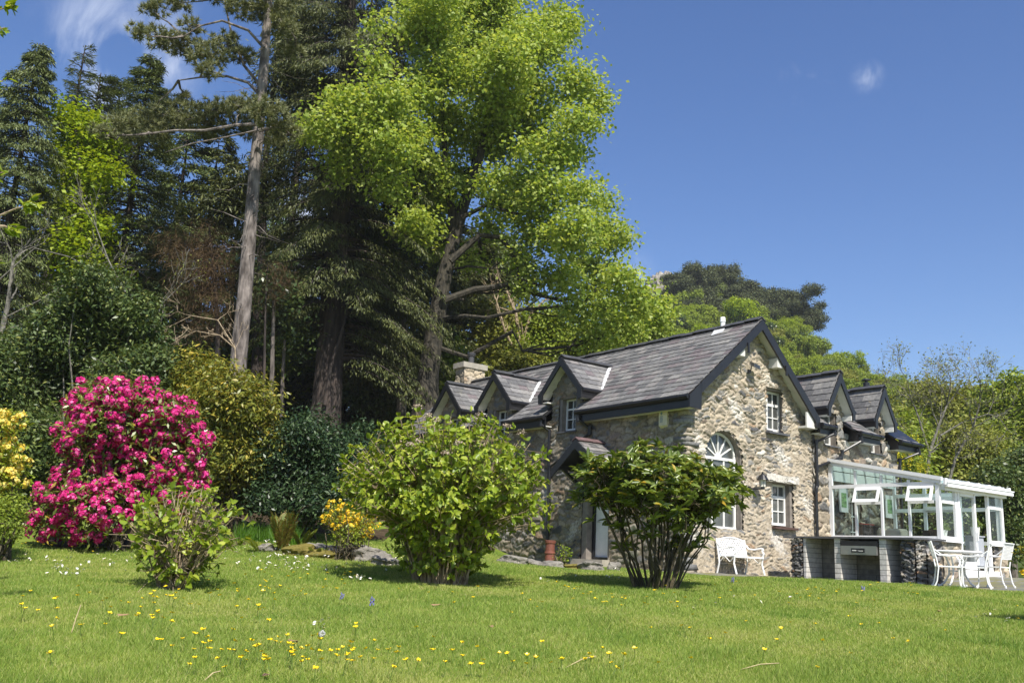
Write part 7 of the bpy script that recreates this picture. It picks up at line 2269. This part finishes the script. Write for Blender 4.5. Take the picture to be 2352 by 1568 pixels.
# ------------------------------------------------------------------ lawn grass and flowers
def lawn_grass():
    rng = np.random.RandomState(401)
    n = 1200000
    y = 4.7 * (26.0 / 4.7) ** (rng.rand(n) ** 0.92)
    x = (rng.rand(n) * 2 - 1) * (y * .60 + 1.0)
    keep = np.ones(n, bool)
    keep &= ~in_poly(x, y, PATIO)
    # not inside the house or the wood
    dx = x - CE[0]; dy = y - CE[1]
    u = (dx * HU[0] + dy * HU[1]) / K; v = (dx * HV[0] + dy * HV[1]) / K
    keep &= ~((u > .2) & (v > .25))
    keep &= ~((x < 3) & (y > 21.4 + .5 * np.sin(x * .8) + np.maximum(0, x + 3) * 1.6))
    keep &= ~(((x - at(230, 1240, 18.6)[0]) / 2.1) ** 2 + ((y - 18.8) / 2.1) ** 2 < 1)
    pr = np.clip(1.12 - (y - 5.6) * .012, .3, 1)
    keep &= rng.rand(n) < pr
    x, y = x[keep], y[keep]; n = len(x)
    z = gz(x, y)
    patch = np.sin(x * 1.1 + 2) * np.sin(y * .8) + .6 * np.sin(x * 2.7 + y * 1.9) + .5 * np.sin(x * 5.3 - y * 4.1)
    tuft = np.clip(np.sin(x * 3.3 + 1.3 * np.sin(y * 2.1)) * np.sin(y * 2.9 + 1.1 * np.sin(x * 1.7)) - .55, 0, 1) * 2
    L = rng.uniform(.018, .055, n) * (1 + .28 * np.clip(patch, -1, 1.5) + .8 * tuft) * (1 + .010 * (y - 6))
    W = .0030 + .00052 * (y - 5) + rng.uniform(0, .0015, n)
    ax = rng.normal(size=(n, 3)) * .55; ax[:, 2] = rng.uniform(.6, 1.3, n)
    az = rng.uniform(0, 6.283, n)
    nr = np.stack([np.cos(az), np.sin(az), rng.normal(size=n) * .2], -1)
    V, F = leaves(np.stack([x, y, z - .004], -1), ax, nr, L * .92, W, TRI)
    pn = patch + rng.normal(size=n) * .7
    p2 = np.sin(x * 1.7 - 1) * np.sin(y * 1.3 + 2) + .5 * np.sin(x * 4.1 + y * 3.3) + rng.normal(size=n) * .6
    mi = np.where(pn < -.6, 2, np.where(p2 > .85, 1, 0))
    raw = [(F[mi == k], k) for k in range(3)]
    tag(raw_mesh('grass', V, raw, [M['grass'], M['grassdark'], M['grassdry']]), kind='stuff')
lawn_grass()

def flower_mesh(kind, seed):
    rng = np.random.RandomState(seed); mb = MB()
    h = {'buttercup': rng.uniform(.07, .12), 'daisy': rng.uniform(.05, .08), 'bluebell': .16}[kind]
    tip = np.array([rng.normal() * .015, rng.normal() * .015, h])
    mb.tube([(0, 0, -.01), tuple(tip * .5 + rng.normal(size=3) * .004), tuple(tip)], .0022, 4, 1)
    if kind == 'buttercup':
        for k in range(5):
            a = k * 1.2566 + rng.uniform(-.2, .2); d = np.array([math.cos(a), math.sin(a), 0]); s = np.array([-d[1], d[0], 0])
            up = rng.uniform(.35, .8)
            P = [tip, tip + d * .010 + s * .009 + [0, 0, .006 * up], tip + d * .019 + s * .007 + [0, 0, .017 * up], tip + d * .019 - s * .007 + [0, 0, .017 * up], tip + d * .010 - s * .009 + [0, 0, .006 * up]]
            mb.add(P, [range(5)], 0)
        mb.lathe([(.004, .001), (.005, .006), (0, .008)], tip, 6, 0)
    elif kind == 'daisy':
        nt_ = 14; tl = rng.normal(size=2) * .35
        for k in range(nt_):
            a = k * 6.283 / nt_; d = np.array([math.cos(a), math.sin(a), tl[0] * math.cos(a) + tl[1] * math.sin(a) + .2]); s = np.array([-math.sin(a), math.cos(a), 0])
            P = [tip + d * .004 + s * .0022, tip + d * .016 + s * .0035, tip + d * .019, tip + d * .016 - s * .0035, tip + d * .004 - s * .0022]
            mb.add(P, [range(5)], 0)
        mb.lathe([(.006, 0), (.005, .004), (0, .005)], tip, 7, 2)
    else:
        for k in range(9):
            z = h * (.55 + .05 * k); a = k * 2.4; c = np.array([math.cos(a) * .018, math.sin(a) * .018, z])
            mb.lathe([(.004, .010), (.008, 0), (.010, -.012)], c, 6, 0)
    me_o = mb.build(kind, [M[{'buttercup': 'buttercup', 'daisy': 'daisy', 'bluebell': 'bluebell'}[kind]], M['stemgreen'], M['buttercup']])
    me = me_o.data; bpy.data.objects.remove(me_o); return me
def scatter(kind, spots, label, group, seed, nv=4, grow_=0.03):
    rng = np.random.RandomState(seed)
    mm = [flower_mesh(kind, seed + i) for i in range(nv)]
    for px, py in spots:
        p = on_ground(px, py, 24)
        if p is None: continue
        if p[1] > 21 or in_poly(np.array(p[0]), np.array(p[1]), PATIO): continue
        o = bpy.data.objects.new(kind, mm[rng.randint(nv)])
        o.location = (p[0], p[1], float(gz(p[0], p[1]))); s = rng.uniform(.75, 1.15) * (1 + grow_ * max(0, p[1] - 8))
        o.scale = (s, s, rng.uniform(.8, 1.2)); o.rotation_euler = (rng.normal() * .15, rng.normal() * .15, rng.uniform(0, 6.28))
        link(o); tag(o, label, kind, group)
rng = np.random.RandomState(411)
FK = 1.25
def spots(L):
    out = []
    for cx, cy, rx, ry, n in L:
        for i in range(int(n * FK)): out.append((cx + rng.normal() * rx * .6, cy + rng.normal() * ry * .6))
    return [(a, b) for a, b in out if -10 < a < 2362 and 1244 < b < 1575]
scatter('buttercup', spots([(700, 1520, 420, 45, 75), (450, 1400, 260, 40, 40), (1250, 1540, 300, 30, 26), (1500, 1380, 420, 35, 40), (1950, 1375, 300, 25, 30), (150, 1260, 160, 20, 26), (1900, 1480, 380, 60, 18), (700, 1350, 200, 40, 24), (200, 1440, 200, 60, 16)]), 'small yellow buttercup flower standing in the lawn grass', 'buttercups in the lawn', 421)
scatter('daisy', spots([(150, 1322, 40, 12, 16), (220, 1298, 150, 14, 20), (30, 1290, 50, 25, 8), (610, 1250, 60, 25, 40), (640, 1290, 130, 20, 40), (690, 1310, 70, 10, 24), (820, 1335, 25, 5, 10), (900, 1290, 120, 15, 20), (735, 1445, 20, 15, 5), (1350, 1330, 150, 15, 10), (1700, 1370, 400, 40, 8), (2290, 1425, 60, 20, 5), (2330, 1345, 20, 8, 10)]), 'small white daisy flower in the lawn grass', 'daisies in the lawn', 431)
scatter('bluebell', [(1983, 1368), (780, 1390), (1680, 1350), (850, 1410)], 'single blue bluebell spike in the lawn', 'bluebells in the lawn', 441, 1, 0)
# dandelion clock
p = on_ground(735, 1490); o = empty('dandelion_clock', p, 'white fluffy dandelion seed head in the front lawn', 'dandelion clock')
m_ = MB(); m_.tube([(0, 0, 0), (.005, 0, .05), (.004, .003, .10)], .002, 4); m_.build('stalk', M['stemgreen'], o)
rng = np.random.RandomState(5); d = rand_unit(rng, 260); cl = Cloud(); c0 = np.array([.004, .003, .11])
cl.add(*leaves(c0 + d * .012, d, rand_unit(rng, 260), .014, .002, TRI)); cl.add(*leaves(c0 + d * .024, rand_unit(rng, 260), d, .007, .006, RHOMB)); cl.build('seed_head', M['fluff'], o)
# straws and dead leaves
for i, (x0, y0, x1, y1, lab) in enumerate(((163, 1458, 172, 1402, 'upright straw stalk near the left of the front lawn'), (1300, 1535, 1368, 1512, 'long pale straw lying in the middle of the front lawn'), (470, 1565, 505, 1548, 'short straw at the bottom edge of the lawn'), (316, 1362, 352, 1330, 'pale broken cane lying at the foot of the sparse hydrangea'), (1700, 1540, 1790, 1528, 'thin straw lying right of the middle of the front lawn'))):
    a = on_ground(x0, y0); b = on_ground(x1, y1) if i != 0 else a + np.array([.02, .05, .20])
    mid = (a + b) / 2 + np.array([0, 0, .03]); loc = Vector(a)
    m_ = MB(); m_.tube([(0, 0, .01), tuple(mid - a), tuple(b - a + np.array([0, 0, .02]))], .004, 5); o = m_.build('straw', M['straw']); o.location = loc; tag(o, lab, 'straw')
for i, (px, py, lab) in enumerate(((280, 1420, 'curled dead leaf left of centre on the lawn'), (1125, 1446, 'brown curled leaf in the middle of the lawn'), (672, 1482, 'tan dead leaf near the dandelion clock'), (2160, 1408, 'brown leaf lying right on the lawn'), (612, 1562, 'grey brown leaf at the bottom edge'), (998, 1395, 'reddish dead leaf behind the middle of the lawn'))):
    p = on_ground(px, py); rng = np.random.RandomState(i)
    m_ = MB(); g = [(-.05, 0, .035), (-.02, .022, .03), (.03, .018, .035), (.06, 0, .05), (.03, -.018, .04), (-.02, -.022, .028)]
    m_.add(g, [(0, 1, 2, 3), (0, 3, 4, 5)]); m_.add([(x, y, z - .002) for x, y, z in g], [(3, 2, 1, 0), (5, 4, 3, 0)]); o = m_.build('dead_leaf', M['deadleaf']); o.location = Vector(p); o.rotation_euler = (.2, .1, i * 1.3); tag(o, lab, 'leaf')

# ------------------------------------------------------------------ thin summer haze over the valley
mt = bpy.data.materials.new('haze'); mt.use_nodes = True; nt = mt.node_tree; nt.nodes.clear()
ou = nt.nodes.new('ShaderNodeOutputMaterial'); pv = nt.nodes.new('ShaderNodeVolumePrincipled')
pv.inputs['Color'].default_value = (.93, .96, 1, 1); pv.inputs['Density'].default_value = .00026; pv.inputs['Anisotropy'].default_value = .1
nt.links.new(pv.outputs[0], ou.inputs['Volume'])
m_ = MB(); m_.box((-1100, -400, -40), (1100, 1700, 110)); o = m_.build('haze', mt); tag(o, kind='stuff')
